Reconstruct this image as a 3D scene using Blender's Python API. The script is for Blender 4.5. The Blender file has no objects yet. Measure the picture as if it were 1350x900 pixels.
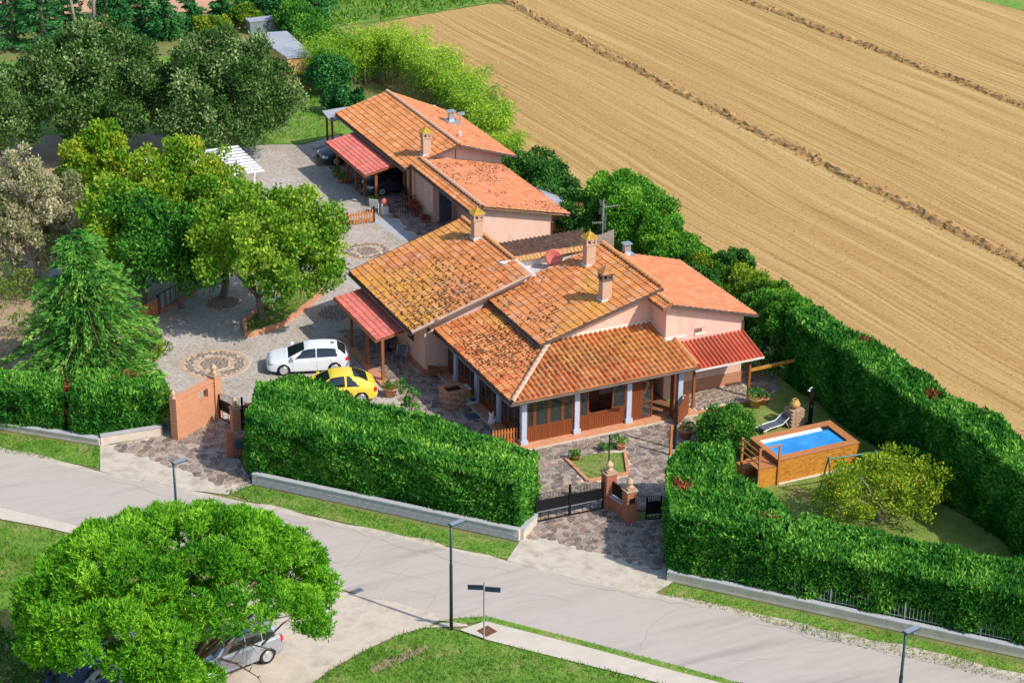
import bpy, math, random
import numpy as np
from mathutils import Vector, Matrix

random.seed(7)
rng = np.random.default_rng(11)
scene = bpy.context.scene
COL = scene.collection
PI = math.pi

# ------------------------------------------------------------------ camera
# World axes follow the house: x runs along its glazed front, y runs back from it.
FPX, PITCH, CAMH, ROLL, YAW = 2700.0, math.radians(24.3), 45.1, math.radians(0.5), math.radians(25.3)
def _m(v): return np.array(v, float)
_fw = _m([0, math.cos(PITCH), -math.sin(PITCH)]); _r = _m([1, 0, 0]); _up = np.cross(_r, _fw)
_r, _up = math.cos(ROLL) * _r + math.sin(ROLL) * _up, -math.sin(ROLL) * _r + math.cos(ROLL) * _up
_O = _m([0.574, 87.748, 0])
_R = _m([[math.cos(YAW), math.sin(YAW), 0], [-math.sin(YAW), math.cos(YAW), 0], [0, 0, 1]])
CAM = _R @ (_m([0, 0, CAMH]) - _O)
RT, UPV, FW = _R @ _r, _R @ _up, _R @ _fw
def G(px, py, z=0.0):
    """point of the photograph at height z, as a place in the world"""
    d = FW + (px - 675) / FPX * RT - (py - 450) / FPX * UPV
    k = (z - CAM[2]) / d[2]
    p = CAM + k * d
    return Vector((p[0], p[1], z))
cam = bpy.data.cameras.new('camera'); cam_o = bpy.data.objects.new('camera', cam); COL.objects.link(cam_o)
cam.sensor_width = 36; cam.lens = FPX / 1350 * 36; cam.clip_end = 4000; cam.clip_start = 1
M = Matrix(((RT[0], UPV[0], -FW[0], CAM[0]), (RT[1], UPV[1], -FW[1], CAM[1]), (RT[2], UPV[2], -FW[2], CAM[2]), (0, 0, 0, 1)))
cam_o.matrix_world = M
scene.camera = cam_o
scene.render.resolution_x, scene.render.resolution_y = 1024, 682

# ------------------------------------------------------------------ sky, sun
SUN_AZ, SUN_EL = math.radians(-57), math.radians(43.5)      # direction towards the sun, from +x
sd = Vector((math.cos(SUN_EL) * math.cos(SUN_AZ), math.cos(SUN_EL) * math.sin(SUN_AZ), math.sin(SUN_EL)))
w = bpy.data.worlds.new("World"); scene.world = w; w.use_nodes = True
nt = w.node_tree; bg = nt.nodes['Background']
sky = nt.nodes.new('ShaderNodeTexSky'); sky.sky_type = 'NISHITA'; sky.sun_disc = False
sky.sun_elevation = SUN_EL; sky.sun_rotation = math.atan2(sd.x, sd.y)
nt.links.new(sky.outputs[0], bg.inputs[0]); bg.inputs[1].default_value = 0.15
sl = bpy.data.lights.new('sun', 'SUN'); sl.energy = 3.45; sl.angle = math.radians(0.6); sl.color = (1, 0.93, 0.82)
so = bpy.data.objects.new('sun', sl); COL.objects.link(so)
so.rotation_euler = (-sd).to_track_quat('-Z', 'Y').to_euler()
so.location = (0, 0, 60)
scene.view_settings.view_transform = 'Standard'; scene.view_settings.look = 'None'
scene.view_settings.exposure = 0.44; scene.view_settings.gamma = 1
scene.render.engine = 'CYCLES'
scene.cycles.max_bounces = 6; scene.cycles.transparent_max_bounces = 8

# ------------------------------------------------------------------ materials
def mat(name, c, rough=0.8, c2=None, c3=None, scale=2.0, detail=4, bump=0.0, bscale=None, metal=0.0, spec=0.4,
        stretch=None, attr=None, contrast=0.5, rot=0.0, bdist=0.02):
    m = bpy.data.materials.new(name); m.use_nodes = True
    n, l = m.node_tree.nodes, m.node_tree.links
    b = n['Principled BSDF']
    b.inputs['Roughness'].default_value = rough; b.inputs['Metallic'].default_value = metal
    b.inputs['Specular IOR Level'].default_value = spec
    src = None
    if c2 or bump:
        tc = n.new('ShaderNodeTexCoord'); mp = n.new('ShaderNodeMapping')
        l.new(tc.outputs['Object'], mp.inputs['Vector'])
        mp.inputs['Rotation'].default_value = (0, 0, rot)
        if stretch: mp.inputs['Scale'].default_value = stretch
    if c2:
        no = n.new('ShaderNodeTexNoise'); no.inputs['Scale'].default_value = scale; no.inputs['Detail'].default_value = detail
        no.inputs['Roughness'].default_value = 0.62
        l.new(mp.outputs[0], no.inputs['Vector'])
        cr = n.new('ShaderNodeValToRGB'); e = cr.color_ramp.elements
        lo, hi = 0.5 - contrast * 0.35, 0.5 + contrast * 0.35
        e[0].position = lo; e[0].color = (*c, 1); e[1].position = hi; e[1].color = (*(c3 or c2), 1)
        if c3: x = e.new(0.5); x.color = (*c2, 1)
        l.new(no.outputs[0], cr.inputs[0]); src = cr.outputs[0]
    if attr:
        a = n.new('ShaderNodeAttribute'); a.attribute_name = attr; src2 = a.outputs['Color']
        if src is None: src = src2
        else:
            mx = n.new('ShaderNodeMix'); mx.data_type = 'RGBA'; mx.blend_type = 'MULTIPLY'; mx.inputs[0].default_value = 1
            l.new(src2, mx.inputs[6]); l.new(src, mx.inputs[7]); src = mx.outputs[2]
    if src is None: b.inputs['Base Color'].default_value = (*c, 1)
    else: l.new(src, b.inputs['Base Color'])
    if bump:
        nb = n.new('ShaderNodeTexNoise'); nb.inputs['Scale'].default_value = bscale or scale * 4; nb.inputs['Detail'].default_value = 5
        l.new(mp.outputs[0], nb.inputs['Vector'])
        bp = n.new('ShaderNodeBump'); bp.inputs['Strength'].default_value = bump; bp.inputs['Distance'].default_value = bdist
        l.new(nb.outputs[0], bp.inputs['Height']); l.new(bp.outputs[0], b.inputs['Normal'])
    return m

def leaf_mat(name, c0, c1, c2, trans=0.3, nscale=0.5):
    """three leaf colours, chosen leaf by leaf through the 'tint' attribute and clump by clump by a noise"""
    m = bpy.data.materials.new(name); m.use_nodes = True
    n, l = m.node_tree.nodes, m.node_tree.links
    b = n['Principled BSDF']; b.inputs['Roughness'].default_value = 0.65; b.inputs['Specular IOR Level'].default_value = 0.2
    a = n.new('ShaderNodeAttribute'); a.attribute_name = 'tint'
    tc = n.new('ShaderNodeTexCoord'); no = n.new('ShaderNodeTexNoise'); no.inputs['Scale'].default_value = nscale; no.inputs['Detail'].default_value = 3
    l.new(tc.outputs['Object'], no.inputs['Vector'])
    ma = n.new('ShaderNodeMath'); ma.operation = 'MULTIPLY_ADD'; ma.inputs[1].default_value = 0.9; ma.inputs[2].default_value = -0.45
    l.new(no.outputs[0], ma.inputs[0])
    ad = n.new('ShaderNodeMath'); ad.operation = 'ADD'; l.new(a.outputs['Fac'], ad.inputs[0]); l.new(ma.outputs[0], ad.inputs[1])
    cr = n.new('ShaderNodeValToRGB'); e = cr.color_ramp.elements
    e[0].position = 0.1; e[0].color = (*c0, 1); e[1].position = 0.95; e[1].color = (*c2, 1); x = e.new(0.5); x.color = (*c1, 1)
    l.new(ad.outputs[0], cr.inputs[0]); l.new(cr.outputs[0], b.inputs['Base Color'])
    tr = n.new('ShaderNodeBsdfTranslucent'); l.new(cr.outputs[0], tr.inputs['Color'])
    mx = n.new('ShaderNodeMixShader'); mx.inputs[0].default_value = trans
    out = n['Material Output']; l.new(b.outputs[0], mx.inputs[1]); l.new(tr.outputs[0], mx.inputs[2]); l.new(mx.outputs[0], out.inputs[0])
    return m

def brick_mat(name, c1, c2, mortar, bw=0.25, bh=0.065, axis='xz', rot=0.0, msize=0.012, rough=0.85, swapbump=0.4):
    m = bpy.data.materials.new(name); m.use_nodes = True
    n, l = m.node_tree.nodes, m.node_tree.links
    b = n['Principled BSDF']; b.inputs['Roughness'].default_value = rough
    g = n.new('ShaderNodeNewGeometry'); tc = n.new('ShaderNodeTexCoord')
    sx = n.new('ShaderNodeSeparateXYZ'); l.new(tc.outputs['Object'], sx.inputs[0])
    sn = n.new('ShaderNodeSeparateXYZ'); l.new(g.outputs['Normal'], sn.inputs[0])
    # run along x + y so every upright face gets courses; level faces use x, y
    s = n.new('ShaderNodeMath'); s.operation = 'ADD'; l.new(sx.outputs[0], s.inputs[0]); l.new(sx.outputs[1], s.inputs[1])
    cb = n.new('ShaderNodeCombineXYZ'); l.new(s.outputs[0], cb.inputs[0])
    az = n.new('ShaderNodeMath'); az.operation = 'ABSOLUTE'; l.new(sn.outputs[2], az.inputs[0])
    gt = n.new('ShaderNodeMath'); gt.operation = 'GREATER_THAN'; gt.inputs[1].default_value = 0.7; l.new(az.outputs[0], gt.inputs[0])
    mi = n.new('ShaderNodeMix'); l.new(gt.outputs[0], mi.inputs[0]); l.new(sx.outputs[2], mi.inputs[2]); l.new(sx.outputs[1], mi.inputs[3])
    l.new(mi.outputs[0], cb.inputs[1])
    br = n.new('ShaderNodeTexBrick'); br.inputs['Scale'].default_value = 1
    br.inputs['Brick Width'].default_value = bw; br.inputs['Row Height'].default_value = bh; br.inputs['Mortar Size'].default_value = msize
    br.inputs['Color1'].default_value = (*c1, 1); br.inputs['Color2'].default_value = (*c2, 1); br.inputs['Mortar'].default_value = (*mortar, 1)
    l.new(cb.outputs[0], br.inputs['Vector']); l.new(br.outputs['Color'], b.inputs['Base Color'])
    bp = n.new('ShaderNodeBump'); bp.inputs['Strength'].default_value = swapbump; bp.inputs['Distance'].default_value = 0.01
    inv = n.new('ShaderNodeMath'); inv.operation = 'SUBTRACT'; inv.inputs[0].default_value = 1; l.new(br.outputs['Fac'], inv.inputs[1])
    l.new(inv.outputs[0], bp.inputs['Height']); l.new(bp.outputs[0], b.inputs['Normal'])
    return m

def glass_mat(name, tint, alpha, rough=0.03):
    m = bpy.data.materials.new(name); m.use_nodes = True
    n, l = m.node_tree.nodes, m.node_tree.links
    b = n['Principled BSDF']; b.inputs['Base Color'].default_value = (*tint, 1); b.inputs['Roughness'].default_value = rough
    b.inputs['Specular IOR Level'].default_value = 0.9
    tr = n.new('ShaderNodeBsdfTransparent'); mx = n.new('ShaderNodeMixShader'); mx.inputs[0].default_value = alpha
    l.new(b.outputs[0], mx.inputs[2]); l.new(tr.outputs[0], mx.inputs[1]); l.new(mx.outputs[0], n['Material Output'].inputs[0])
    return m

def paving_mat(name, c1, c2, joint, scale=7.0, jw=0.06, bump=0.5):
    """cobbles too small to build: cell pattern with pale joints and wear"""
    m = bpy.data.materials.new(name); m.use_nodes = True
    n, l = m.node_tree.nodes, m.node_tree.links
    b = n['Principled BSDF']; b.inputs['Roughness'].default_value = 0.85
    tc = n.new('ShaderNodeTexCoord')
    v = n.new('ShaderNodeTexVoronoi'); v.inputs['Scale'].default_value = scale; l.new(tc.outputs['Object'], v.inputs['Vector'])
    ve = n.new('ShaderNodeTexVoronoi'); ve.feature = 'DISTANCE_TO_EDGE'; ve.inputs['Scale'].default_value = scale; l.new(tc.outputs['Object'], ve.inputs['Vector'])
    cr = n.new('ShaderNodeValToRGB'); cr.color_ramp.elements[0].color = (*c1, 1); cr.color_ramp.elements[1].color = (*c2, 1)
    sp = n.new('ShaderNodeSeparateColor'); l.new(v.outputs['Color'], sp.inputs[0]); l.new(sp.outputs[0], cr.inputs[0])
    no = n.new('ShaderNodeTexNoise'); no.inputs['Scale'].default_value = 0.35; no.inputs['Detail'].default_value = 6; l.new(tc.outputs['Object'], no.inputs['Vector'])
    st = n.new('ShaderNodeValToRGB'); st.color_ramp.elements[0].position = 0.35; st.color_ramp.elements[0].color = (0.86, 0.8, 0.72, 1)
    st.color_ramp.elements[1].position = 0.65; st.color_ramp.elements[1].color = (1.05, 1.05, 1.08, 1); l.new(no.outputs[0], st.inputs[0])
    mj = n.new('ShaderNodeMix'); mj.data_type = 'RGBA'; l.new(cr.outputs[0], mj.inputs[7]); mj.inputs[6].default_value = (*joint, 1)
    ed = n.new('ShaderNodeMapRange'); ed.inputs[1].default_value = 0; ed.inputs[2].default_value = jw; l.new(ve.outputs['Distance'], ed.inputs[0])
    l.new(ed.outputs[0], mj.inputs[0])
    mm = n.new('ShaderNodeMix'); mm.data_type = 'RGBA'; mm.blend_type = 'MULTIPLY'; mm.inputs[0].default_value = 1
    l.new(mj.outputs[2], mm.inputs[6]); l.new(st.outputs[0], mm.inputs[7]); l.new(mm.outputs[2], b.inputs['Base Color'])
    bp = n.new('ShaderNodeBump'); bp.inputs['Strength'].default_value = bump; bp.inputs['Distance'].default_value = 0.01
    l.new(ed.outputs[0], bp.inputs['Height']); l.new(bp.outputs[0], b.inputs['Normal'])
    return m

def field_mat(name, ca, cb, cc, ang):
    """harrowed soil: fine lines along the rows, broad bands, clods"""
    m = bpy.data.materials.new(name); m.use_nodes = True
    n, l = m.node_tree.nodes, m.node_tree.links
    b = n['Principled BSDF']; b.inputs['Roughness'].default_value = 0.95; b.inputs['Specular IOR Level'].default_value = 0.1
    tc = n.new('ShaderNodeTexCoord'); mp = n.new('ShaderNodeMapping'); mp.inputs['Rotation'].default_value = (0, 0, ang); l.new(tc.outputs['Object'], mp.inputs['Vector'])
    wn = n.new('ShaderNodeTexNoise'); wn.inputs['Scale'].default_value = 0.035; wn.inputs['Detail'].default_value = 2; l.new(mp.outputs[0], wn.inputs['Vector'])
    wv = n.new('ShaderNodeVectorMath'); wv.operation = 'MULTIPLY_ADD'; wv.inputs[1].default_value = (2.5, 0, 0); l.new(wn.outputs['Color'], wv.inputs[0]); l.new(mp.outputs[0], wv.inputs[2])
    def st(sx, sy, sc, det):
        q = n.new('ShaderNodeMapping'); q.inputs['Scale'].default_value = (sx, sy, 1); l.new(wv.outputs[0], q.inputs['Vector'])
        o = n.new('ShaderNodeTexNoise'); o.inputs['Scale'].default_value = sc; o.inputs['Detail'].default_value = det; o.inputs['Roughness'].default_value = 0.6
        l.new(q.outputs[0], o.inputs['Vector']); return o
    fine = st(1, 0.012, 3.6, 3); broad = st(1, 0.02, 0.5, 3)
    cl = n.new('ShaderNodeTexNoise'); cl.inputs['Scale'].default_value = 4.5; cl.inputs['Detail'].default_value = 6; cl.inputs['Roughness'].default_value = 0.75; l.new(tc.outputs['Object'], cl.inputs['Vector'])
    a1 = n.new('ShaderNodeMath'); a1.operation = 'MULTIPLY_ADD'; l.new(fine.outputs[0], a1.inputs[0]); a1.inputs[1].default_value = 0.46
    a2 = n.new('ShaderNodeMath'); a2.operation = 'MULTIPLY'; l.new(broad.outputs[0], a2.inputs[0]); a2.inputs[1].default_value = 0.18; l.new(a2.outputs[0], a1.inputs[2])
    a3 = n.new('ShaderNodeMath'); a3.operation = 'MULTIPLY_ADD'; l.new(cl.outputs[0], a3.inputs[0]); a3.inputs[1].default_value = 0.36; l.new(a1.outputs[0], a3.inputs[2])
    cr = n.new('ShaderNodeValToRGB'); e = cr.color_ramp.elements; e[0].position = 0.39; e[0].color = (*ca, 1); e[1].position = 0.6; e[1].color = (*cc, 1)
    x = e.new(0.49); x.color = (*cb, 1); l.new(a3.outputs[0], cr.inputs[0]); l.new(cr.outputs[0], b.inputs['Base Color'])
    bp = n.new('ShaderNodeBump'); bp.inputs['Strength'].default_value = 0.9; bp.inputs['Distance'].default_value = 0.12; l.new(a3.outputs[0], bp.inputs['Height']); l.new(bp.outputs[0], b.inputs['Normal'])
    return m

MT = {}
MT['pink'] = mat('pink_render', (0.68, 0.42, 0.33), 0.9, (0.74, 0.485, 0.40), (0.60, 0.385, 0.30), scale=0.8, stretch=(1, 1, .35), bump=0.15, bscale=30, detail=6)
MT['pink_white'] = mat('pale_render', (0.74, 0.62, 0.55), 0.9, (0.8, 0.72, 0.66), scale=2)
MT['brickskirt'] = brick_mat('brick_skirting', (0.42, 0.13, 0.06), (0.5, 0.19, 0.08), (0.5, 0.32, 0.22))
MT['brick'] = brick_mat('orange_brick', (0.50, 0.17, 0.075), (0.60, 0.25, 0.115), (0.58, 0.33, 0.2))
MT['redbrick'] = brick_mat('red_brick', (0.36, 0.085, 0.045), (0.46, 0.13, 0.06), (0.4, 0.2, 0.13))
MT['oldbrick'] = brick_mat('pale_old_brick', (0.45, 0.28, 0.17), (0.36, 0.17, 0.1), (0.5, 0.4, 0.3), bw=0.22, bh=0.07)
MT['tile'] = mat('clay_tile', (0.70, 0.68, 0.66), 0.8, (1.14, 1.14, 1.14), scale=1.1, detail=10, contrast=.9, attr='col', bump=0.2, bscale=40)
MT['cap'] = mat('ridge_clay', (0.52, 0.19, 0.08), 0.85, (0.50, 0.24, 0.09), (0.60, 0.29, 0.16), scale=2.5)
MT['hipcap'] = mat('weathered_hip_clay', (0.26, 0.15, 0.08), 0.9, (0.5, 0.3, 0.2), (0.62, 0.42, 0.32), scale=3.5, contrast=0.4)
MT['moss'] = mat('roof_moss', (0.075, 0.03, 0.015), 1, (0.13, 0.065, 0.022), scale=5)
MT['deck'] = mat('roof_deck', (0.22, 0.12, 0.08), 0.9)
MT['gutter'] = mat('dark_copper', (0.10, 0.075, 0.065), 0.5, (0.16, 0.12, 0.10), scale=2, metal=0.3)
MT['flash'] = mat('zinc_flashing', (0.5, 0.5, 0.52), 0.5, (0.66, 0.64, 0.62), scale=3)
MT['redcan'] = mat('red_metal_tile', (0.55, 0.12, 0.09), 0.55, (0.62, 0.17, 0.12), scale=3)
MT['redcan2'] = mat('red_metal_sheet', (0.50, 0.075, 0.03), 0.55, (0.58, 0.12, 0.05), scale=3)
MT['wood'] = mat('varnished_wood', (0.17, 0.04, 0.014), 0.4, (0.25, 0.07, 0.022), scale=6, stretch=(6, 6, 0.6), bump=0.1)
MT['woodlight'] = mat('honey_wood', (0.64, 0.31, 0.05), 0.55, (0.58, 0.24, 0.035), (0.32, 0.11, 0.02), scale=4.5, stretch=(1, 3, 3), contrast=.55)
MT['woodred'] = mat('stained_picket_wood', (0.45, 0.14, 0.03), 0.6, (0.55, 0.2, 0.05), scale=4)
MT['post'] = mat('brown_post_wood', (0.26, 0.075, 0.03), 0.5, (0.34, 0.12, 0.04), scale=4, stretch=(5, 5, 0.5))
MT['poolrim'] = mat('pool_rim_wood', (0.42, 0.155, 0.05), 0.55, (0.52, 0.22, 0.08), scale=4, stretch=(0.8, 6, 6))
MT['colgrey'] = mat('blue_grey_paint', (0.42, 0.46, 0.56), 0.7, (0.5, 0.54, 0.62), scale=3)
MT['terra'] = mat('terracotta_floor', (0.52, 0.22, 0.11), 0.75, (0.62, 0.32, 0.18), scale=4, bump=0.1)
MT['pot'] = mat('terracotta_pot', (0.48, 0.19, 0.10), 0.8, (0.56, 0.26, 0.15), scale=6)
MT['white'] = mat('white_paint', (0.8, 0.8, 0.82), 0.5)
MT['offwhite'] = mat('weathered_white', (0.62, 0.6, 0.56), 0.7, (0.74, 0.72, 0.68), scale=5)
MT['iron'] = mat('black_iron', (0.018, 0.018, 0.02), 0.45, metal=0.4)
MT['lampgreen'] = mat('dark_green_post', (0.02, 0.06, 0.07), 0.4, metal=0.3)
MT['swing'] = mat('green_swing_tube', (0.02, 0.16, 0.14), 0.4)
MT['galv'] = mat('galvanised', (0.45, 0.48, 0.5), 0.4, metal=0.6)
MT['concrete'] = mat('concrete_block', (0.34, 0.34, 0.36), 0.9, (0.44, 0.43, 0.44), scale=3, bump=0.3, bscale=25)
MT['coping'] = mat('grey_coping', (0.36, 0.37, 0.40), 0.9, (0.46, 0.46, 0.48), scale=1.5)
MT['mortar'] = mat('mortar_bed', (0.5, 0.43, 0.35), 0.95, (0.62, 0.55, 0.46), scale=3)
MT['stone'] = mat('paving_porphyry', (0.16, 0.125, 0.11), 0.8, (0.31, 0.24, 0.195), (0.22, 0.185, 0.17), scale=1.6, attr='col', bump=0.25, bscale=20)
MT['stone2'] = mat('dark_mosaic_stone', (0.16, 0.125, 0.11), 0.8, (0.32, 0.24, 0.19), scale=4)
MT['asphalt'] = mat('pale_asphalt', (0.31, 0.275, 0.245), 0.92, (0.45, 0.40, 0.355), (0.37, 0.33, 0.29), scale=0.8, detail=12, contrast=.75, stretch=(0.14, 1, 1), rot=math.radians(47.8), bump=0.2, bscale=30)
MT['gravel'] = mat('pale_gravel', (0.42, 0.36, 0.29), 0.95, (0.55, 0.47, 0.38), (0.37, 0.31, 0.27), scale=0.7, detail=9, bump=0.4, bscale=15)
MT['apron'] = mat('worn_concrete', (0.36, 0.31, 0.25), 0.95, (0.5, 0.44, 0.36), (0.56, 0.5, 0.42), scale=1.6, detail=9, bump=0.35, bscale=12)
MT['walk'] = mat('pavement_concrete', (0.50, 0.44, 0.37), 0.9, (0.58, 0.52, 0.44), scale=1.2, detail=7)
MT['dirt'] = mat('bare_earth', (0.30, 0.20, 0.13), 0.95, (0.42, 0.31, 0.2), scale=0.8, detail=8, bump=0.3, bscale=8)
MT['ground'] = mat('rough_grass_ground', (0.10, 0.15, 0.03), 0.95, (0.20, 0.20, 0.06), (0.08, 0.16, 0.025), scale=0.35, detail=9, bump=0.6, bscale=6, bdist=0.08)
MT['verge'] = mat('green_verge', (0.07, 0.17, 0.015), 0.95, (0.14, 0.27, 0.03), (0.33, 0.27, 0.11), scale=0.9, contrast=.8, detail=8, bump=0.6, bscale=8, bdist=0.06)
MT['lawn'] = mat('summer_lawn', (0.11, 0.18, 0.025), 0.95, (0.17, 0.24, 0.045), (0.29, 0.27, 0.09), scale=0.8, detail=8, bump=0.5, bscale=10, bdist=0.04)
MT['ledge'] = mat('grimy_ledge', (0.40, 0.31, 0.27), 0.9, (0.54, 0.44, 0.38), scale=3)
MT['ringtan'] = mat('tan_brick_ring', (0.46, 0.30, 0.2), 0.85, (0.54, 0.38, 0.26), scale=4)
MT['cobble'] = paving_mat('drive_cobbles', (0.30, 0.27, 0.25), (0.50, 0.46, 0.41), (0.60, 0.54, 0.47), scale=8)
MT['field'] = field_mat('harrowed_field', (0.29, 0.17, 0.06), (0.42, 0.265, 0.10), (0.53, 0.365, 0.16), math.radians(-3))
MT['farfield'] = mat('ploughed_clay', (0.48, 0.26, 0.16), 0.95, (0.58, 0.34, 0.22), scale=0.2, detail=6)
MT['clod'] = mat('soil_clod', (0.33, 0.19, 0.07), 0.95, (0.46, 0.285, 0.115), scale=1.5)
MT['bark'] = mat('bark', (0.13, 0.09, 0.065), 0.95, (0.24, 0.18, 0.14), scale=5, stretch=(3, 3, 0.6), bump=0.6, bscale=12)
MT['palebark'] = mat('pale_bark', (0.34, 0.27, 0.22), 0.95, (0.46, 0.38, 0.32), scale=5, bump=0.4)
MT['hedgecore'] = mat('dark_core', (0.03, 0.06, 0.02), 1, (0.07, 0.06, 0.03), scale=4)
MT['water'] = mat('pool_water', (0.02, 0.22, 0.62), 0.06, (0.05, 0.36, 0.78), scale=0.8, bump=0.15, bscale=3, spec=0.6)
MT['poolwhite'] = mat('pool_liner', (0.7, 0.78, 0.85), 0.4)
MT['greyroof'] = mat('grey_sheet_roof', (0.30, 0.31, 0.36), 0.7, (0.38, 0.39, 0.44), scale=0.8, detail=6)
MT['ochre'] = mat('ochre_wall', (0.62, 0.32, 0.12), 0.9, (0.68, 0.4, 0.18), scale=2)
MT['slate'] = mat('blue_door', (0.05, 0.075, 0.12), 0.6, (0.08, 0.11, 0.16), scale=2)
MT['glass'] = glass_mat('window_glass', (0.05, 0.07, 0.07), 0.42)
MT['darkglass'] = mat('car_glass', (0.012, 0.02, 0.024), 0.05, spec=0.9)
MT['interior'] = mat('room_shade', (0.20, 0.12, 0.09), 0.9)
MT['floorwood'] = mat('veranda_floor', (0.2, 0.09, 0.05), 0.6, (0.27, 0.13, 0.07), scale=3)
MT['tyre'] = mat('tyre_rubber', (0.02, 0.02, 0.022), 0.85)
MT['rim'] = mat('alloy_rim', (0.62, 0.63, 0.65), 0.3, metal=0.7)
MT['black'] = mat('black_plastic', (0.015, 0.015, 0.017), 0.6)
MT['carwhite'] = mat('white_car_paint', (0.74, 0.76, 0.8), 0.22, spec=0.6)
MT['caryellow'] = mat('yellow_car_paint', (0.80, 0.60, 0.06), 0.22, spec=0.6)
MT['carsilver'] = mat('silver_car_paint', (0.42, 0.44, 0.5), 0.28, metal=0.5, spec=0.6)
MT['carblue'] = mat('dark_blue_car_paint', (0.03, 0.05, 0.13), 0.2, metal=0.2, spec=0.7)
MT['cargrey'] = mat('dark_grey_car_paint', (0.05, 0.06, 0.08), 0.25, metal=0.3)
MT['redlight'] = mat('red_lamp_lens', (0.55, 0.01, 0.015), 0.2)
MT['clear'] = mat('clear_lamp_lens', (0.5, 0.55, 0.6), 0.1, metal=0.4)
MT['dish'] = mat('red_dish', (0.52, 0.10, 0.08), 0.5, (0.58, 0.16, 0.12), scale=3)
MT['fabric'] = mat('grey_mesh_fabric', (0.10, 0.11, 0.14), 0.8)
MT['yellowpot'] = mat('ochre_pot', (0.6, 0.36, 0.12), 0.6)
MT['stoneorn'] = mat('sandstone', (0.5, 0.34, 0.2), 0.85, (0.6, 0.42, 0.26), scale=5)
MT['signback'] = mat('dark_sign', (0.015, 0.03, 0.05), 0.5)
MT['manhole'] = mat('rusty_cover', (0.16, 0.06, 0.035), 0.8)
LF = {}
LF['hedge'] = leaf_mat('cypress_hedge_leaf', (0.022, 0.135, 0.016), (0.06, 0.27, 0.026), (0.27, 0.55, 0.075), 0.28, 0.7)
LF['laurel'] = leaf_mat('laurel_leaf', (0.015, 0.08, 0.014), (0.05, 0.19, 0.026), (0.18, 0.38, 0.07), 0.2, 0.8)
LF['fresh'] = leaf_mat('fresh_shrub_leaf', (0.03, 0.15, 0.015), (0.10, 0.34, 0.025), (0.32, 0.56, 0.06), 0.3, 0.6)
LF['yellowhedge'] = leaf_mat('yellow_green_leaf', (0.03, 0.12, 0.01), (0.13, 0.28, 0.02), (0.42, 0.46, 0.03), 0.3, 0.5)
LF['oak'] = leaf_mat('holm_oak_leaf', (0.018, 0.075, 0.010), (0.065, 0.155, 0.024), (0.32, 0.42, 0.16), 0.15, 0.5)
LF['linden'] = leaf_mat('lime_tree_leaf', (0.04, 0.18, 0.012), (0.18, 0.38, 0.025), (0.46, 0.56, 0.06), 0.35, 0.4)
LF['yellow'] = leaf_mat('turning_leaf', (0.05, 0.20, 0.01), (0.22, 0.40, 0.02), (0.56, 0.52, 0.05), 0.35, 0.5)
LF['green'] = leaf_mat('broad_leaf', (0.018, 0.11, 0.014), (0.06, 0.25, 0.024), (0.20, 0.44, 0.05), 0.3, 0.6)
LF['dry'] = leaf_mat('dry_pale_leaf', (0.13, 0.20, 0.05), (0.38, 0.37, 0.19), (0.74, 0.64, 0.47), 0.25, 0.4)
LF['cedar'] = leaf_mat('cedar_needle', (0.02, 0.135, 0.02), (0.10, 0.32, 0.04), (0.34, 0.54, 0.10), 0.25, 0.6)
LF['pine'] = leaf_mat('pine_needle', (0.03, 0.18, 0.010), (0.145, 0.43, 0.018), (0.40, 0.70, 0.05), 0.3, 0.8)
LF['conifer'] = leaf_mat('dark_conifer_needle', (0.01, 0.07, 0.022), (0.035, 0.19, 0.045), (0.13, 0.38, 0.09), 0.15, 0.6)
LF['bamboo'] = leaf_mat('bamboo_leaf', (0.06, 0.22, 0.012), (0.24, 0.48, 0.025), (0.52, 0.66, 0.07), 0.35, 0.4)
LF['brownleaf'] = leaf_mat('dead_leaf', (0.12, 0.04, 0.02), (0.30, 0.09, 0.04), (0.45, 0.16, 0.07), 0.2, 2)
LF['olive'] = leaf_mat('olive_yellow_leaf', (0.08, 0.20, 0.01), (0.25, 0.38, 0.02), (0.55, 0.58, 0.05), 0.35, 0.6)
LF['grass'] = leaf_mat('grass_blade', (0.05, 0.17, 0.012), (0.11, 0.29, 0.02), (0.26, 0.32, 0.06), 0.3, 0.6)
LF['lawn'] = leaf_mat('lawn_blade', (0.08, 0.19, 0.015), (0.16, 0.28, 0.03), (0.34, 0.34, 0.09), 0.3, 0.7)
LF['flower'] = leaf_mat('red_flower', (0.3, 0.03, 0.03), (0.5, 0.05, 0.05), (0.6, 0.12, 0.08), 0.2, 2)

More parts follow.
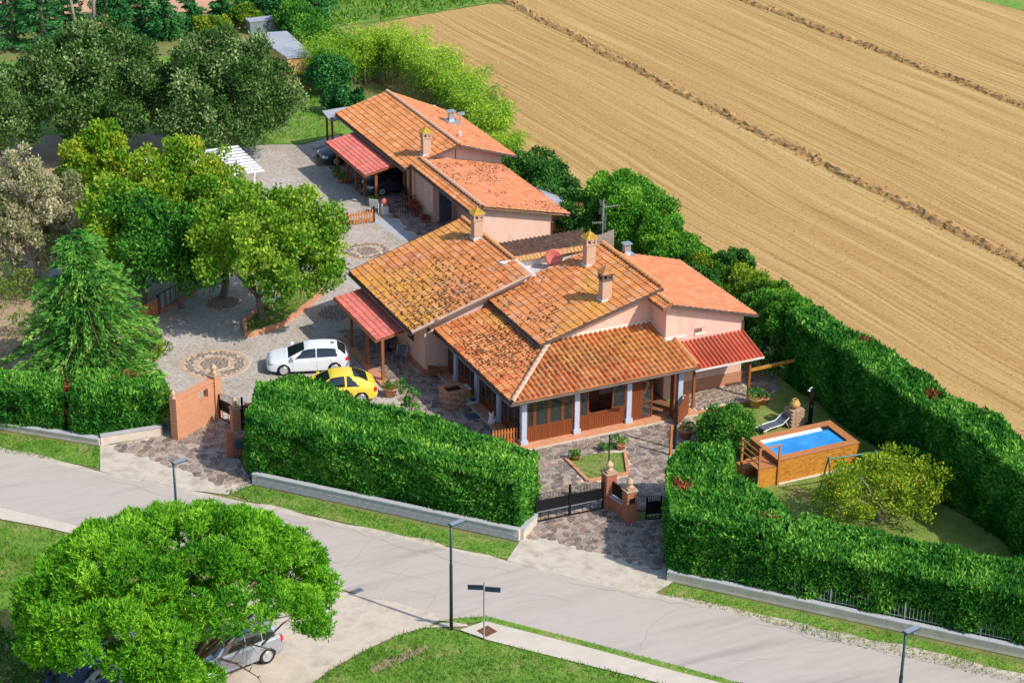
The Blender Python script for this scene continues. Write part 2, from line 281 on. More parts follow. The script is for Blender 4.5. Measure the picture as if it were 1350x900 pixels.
# ------------------------------------------------------------------ mesh helpers
class MB:
    def __init__(s): s.v = []; s.f = []; s.col = []
    def add(s, vs, fs, c=None):
        o = len(s.v); s.v += [tuple(p) for p in vs]; s.f += [tuple(i + o for i in f) for f in fs]
        if c is not None: s.col += [c] * len(vs)
        return s
    def box(s, x0, y0, z0, x1, y1, z1, rz=0.0, piv=None):
        vs = [(x, y, z) for z in (z0, z1) for x, y in ((x0, y0), (x1, y0), (x1, y1), (x0, y1))]
        if rz:
            px, py = piv or ((x0 + x1) / 2, (y0 + y1) / 2); c, q = math.cos(rz), math.sin(rz)
            vs = [(px + (x - px) * c - (y - py) * q, py + (x - px) * q + (y - py) * c, z) for x, y, z in vs]
        return s.add(vs, [(3, 2, 1, 0), (4, 5, 6, 7), (0, 1, 5, 4), (1, 2, 6, 5), (2, 3, 7, 6), (3, 0, 4, 7)])
    def beam(s, a, b, wd, h, up=(0, 0, 1)):
        a, b = Vector(a), Vector(b); d = (b - a).normalized(); u = Vector(up)
        sd_ = d.cross(u)
        if sd_.length < 1e-4: sd_ = Vector((1, 0, 0))
        sd_.normalize(); u2 = sd_.cross(d)
        vs = []
        for p in (a, b):
            for i, j in ((-1, -1), (1, -1), (1, 1), (-1, 1)): vs.append(p + sd_ * i * wd / 2 + u2 * j * h / 2)
        return s.add(vs, [(3, 2, 1, 0), (4, 5, 6, 7), (0, 1, 5, 4), (1, 2, 6, 5), (2, 3, 7, 6), (3, 0, 4, 7)])
    def prism(s, poly, z0, z1, z1s=None):
        n = len(poly); vs = [(p[0], p[1], z0) for p in poly] + [(p[0], p[1], (z1s[i] if z1s else z1)) for i, p in enumerate(poly)]
        fs = [tuple(range(n - 1, -1, -1)), tuple(range(n, 2 * n))] + [(i, (i + 1) % n, n + (i + 1) % n, n + i) for i in range(n)]
        return s.add(vs, fs)
    def slab(s, pts, th):
        """flat polygon of 3-D points thickened downwards"""
        n = len(pts); vs = [tuple(p) for p in pts] + [(p[0], p[1], p[2] - th) for p in pts]
        fs = [tuple(range(n)), tuple(range(2 * n - 1, n - 1, -1))] + [(i, n + i, n + (i + 1) % n, (i + 1) % n) for i in range(n)]
        return s.add(vs, fs)
    def sheet(s, pts, z): return s.add([(p[0], p[1], z) for p in pts], [tuple(range(len(pts)))])
    def tube(s, path, r, n=8, cap=True):
        path = [Vector(p) for p in path]; k = len(path); rr = r if isinstance(r, (list, tuple)) else [r] * k
        vs = []; ref = None
        for i, p in enumerate(path):
            d = (path[min(i + 1, k - 1)] - path[max(i - 1, 0)])
            if d.length < 1e-6: d = Vector((0, 0, 1))
            d.normalize()
            if ref is None:
                ref = d.cross(Vector((0.13, 0.21, 1)));
                if ref.length < 0.05: ref = d.cross(Vector((1, 0, 0)))
            ref = (ref - d * ref.dot(d)); ref.normalize(); t = d.cross(ref)
            for j in range(n):
                a = 2 * PI * j / n; vs.append(p + (ref * math.cos(a) + t * math.sin(a)) * rr[i])
        fs = [(i * n + j, i * n + (j + 1) % n, (i + 1) * n + (j + 1) % n, (i + 1) * n + j) for i in range(k - 1) for j in range(n)]
        if cap: fs += [tuple(range(n - 1, -1, -1)), tuple((k - 1) * n + j for j in range(n))]
        return s.add(vs, fs)
    def lathe(s, prof, c=(0, 0, 0), n=16, axis='z'):
        """prof: (radius, height) from bottom to top"""
        vs = []
        for r, h in prof:
            for j in range(n):
                a = 2 * PI * j / n
                q = (r * math.cos(a), r * math.sin(a), h) if axis == 'z' else (r * math.cos(a), h, r * math.sin(a))
                vs.append((c[0] + q[0], c[1] + q[1], c[2] + q[2]))
        k = len(prof)
        fs = [(i * n + j, i * n + (j + 1) % n, (i + 1) * n + (j + 1) % n, (i + 1) * n + j) for i in range(k - 1) for j in range(n)]
        if prof[0][0] > 1e-5: fs.append(tuple(range(n - 1, -1, -1)))
        if prof[-1][0] > 1e-5: fs.append(tuple((k - 1) * n + j for j in range(n)))
        return s.add(vs, fs)
    def mesh(s, name, m, smooth=False):
        me = bpy.data.meshes.new(name); me.from_pydata([tuple(p) for p in s.v], [], s.f); me.update()
        if s.col and len(s.col) == len(s.v):
            a = me.attributes.new('col', 'FLOAT_COLOR', 'POINT')
            a.data.foreach_set('color', np.array([(*c, 1) for c in s.col], np.float32).ravel())
        if m: me.materials.append(MT[m] if isinstance(m, str) else m)
        if smooth: me.polygons.foreach_set('use_smooth', [True] * len(me.polygons))
        return me

def tag(o, label=None, cat=None, group=None, kind=None):
    if label: o['label'] = label
    if cat: o['category'] = cat
    if group: o['group'] = group
    if kind: o['kind'] = kind
    return o
def thing(name, label, cat, loc=(0, 0, 0), group=None, rz=0.0):
    o = bpy.data.objects.new(name, None); COL.objects.link(o); o.location = loc; o.rotation_euler = (0, 0, rz)
    o.empty_display_size = 0.3
    return tag(o, label, cat, group)
def put(name, me, parent=None, local=False):
    """link a mesh; vertices are in world coordinates unless local"""
    o = bpy.data.objects.new(name, me); COL.objects.link(o)
    if parent is not None:
        o.parent = parent
        if not local and parent.type == 'EMPTY': o.location = -parent.location
    return o
def part(name, mb, m, parent=None, smooth=False, local=False, kind=None, label=None):
    o = put(name, mb.mesh(name, m, smooth), parent, local)
    if kind: o['kind'] = kind
    if label: o['label'] = label
    return o
def inst(name, me, parent, mtx):
    """another piece sharing the mesh of its like; mtx in world coordinates"""
    o = bpy.data.objects.new(name, me); COL.objects.link(o); o.parent = parent
    if parent.type == 'EMPTY': mtx = Matrix.Translation(-parent.location) @ mtx
    o.matrix_local = mtx
    return o
def struct(name, mb, m, smooth=False):
    return tag(part(name, mb, m, None, smooth), kind='structure')
def copy_tree(o, parent=None):
    c = o.copy(); COL.objects.link(c); c.parent = parent
    for ch in [x for x in bpy.data.objects if x.parent == o]: copy_tree(ch, c)
    return c
def frame(origin, xdir, zdir=(0, 0, 1)):
    x = Vector(xdir).normalized(); z = Vector(zdir); y = z.cross(x).normalized(); z = x.cross(y).normalized()
    m = Matrix((x, y, z)).transposed().to_4x4(); m.translation = Vector(origin); return m

def inpoly(P, poly):
    x, y = P[:, 0], P[:, 1]; r = np.zeros(len(P), bool); n = len(poly)
    for i in range(n):
        x1, y1 = poly[i][0], poly[i][1]; x2, y2 = poly[(i + 1) % n][0], poly[(i + 1) % n][1]
        if y1 == y2: continue
        c = ((y1 > y) != (y2 > y)) & (x < (x2 - x1) * (y - y1) / (y2 - y1) + x1); r ^= c
    return r
def gp(*px, z=0.0): return [G(a, b, z) for a, b in px]

def noise3(P, sc, seed=0):
    """cheap smooth noise in 0..1 from a few sines"""
    r = np.random.default_rng(seed); v = np.zeros(len(P))
    for k in range(5):
        d = r.normal(size=3) * sc * (0.7 + 0.5 * k); v += np.sin(P @ d + r.uniform(0, 6.28)) / (1 + 0.4 * k)
    return 0.5 + v / 5.2

# ------------------------------------------------------------------ leaves
def unit(a): return a / np.maximum(np.linalg.norm(a, axis=1, keepdims=True), 1e-6)
def leaf_mesh(name, P, D, L, W, tint, m, seed=1, fold=0.0):
    """one pointed leaf (4 vertices) at each P, pointing along D"""
    r = np.random.default_rng(seed); n = len(P)
    D = unit(D); S = unit(np.cross(D, unit(r.normal(size=(n, 3)))))
    L = (np.full(n, L) if np.isscalar(L) else L)[:, None]; W = (np.full(n, W) if np.isscalar(W) else W)[:, None]
    V = np.empty((n, 4, 3)); V[:, 0] = P - D * L * 0.5; V[:, 1] = P + S * W * 0.5 + D * L * 0.05; V[:, 2] = P + D * L * 0.5; V[:, 3] = P - S * W * 0.5 + D * L * 0.05
    me = bpy.data.meshes.new(name); me.vertices.add(4 * n); me.vertices.foreach_set('co', V.astype(np.float32).ravel())
    me.loops.add(4 * n); me.loops.foreach_set('vertex_index', np.arange(4 * n, dtype=np.int32))
    me.polygons.add(n); me.polygons.foreach_set('loop_start', np.arange(0, 4 * n, 4, dtype=np.int32))
    try: me.polygons.foreach_set('loop_total', np.full(n, 4, np.int32))
    except Exception: pass
    me.update(calc_edges=True)
    a = me.attributes.new('tint', 'FLOAT', 'POINT'); a.data.foreach_set('value', np.repeat(tint, 4).astype(np.float32))
    me.materials.append(LF[m] if isinstance(m, str) else m)
    return me

def blob_leaves(C, Rr, n, seed, up=0.35, out=0.6, shell=0.35, squash=1.0, cull=0.72, soft=0.0):
    """leaf points and directions on the outer shells of many overlapping clumps"""
    r = np.random.default_rng(seed); C = np.array(C, float); Rr = np.array(Rr, float)
    a = Rr ** 2; idx = r.choice(len(C), n, p=a / a.sum())
    u = unit(r.normal(size=(n, 3)) + np.array([0, 0, 0.35]))
    rf = (1 - shell * r.random(n) ** 1.6)[:, None]
    sc = np.array([1, 1, squash])
    P = C[idx] + u * rf * Rr[idx][:, None] * sc + r.normal(size=(n, 3)) * (Rr[idx][:, None] * soft)
    keep = np.ones(n, bool)
    for j in range(len(C)):
        d = np.linalg.norm((P - C[j]) / sc, axis=1); keep &= ~((d < Rr[j] * cull) & (idx != j))
    D = u * out + r.normal(size=(n, 3)) * 0.55 + np.array([0, 0, up])
    return P[keep], D[keep], idx[keep]

def crown_blobs(c, R, n, br, seed, top=-0.35, shape='ball', fill=0.25):
    r = np.random.default_rng(seed); C = []; B = []
    c = np.array(c, float); R = np.array(R, float)
    for i in range(n):
        while True:
            u = r.normal(size=3); u /= np.linalg.norm(u)
            if u[2] > top: break
        f = (r.uniform(0.60, 1.04) if shape != 'dome' else r.uniform(0.84, 0.95)) if r.random() > fill else r.uniform(0.15, 0.6)
        if shape == 'column': f *= 1.0
        p = c + u * R * f
        if shape == 'cone':
            t = (p[2] - (c[2] - R[2])) / (2 * R[2]); k = max(0.08, 1.15 * (1 - t)); p[:2] = c[:2] + (p[:2] - c[:2]) * k
        C.append(p); B.append(br * r.uniform(0.65, 1.35))
    return C, B

def trunk(name, base, tips, r0, parent, m='bark', seed=0, split=0.35):
    r = random.Random(seed); mb = MB(); base = Vector(base)
    tips = [Vector(t) for t in tips]; cen = sum(tips, Vector()) / len(tips)
    fork = base.lerp(Vector((cen.x, cen.y, cen.z)), split); fork.z = base.z + (cen.z - base.z) * split
    mid = base.lerp(fork, 0.5) + Vector((r.uniform(-.1, .1), r.uniform(-.1, .1), 0))
    mb.tube([base - Vector((0, 0, 0.1)), base + Vector((0, 0, 0.15)), mid, fork], [r0 * 1.5, r0 * 1.05, r0 * 0.9, r0 * 0.75], 9)
    for t in tips:
        m1 = fork.lerp(t, 0.45) + Vector((r.uniform(-.3, .3), r.uniform(-.3, .3), r.uniform(-0.1, .4)))
        mb.tube([fork - Vector((0, 0, 0.1)), m1, t], [r0 * 0.5, r0 * 0.26, r0 * 0.06], 6)
    return part(name, mb, m, parent, smooth=True)

def tree(label, cat, base, crown_c, R, leaf, n=16000, nb=70, br=0.8, L=0.2, W=0.13, seed=1, group=None, name='tree', r0=0.22,
         shape='ball', up=0.35, out=0.6, bark='bark', limbs=9, cull=0.72, fill=0.25, top=-0.35, squash=0.85, split=0.35, tintbias=0.0):
    t = thing(name, label, cat, Vector(base), group)
    C, B = crown_blobs(crown_c, R, int(nb * 1.8), br * 0.72, seed, top, shape, fill)
    P, D, idx = blob_leaves(C, B, n, seed + 1, up, out, squash=squash, cull=cull, soft=.22)
    r = np.random.default_rng(seed + 2)
    bt = r.normal(0, 0.13, len(C)); tint = np.clip(0.5 + bt[idx] + r.normal(0, 0.16, len(P)) + tintbias, 0, 1)
    me = leaf_mesh('crown', P, D, L * r.uniform(0.6, 1.35, len(P)), W * r.uniform(0.7, 1.3, len(P)), tint, leaf, seed)
    put('crown', me, t)
    order = sorted(range(len(C)), key=lambda i: r.random())[:limbs]
    trunk('trunk', base, [C[i] for i in order], r0, t, bark, seed, split)
    return t

def shrub(label, cat, base, R, leaf, n=2500, seed=1, group=None, name='shrub', L=0.16, W=0.09, nb=14, br=None, up=0.4, lift=0.0):
    nb = int(nb * 1.9)
    base = Vector(base); t = thing(name, label, cat, base, group)
    C, B = crown_blobs(base + Vector((0, 0, R[2] * 0.55 + lift)), (R[0], R[1], R[2] * 0.55), nb, (br * 0.8 if br else min(R) * 0.32), seed, -0.6)
    P, D, idx = blob_leaves(C, B, n, seed + 1, up, soft=.15); ok = P[:, 2] > base.z + 0.02; P, D, idx = P[ok], D[ok], idx[ok]
    r = np.random.default_rng(seed); bt = r.normal(0, 0.12, len(C))
    me = leaf_mesh('foliage', P, D, L * r.uniform(0.6, 1.3, len(P)), W * r.uniform(0.7, 1.3, len(P)), np.clip(0.5 + bt[idx] + r.normal(0, 0.16, len(P)), 0, 1), leaf, seed)
    put('foliage', me, t)
    mb = MB(); rr = random.Random(seed)
    for k in range(5): mb.tube([base - Vector((0, 0, .05)), base + Vector((rr.uniform(-.5, .5) * R[0], rr.uniform(-.5, .5) * R[1], R[2] * 0.7))], [0.03, 0.01], 5)
    part('stem', mb, 'bark', t)
    return t

def hedge(label, poly, h, leaf='hedge', dens=440, seed=1, L=0.27, W=0.10, name='hedge', group='clipped hedges round the plot', wob=0.24,
          dead=(), h0=0.0, tips=True, cat='hedge', tint0=0.46):
    """clipped hedge standing on a closed ground polygon; sprays all over its sides and top"""
    r = np.random.default_rng(seed); poly = [Vector((p[0], p[1], 0)) for p in poly]
    A = sum(poly[i].x * poly[(i + 1) % len(poly)].y - poly[(i + 1) % len(poly)].x * poly[i].y for i in range(len(poly)))
    if A < 0: poly = poly[::-1]
    c = sum(poly, Vector()) / len(poly); t = thing(name, label, cat, (c.x, c.y, h0), group)
    Ps, Ns = [], []
    per = [(poly[(i + 1) % len(poly)] - poly[i]).length for i in range(len(poly))]
    for i, Ln in enumerate(per):
        a, b = poly[i], poly[(i + 1) % len(poly)]; n = int(Ln * (h - h0) * dens)
        u = r.random(n); z = h0 + 0.02 + (h - h0) * r.random(n) ** 0.9
        d = (b - a).normalized(); nm = np.array([d.y, -d.x, 0.0])
        P = np.array(a)[None] + u[:, None] * np.array(b - a)[None]; P[:, 2] = z
        Ps.append(P); Ns.append(np.repeat(nm[None], n, 0))
    xs = [p.x for p in poly]; ys = [p.y for p in poly]
    area = abs(A) / 2; n = int((max(xs) - min(xs)) * (max(ys) - min(ys)) * dens * 1.15)
    Q = np.column_stack([r.uniform(min(xs), max(xs), n), r.uniform(min(ys), max(ys), n), np.full(n, h)])
    Q = Q[inpoly(Q, poly)]; Ps.append(Q); Ns.append(np.repeat(np.array([[0, 0, 1.0]]), len(Q), 0))
    P = np.vstack(Ps); N = np.vstack(Ns); n = len(P)
    # rounded shoulders: pull side points in near the top
    side = N[:, 2] < 0.5; zz = np.clip((P[:, 2] - (h - 0.35)) / 0.35, 0, 1)
    bulge = (noise3(P, 0.9, seed) - 0.5) * 2 * wob + (noise3(P, 3.2, seed + 5) - 0.5) * wob * 1.1
    P = P + N * (bulge - r.random(n) * 0.16)[:, None]
    P[side] -= N[side] * (zz[side] ** 2 * 0.22)[:, None]
    edge = (~side)
    P[edge, 2] += r.normal(0, 0.05, edge.sum())
    D = N * 0.55 + r.normal(size=(n, 3)) * 0.42 + np.array([0.0, 0, 0.45])
    D[side] += np.array([0, 0, -0.25]) * r.random((side.sum(), 1))
    tint = np.clip(tint0 + (noise3(P, 2.4, seed + 9) - 0.5) * 0.5 + (noise3(P, 0.8, seed + 19) - 0.5) * 0.35 + r.normal(0, 0.19, n) + np.where(side, -0.05, 0.12), 0, 1)  # tops tinted lighter and sides darker, overhead light put into leaf colour
    isdead = np.zeros(n, bool)
    bare_ = noise3(P, 1.6, seed + 31) > 0.86
    for (dx, dy, dz, dr) in dead:
        q = np.linalg.norm((P - np.array([dx, dy, dz])) / np.array([1, 1, 1.0]), axis=1); isdead |= (q < dr * (0.75 + 0.8 * r.random(n)))
    Ll = L * r.uniform(0.6, 1.4, n); Wl = W * r.uniform(0.7, 1.4, n)
    k = ~isdead & ~(bare_ & (r.random(n) < .75))
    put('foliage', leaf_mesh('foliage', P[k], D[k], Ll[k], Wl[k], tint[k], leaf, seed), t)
    if isdead.any():
        q = isdead & (r.random(n) < 0.9)
        part_o = put('dead_foliage', leaf_mesh('dead_foliage', P[q] , D[q], Ll[q] * 0.9, Wl[q] * .8, tint[q], 'brownleaf', seed), t); part_o['label'] = 'withered reddish brown patch'
    # solid dark core added inside, keeps light from leaking through
    mb = MB(); ins = []
    m = len(poly)
    for i in range(m):
        p0, p1, p2 = poly[i - 1], poly[i], poly[(i + 1) % m]
        e1 = (p1 - p0).normalized(); e2 = (p2 - p1).normalized()
        n1 = Vector((-e1.y, e1.x, 0)); n2 = Vector((-e2.y, e2.x, 0)); b = (n1 + n2); b = b / max(b.dot(n1), 0.3) * 0.33
        ins.append(p1 + b)
    mb.prism(ins, h0, h - 0.33); part('dark_core', mb, 'hedgecore', t)
    return t

def grass(name, poly, dens, hgt, leaf='grass', z=0.0, seed=1, wid=0.035, bare=None, amount=1.0):
    r = np.random.default_rng(seed); xs = [p[0] for p in poly]; ys = [p[1] for p in poly]
    n = int((max(xs) - min(xs)) * (max(ys) - min(ys)) * dens)
    P = np.column_stack([r.uniform(min(xs), max(xs), n), r.uniform(min(ys), max(ys), n), np.zeros(n)]); P = P[inpoly(P, poly)]
    v = noise3(P, 0.9, seed + 3); P = P[r.random(len(P)) < 0.35 + 0.9 * v]; n = len(P)
    L = hgt * r.uniform(0.5, 1.5, n) * (0.7 + 0.6 * noise3(P, 1.7, seed)); D = r.normal(size=(n, 3)) * 0.45 + np.array([0, 0, 1.0]); P[:, 2] = z + L * 0.42
    tint = np.clip(0.45 + (noise3(P, 1.1, seed + 4) - 0.5) * 0.7 + r.normal(0, 0.15, n), 0, 1)
    return tag(put(name, leaf_mesh(name, P, D, L, wid, tint, leaf, seed)), kind='stuff')

# ------------------------------------------------------------------ crazy paving
def clip_half(poly, a, b, c):
    """keep a*x + b*y <= c"""
    out = []; n = len(poly)
    for i in range(n):
        p, q = poly[i], poly[(i + 1) % n]; dp = a * p[0] + b * p[1] - c; dq = a * q[0] + b * q[1] - c
        if dp <= 0: out.append(p)
        if (dp < 0) != (dq < 0) and dp != dq:
            t = dp / (dp - dq); out.append((p[0] + (q[0] - p[0]) * t, p[1] + (q[1] - p[1]) * t))
    return out
def cells(poly, s, seed, jit=0.45, sx=1.0):
    r = random.Random(seed); xs = [p[0] for p in poly]; ys = [p[1] for p in poly]
    nx = int((max(xs) - min(xs)) / (s * sx)) + 5; ny = int((max(ys) - min(ys)) / s) + 5; x0, y0 = min(xs) - 2 * s, min(ys) - 2 * s
    S = [[(x0 + (i + 0.5 + r.uniform(-jit, jit)) * s * sx, y0 + (j + 0.5 + r.uniform(-jit, jit)) * s) for j in range(ny)] for i in range(nx)]
    out = []
    for i in range(2, nx - 2):
        for j in range(2, ny - 2):
            p = S[i][j]
            if not inpoly(np.array([p]), poly)[0]: continue
            c = [(p[0] - s, p[1] - s), (p[0] + s, p[1] - s), (p[0] + s, p[1] + s), (p[0] - s, p[1] + s)]
            for di in (-2, -1, 0, 1, 2):
                for dj in (-2, -1, 0, 1, 2):
                    if di or dj:
                        q = S[i + di][j + dj]; a, b = q[0] - p[0], q[1] - p[1]
                        c = clip_half(c, a, b, (q[0] ** 2 + q[1] ** 2 - p[0] ** 2 - p[1] ** 2) / 2)
                        if len(c) < 3: break
                if len(c) < 3: break
            if len(c) >= 3: out.append(c)
    return out
def paving(name, poly, s, z, seed, m='stone', gap=0.026, parts=0, keep=None, jit=0.45, bed='mortar', parent=None, zs=0.022, near=None):
    """mortar bed with proud, uneven stones; the nearest ones are pieces of their own"""
    mb = MB().sheet(poly, z); o = struct(name, mb, bed) if parent is None else part(name, mb, bed, parent)
    cs = cells(poly, s, seed, jit)
    if keep: cs = [c for c in cs if keep(sum(p[0] for p in c) / len(c), sum(p[1] for p in c) / len(c))]
    r = random.Random(seed + 1)
    def cen(c): return (sum(p[0] for p in c) / len(c), sum(p[1] for p in c) / len(c))
    nr = near or (CAM[0], CAM[1])
    cs.sort(key=lambda c: (cen(c)[0] - nr[0]) ** 2 + (cen(c)[1] - nr[1]) ** 2)
    rest = MB()
    for k, c in enumerate(cs):
        cx, cy = cen(c); q = []
        for p in c:
            d = math.hypot(p[0] - cx, p[1] - cy); f = max(0.3, 1 - gap / max(d, 0.01)); q.append((cx + (p[0] - cx) * f, cy + (p[1] - cy) * f))
        h = zs + r.uniform(-0.006, 0.008)
        g = r.uniform(0.6, 1.5); tn = r.uniform(-0.08, 0.08); col = (g * (1 + tn), g, g * (1 - tn))
        if k < parts:
            b = MB(); n = len(q)
            b.add([(x, y, z) for x, y in q] + [(x, y, z + h) for x, y in q], [tuple(range(n, 2 * n))] + [(i, (i + 1) % n, n + (i + 1) % n, n + i) for i in range(n)], col)
            part('paving_stone', b, m, o)
        else:
            n = len(q)
            rest.add([(x, y, z) for x, y in q] + [(x, y, z + h) for x, y in q], [tuple(range(n, 2 * n))] + [(i, (i + 1) % n, n + (i + 1) % n, n + i) for i in range(n)], col)
    if rest.v: part('small_paving_stones', rest, m, o, kind='stuff')
    return o

# ------------------------------------------------------------------ tiled roofs
def smooth1(x, y, sc, seed):
    return noise3(np.array([[x, y, 0.0]]), sc, seed)[0]
PROF_MARS = [(0.0, 0.012), (0.22, 0.010), (0.42, 0.016), (0.56, 0.042), (0.74, 0.05), (0.9, 0.04), (1.0, 0.012)]
PROF_COPPI = [(0.0, -0.02), (0.12, -0.025), (0.24, 0.02), (0.38, 0.078), (0.56, 0.098), (0.74, 0.078), (0.88, 0.02), (1.0, -0.02)]
PROF_SMALL = [(0.0, 0.008), (0.3, 0.01), (0.5, 0.05), (0.75, 0.058), (1.0, 0.008)]
def roof(parent, name, e, u, sdir, pitch, poly, tw=0.24, tl=0.36, prof=PROF_MARS, pal='A', seed=1, moss=0.0, th=0.14, deck='deck', tilemat='tile',
         mossc=None, label=None):
    """e: eave corner; u along the eave; sdir up the slope (horizontal); poly in (along, up) metres"""
    e = Vector(e); u = Vector((u[0], u[1], 0)).normalized(); sv = Vector((sdir[0], sdir[1], 0)).normalized()
    def W(a, b, h=0.0): return e + u * a + sv * b + Vector((0, 0, b * pitch + h))
    pts = [W(a, b) for a, b in poly]
    if (pts[1] - pts[0]).cross(pts[2] - pts[1]).z < 0: pts = pts[::-1]
    o = part(name, MB().slab(pts, th), deck, parent, label=label)
    mb = MB(); r = random.Random(seed); am = max(p[0] for p in poly); bm = max(p[1] for p in poly); a0 = min(p[0] for p in poly); b0 = min(p[1] for p in poly)
    na = int(math.ceil((am - a0) / tw)); nb = int(math.ceil((bm - b0) / tl)); tw2 = (am - a0) / na; tl2 = (bm - b0) / nb
    cen = []
    for i in range(na):
        for j in range(nb): cen.append((a0 + (i + 0.5) * tw2, b0 + (j + 0.5) * tl2))
    cen = np.array(cen); ok = inpoly(cen, poly)
    nz = noise3(np.column_stack([cen, np.zeros(len(cen))]), 0.55, seed); nz2 = noise3(np.column_stack([cen, np.zeros(len(cen))]), 0.9, seed + 8)
    # the ribs step down the slope: mirror the profile when u x s points down
    mossb = MB()
    for k in range(len(cen)):
        if not ok[k]: continue
        ca, cb = cen[k]; g = r.uniform(0.86, 1.12); rr = r.random()
        if pal == 'A':      # old orange with lichen
            c = (0.60, 0.225, 0.075) if rr < 0.6 else (0.56, 0.27, 0.15) if rr < 0.8 else (0.50, 0.17, 0.06)
            y = min(0.75, max(0, nz[k] - 0.42) * 1.6) * r.uniform(0.5, 1.0); c = tuple(a + (b - a) * y for a, b in zip(c, (0.60, 0.33, 0.045)))
        elif pal == 'F':    # bright orange
            c = (0.59, 0.20, 0.065) if rr < 0.55 else (0.62, 0.27, 0.105) if rr < 0.85 else (0.52, 0.13, 0.04)
            y = max(0, nz[k] - 0.6) * 1.0; c = tuple(a + (b - a) * y for a, b in zip(c, (0.6, 0.34, 0.06)))
        elif pal == 'S':    # even salmon
            c = (0.56, 0.20, 0.09) if rr < 0.7 else (0.58, 0.24, 0.125); g = r.uniform(0.93, 1.07)
        elif pal == 'D':    # orange annex
            c = (0.62, 0.245, 0.085) if rr < 0.75 else (0.66, 0.33, 0.16) if rr < 0.86 else (0.53, 0.19, 0.06)
        elif pal == 'B':    # brown, mossy
            c = (0.25, 0.13, 0.08) if rr < 0.6 else (0.34, 0.17, 0.09) if rr < 0.85 else (0.16, 0.09, 0.06)
        elif pal == 'R': c = (0.55, 0.115, 0.06) if rr < 0.7 else (0.50, 0.10, 0.05)
        elif pal == 'P': c = (0.55, 0.145, 0.115) if rr < 0.7 else (0.59, 0.185, 0.15)
        c = tuple(x * g for x in c)
        vs = []; b1, b2 = cb - tl2 * 0.52, cb + tl2 * 0.5
        jl = r.uniform(-0.012, 0.012)
        for (t, h) in prof: vs.append(W(ca + (t - 0.5) * tw2, b1 + jl, h + 0.040))
        for (t, h) in prof: vs.append(W(ca + (t - 0.5) * tw2, b2, h + 0.002))
        for (t, h) in prof: vs.append(W(ca + (t - 0.5) * tw2, b1 + jl, min(h, 0.0) - 0.004))
        n = len(prof); fs = [(i, i + 1, n + i + 1, n + i) for i in range(n - 1)] + [(i + 1, i, 2 * n + i, 2 * n + i + 1) for i in range(n - 1)]
        mb.add(vs, fs, c)
        if moss:
            wgt = max(0.0, (nz2[k] - 0.45)) * 3.0 * moss
            if mossc: wgt = moss * math.exp(-(((ca - mossc[0]) / mossc[2]) ** 2 + ((cb - mossc[1]) / mossc[3]) ** 2)) * (0.35 + 1.2 * nz2[k])
            for q in range(3):
                if r.random() < wgt:
                    sx, sy = r.uniform(0.04, 0.12) * (1 + (r.random() < .12)), r.uniform(0.05, 0.15); a, b = ca + r.uniform(-.5, .5) * tw2, cb + r.uniform(-.5, .5) * tl2
                    pv = [W(a + sx * math.cos(x) * r.uniform(0.7, 1.2), b + sy * math.sin(x), 0.03) for x in (0, 1.05, 2.1, 3.14, 4.2, 5.2)] + [W(a, b, 0.095)]
                    mossb.add(pv, [(i, (i + 1) % 6, 6) for i in range(6)])
    part('roof_tiles', mb, tilemat, o, kind='stuff')
    if mossb.v: part('moss_clumps', mossb, 'moss', o, kind='stuff')
    return o
def cap_mesh(name, L, r, m, taper=0.85):
    mb = MB(); n = 7; vs = []
    for k, (x, rr) in enumerate(((0, r), (L, r * taper))):
        for i in range(n): a = PI * i / (n - 1); vs.append((x, rr * math.cos(a), rr * math.sin(a) * 0.8))
    for i in range(n): a = PI * i / (n - 1); vs.append((0, r * 0.8 * math.cos(a), r * 0.8 * math.sin(a) * 0.7))
    fs = [(i, i + 1, n + i + 1, n + i) for i in range(n - 1)] + [(i + 1, i, 2 * n + i, 2 * n + i + 1) for i in range(n - 1)]
    mb.add(vs, fs); return mb.mesh(name, m, True)
CAPM = {}
def caps(parent, a, b, m='cap', L=0.40, r=0.13, name='ridge_tile', lift=0.03):
    a, b = Vector(a), Vector(b); d = b - a; n = max(1, round(d.length / L)); st = d.length / n
    key = (m, round(st, 3), r)
    if key not in CAPM: CAPM[key] = cap_mesh(name, st * 1.08, r, m)
    rr = random.Random(int(a.x * 100))
    for i in range(n):
        p = a + d * (i / n) + Vector((0, 0, lift + rr.uniform(-0.008, 0.01)))
        o = inst(name, CAPM[key], parent, frame(p, d) @ Matrix.Rotation(rr.uniform(-0.03, 0.03), 4, 'X'))
def strip(parent, name, a, b, wd, h, m):
    return part(name, MB().beam(a, b, wd, h), m, parent)
def gutter(parent, a, b, r=0.075, m='gutter', side=None):
    a, b = Vector(a), Vector(b); mb = MB(); n = 6; d = (b - a).normalized(); s_ = Vector((d.y, -d.x, 0)); vs = []
    for p in (a, b):
        for i in range(n + 1): t = PI + PI * i / n; vs.append(p + s_ * math.cos(t) * r + Vector((0, 0, math.sin(t) * r)))
    vs2 = [v + Vector((0, 0, 0.0)) for v in vs]
    fs = [(i, i + 1, n + 2 + i, n + 1 + i) for i in range(n)]; fs += [f[::-1] for f in []]
    mb.add(vs, fs)
    # rim beads and brackets give it thickness
    mb.beam(a + s_ * r, b + s_ * r, 0.018, 0.018); mb.beam(a - s_ * r, b - s_ * r, 0.018, 0.018)
    return part('gutter', mb, m, parent)

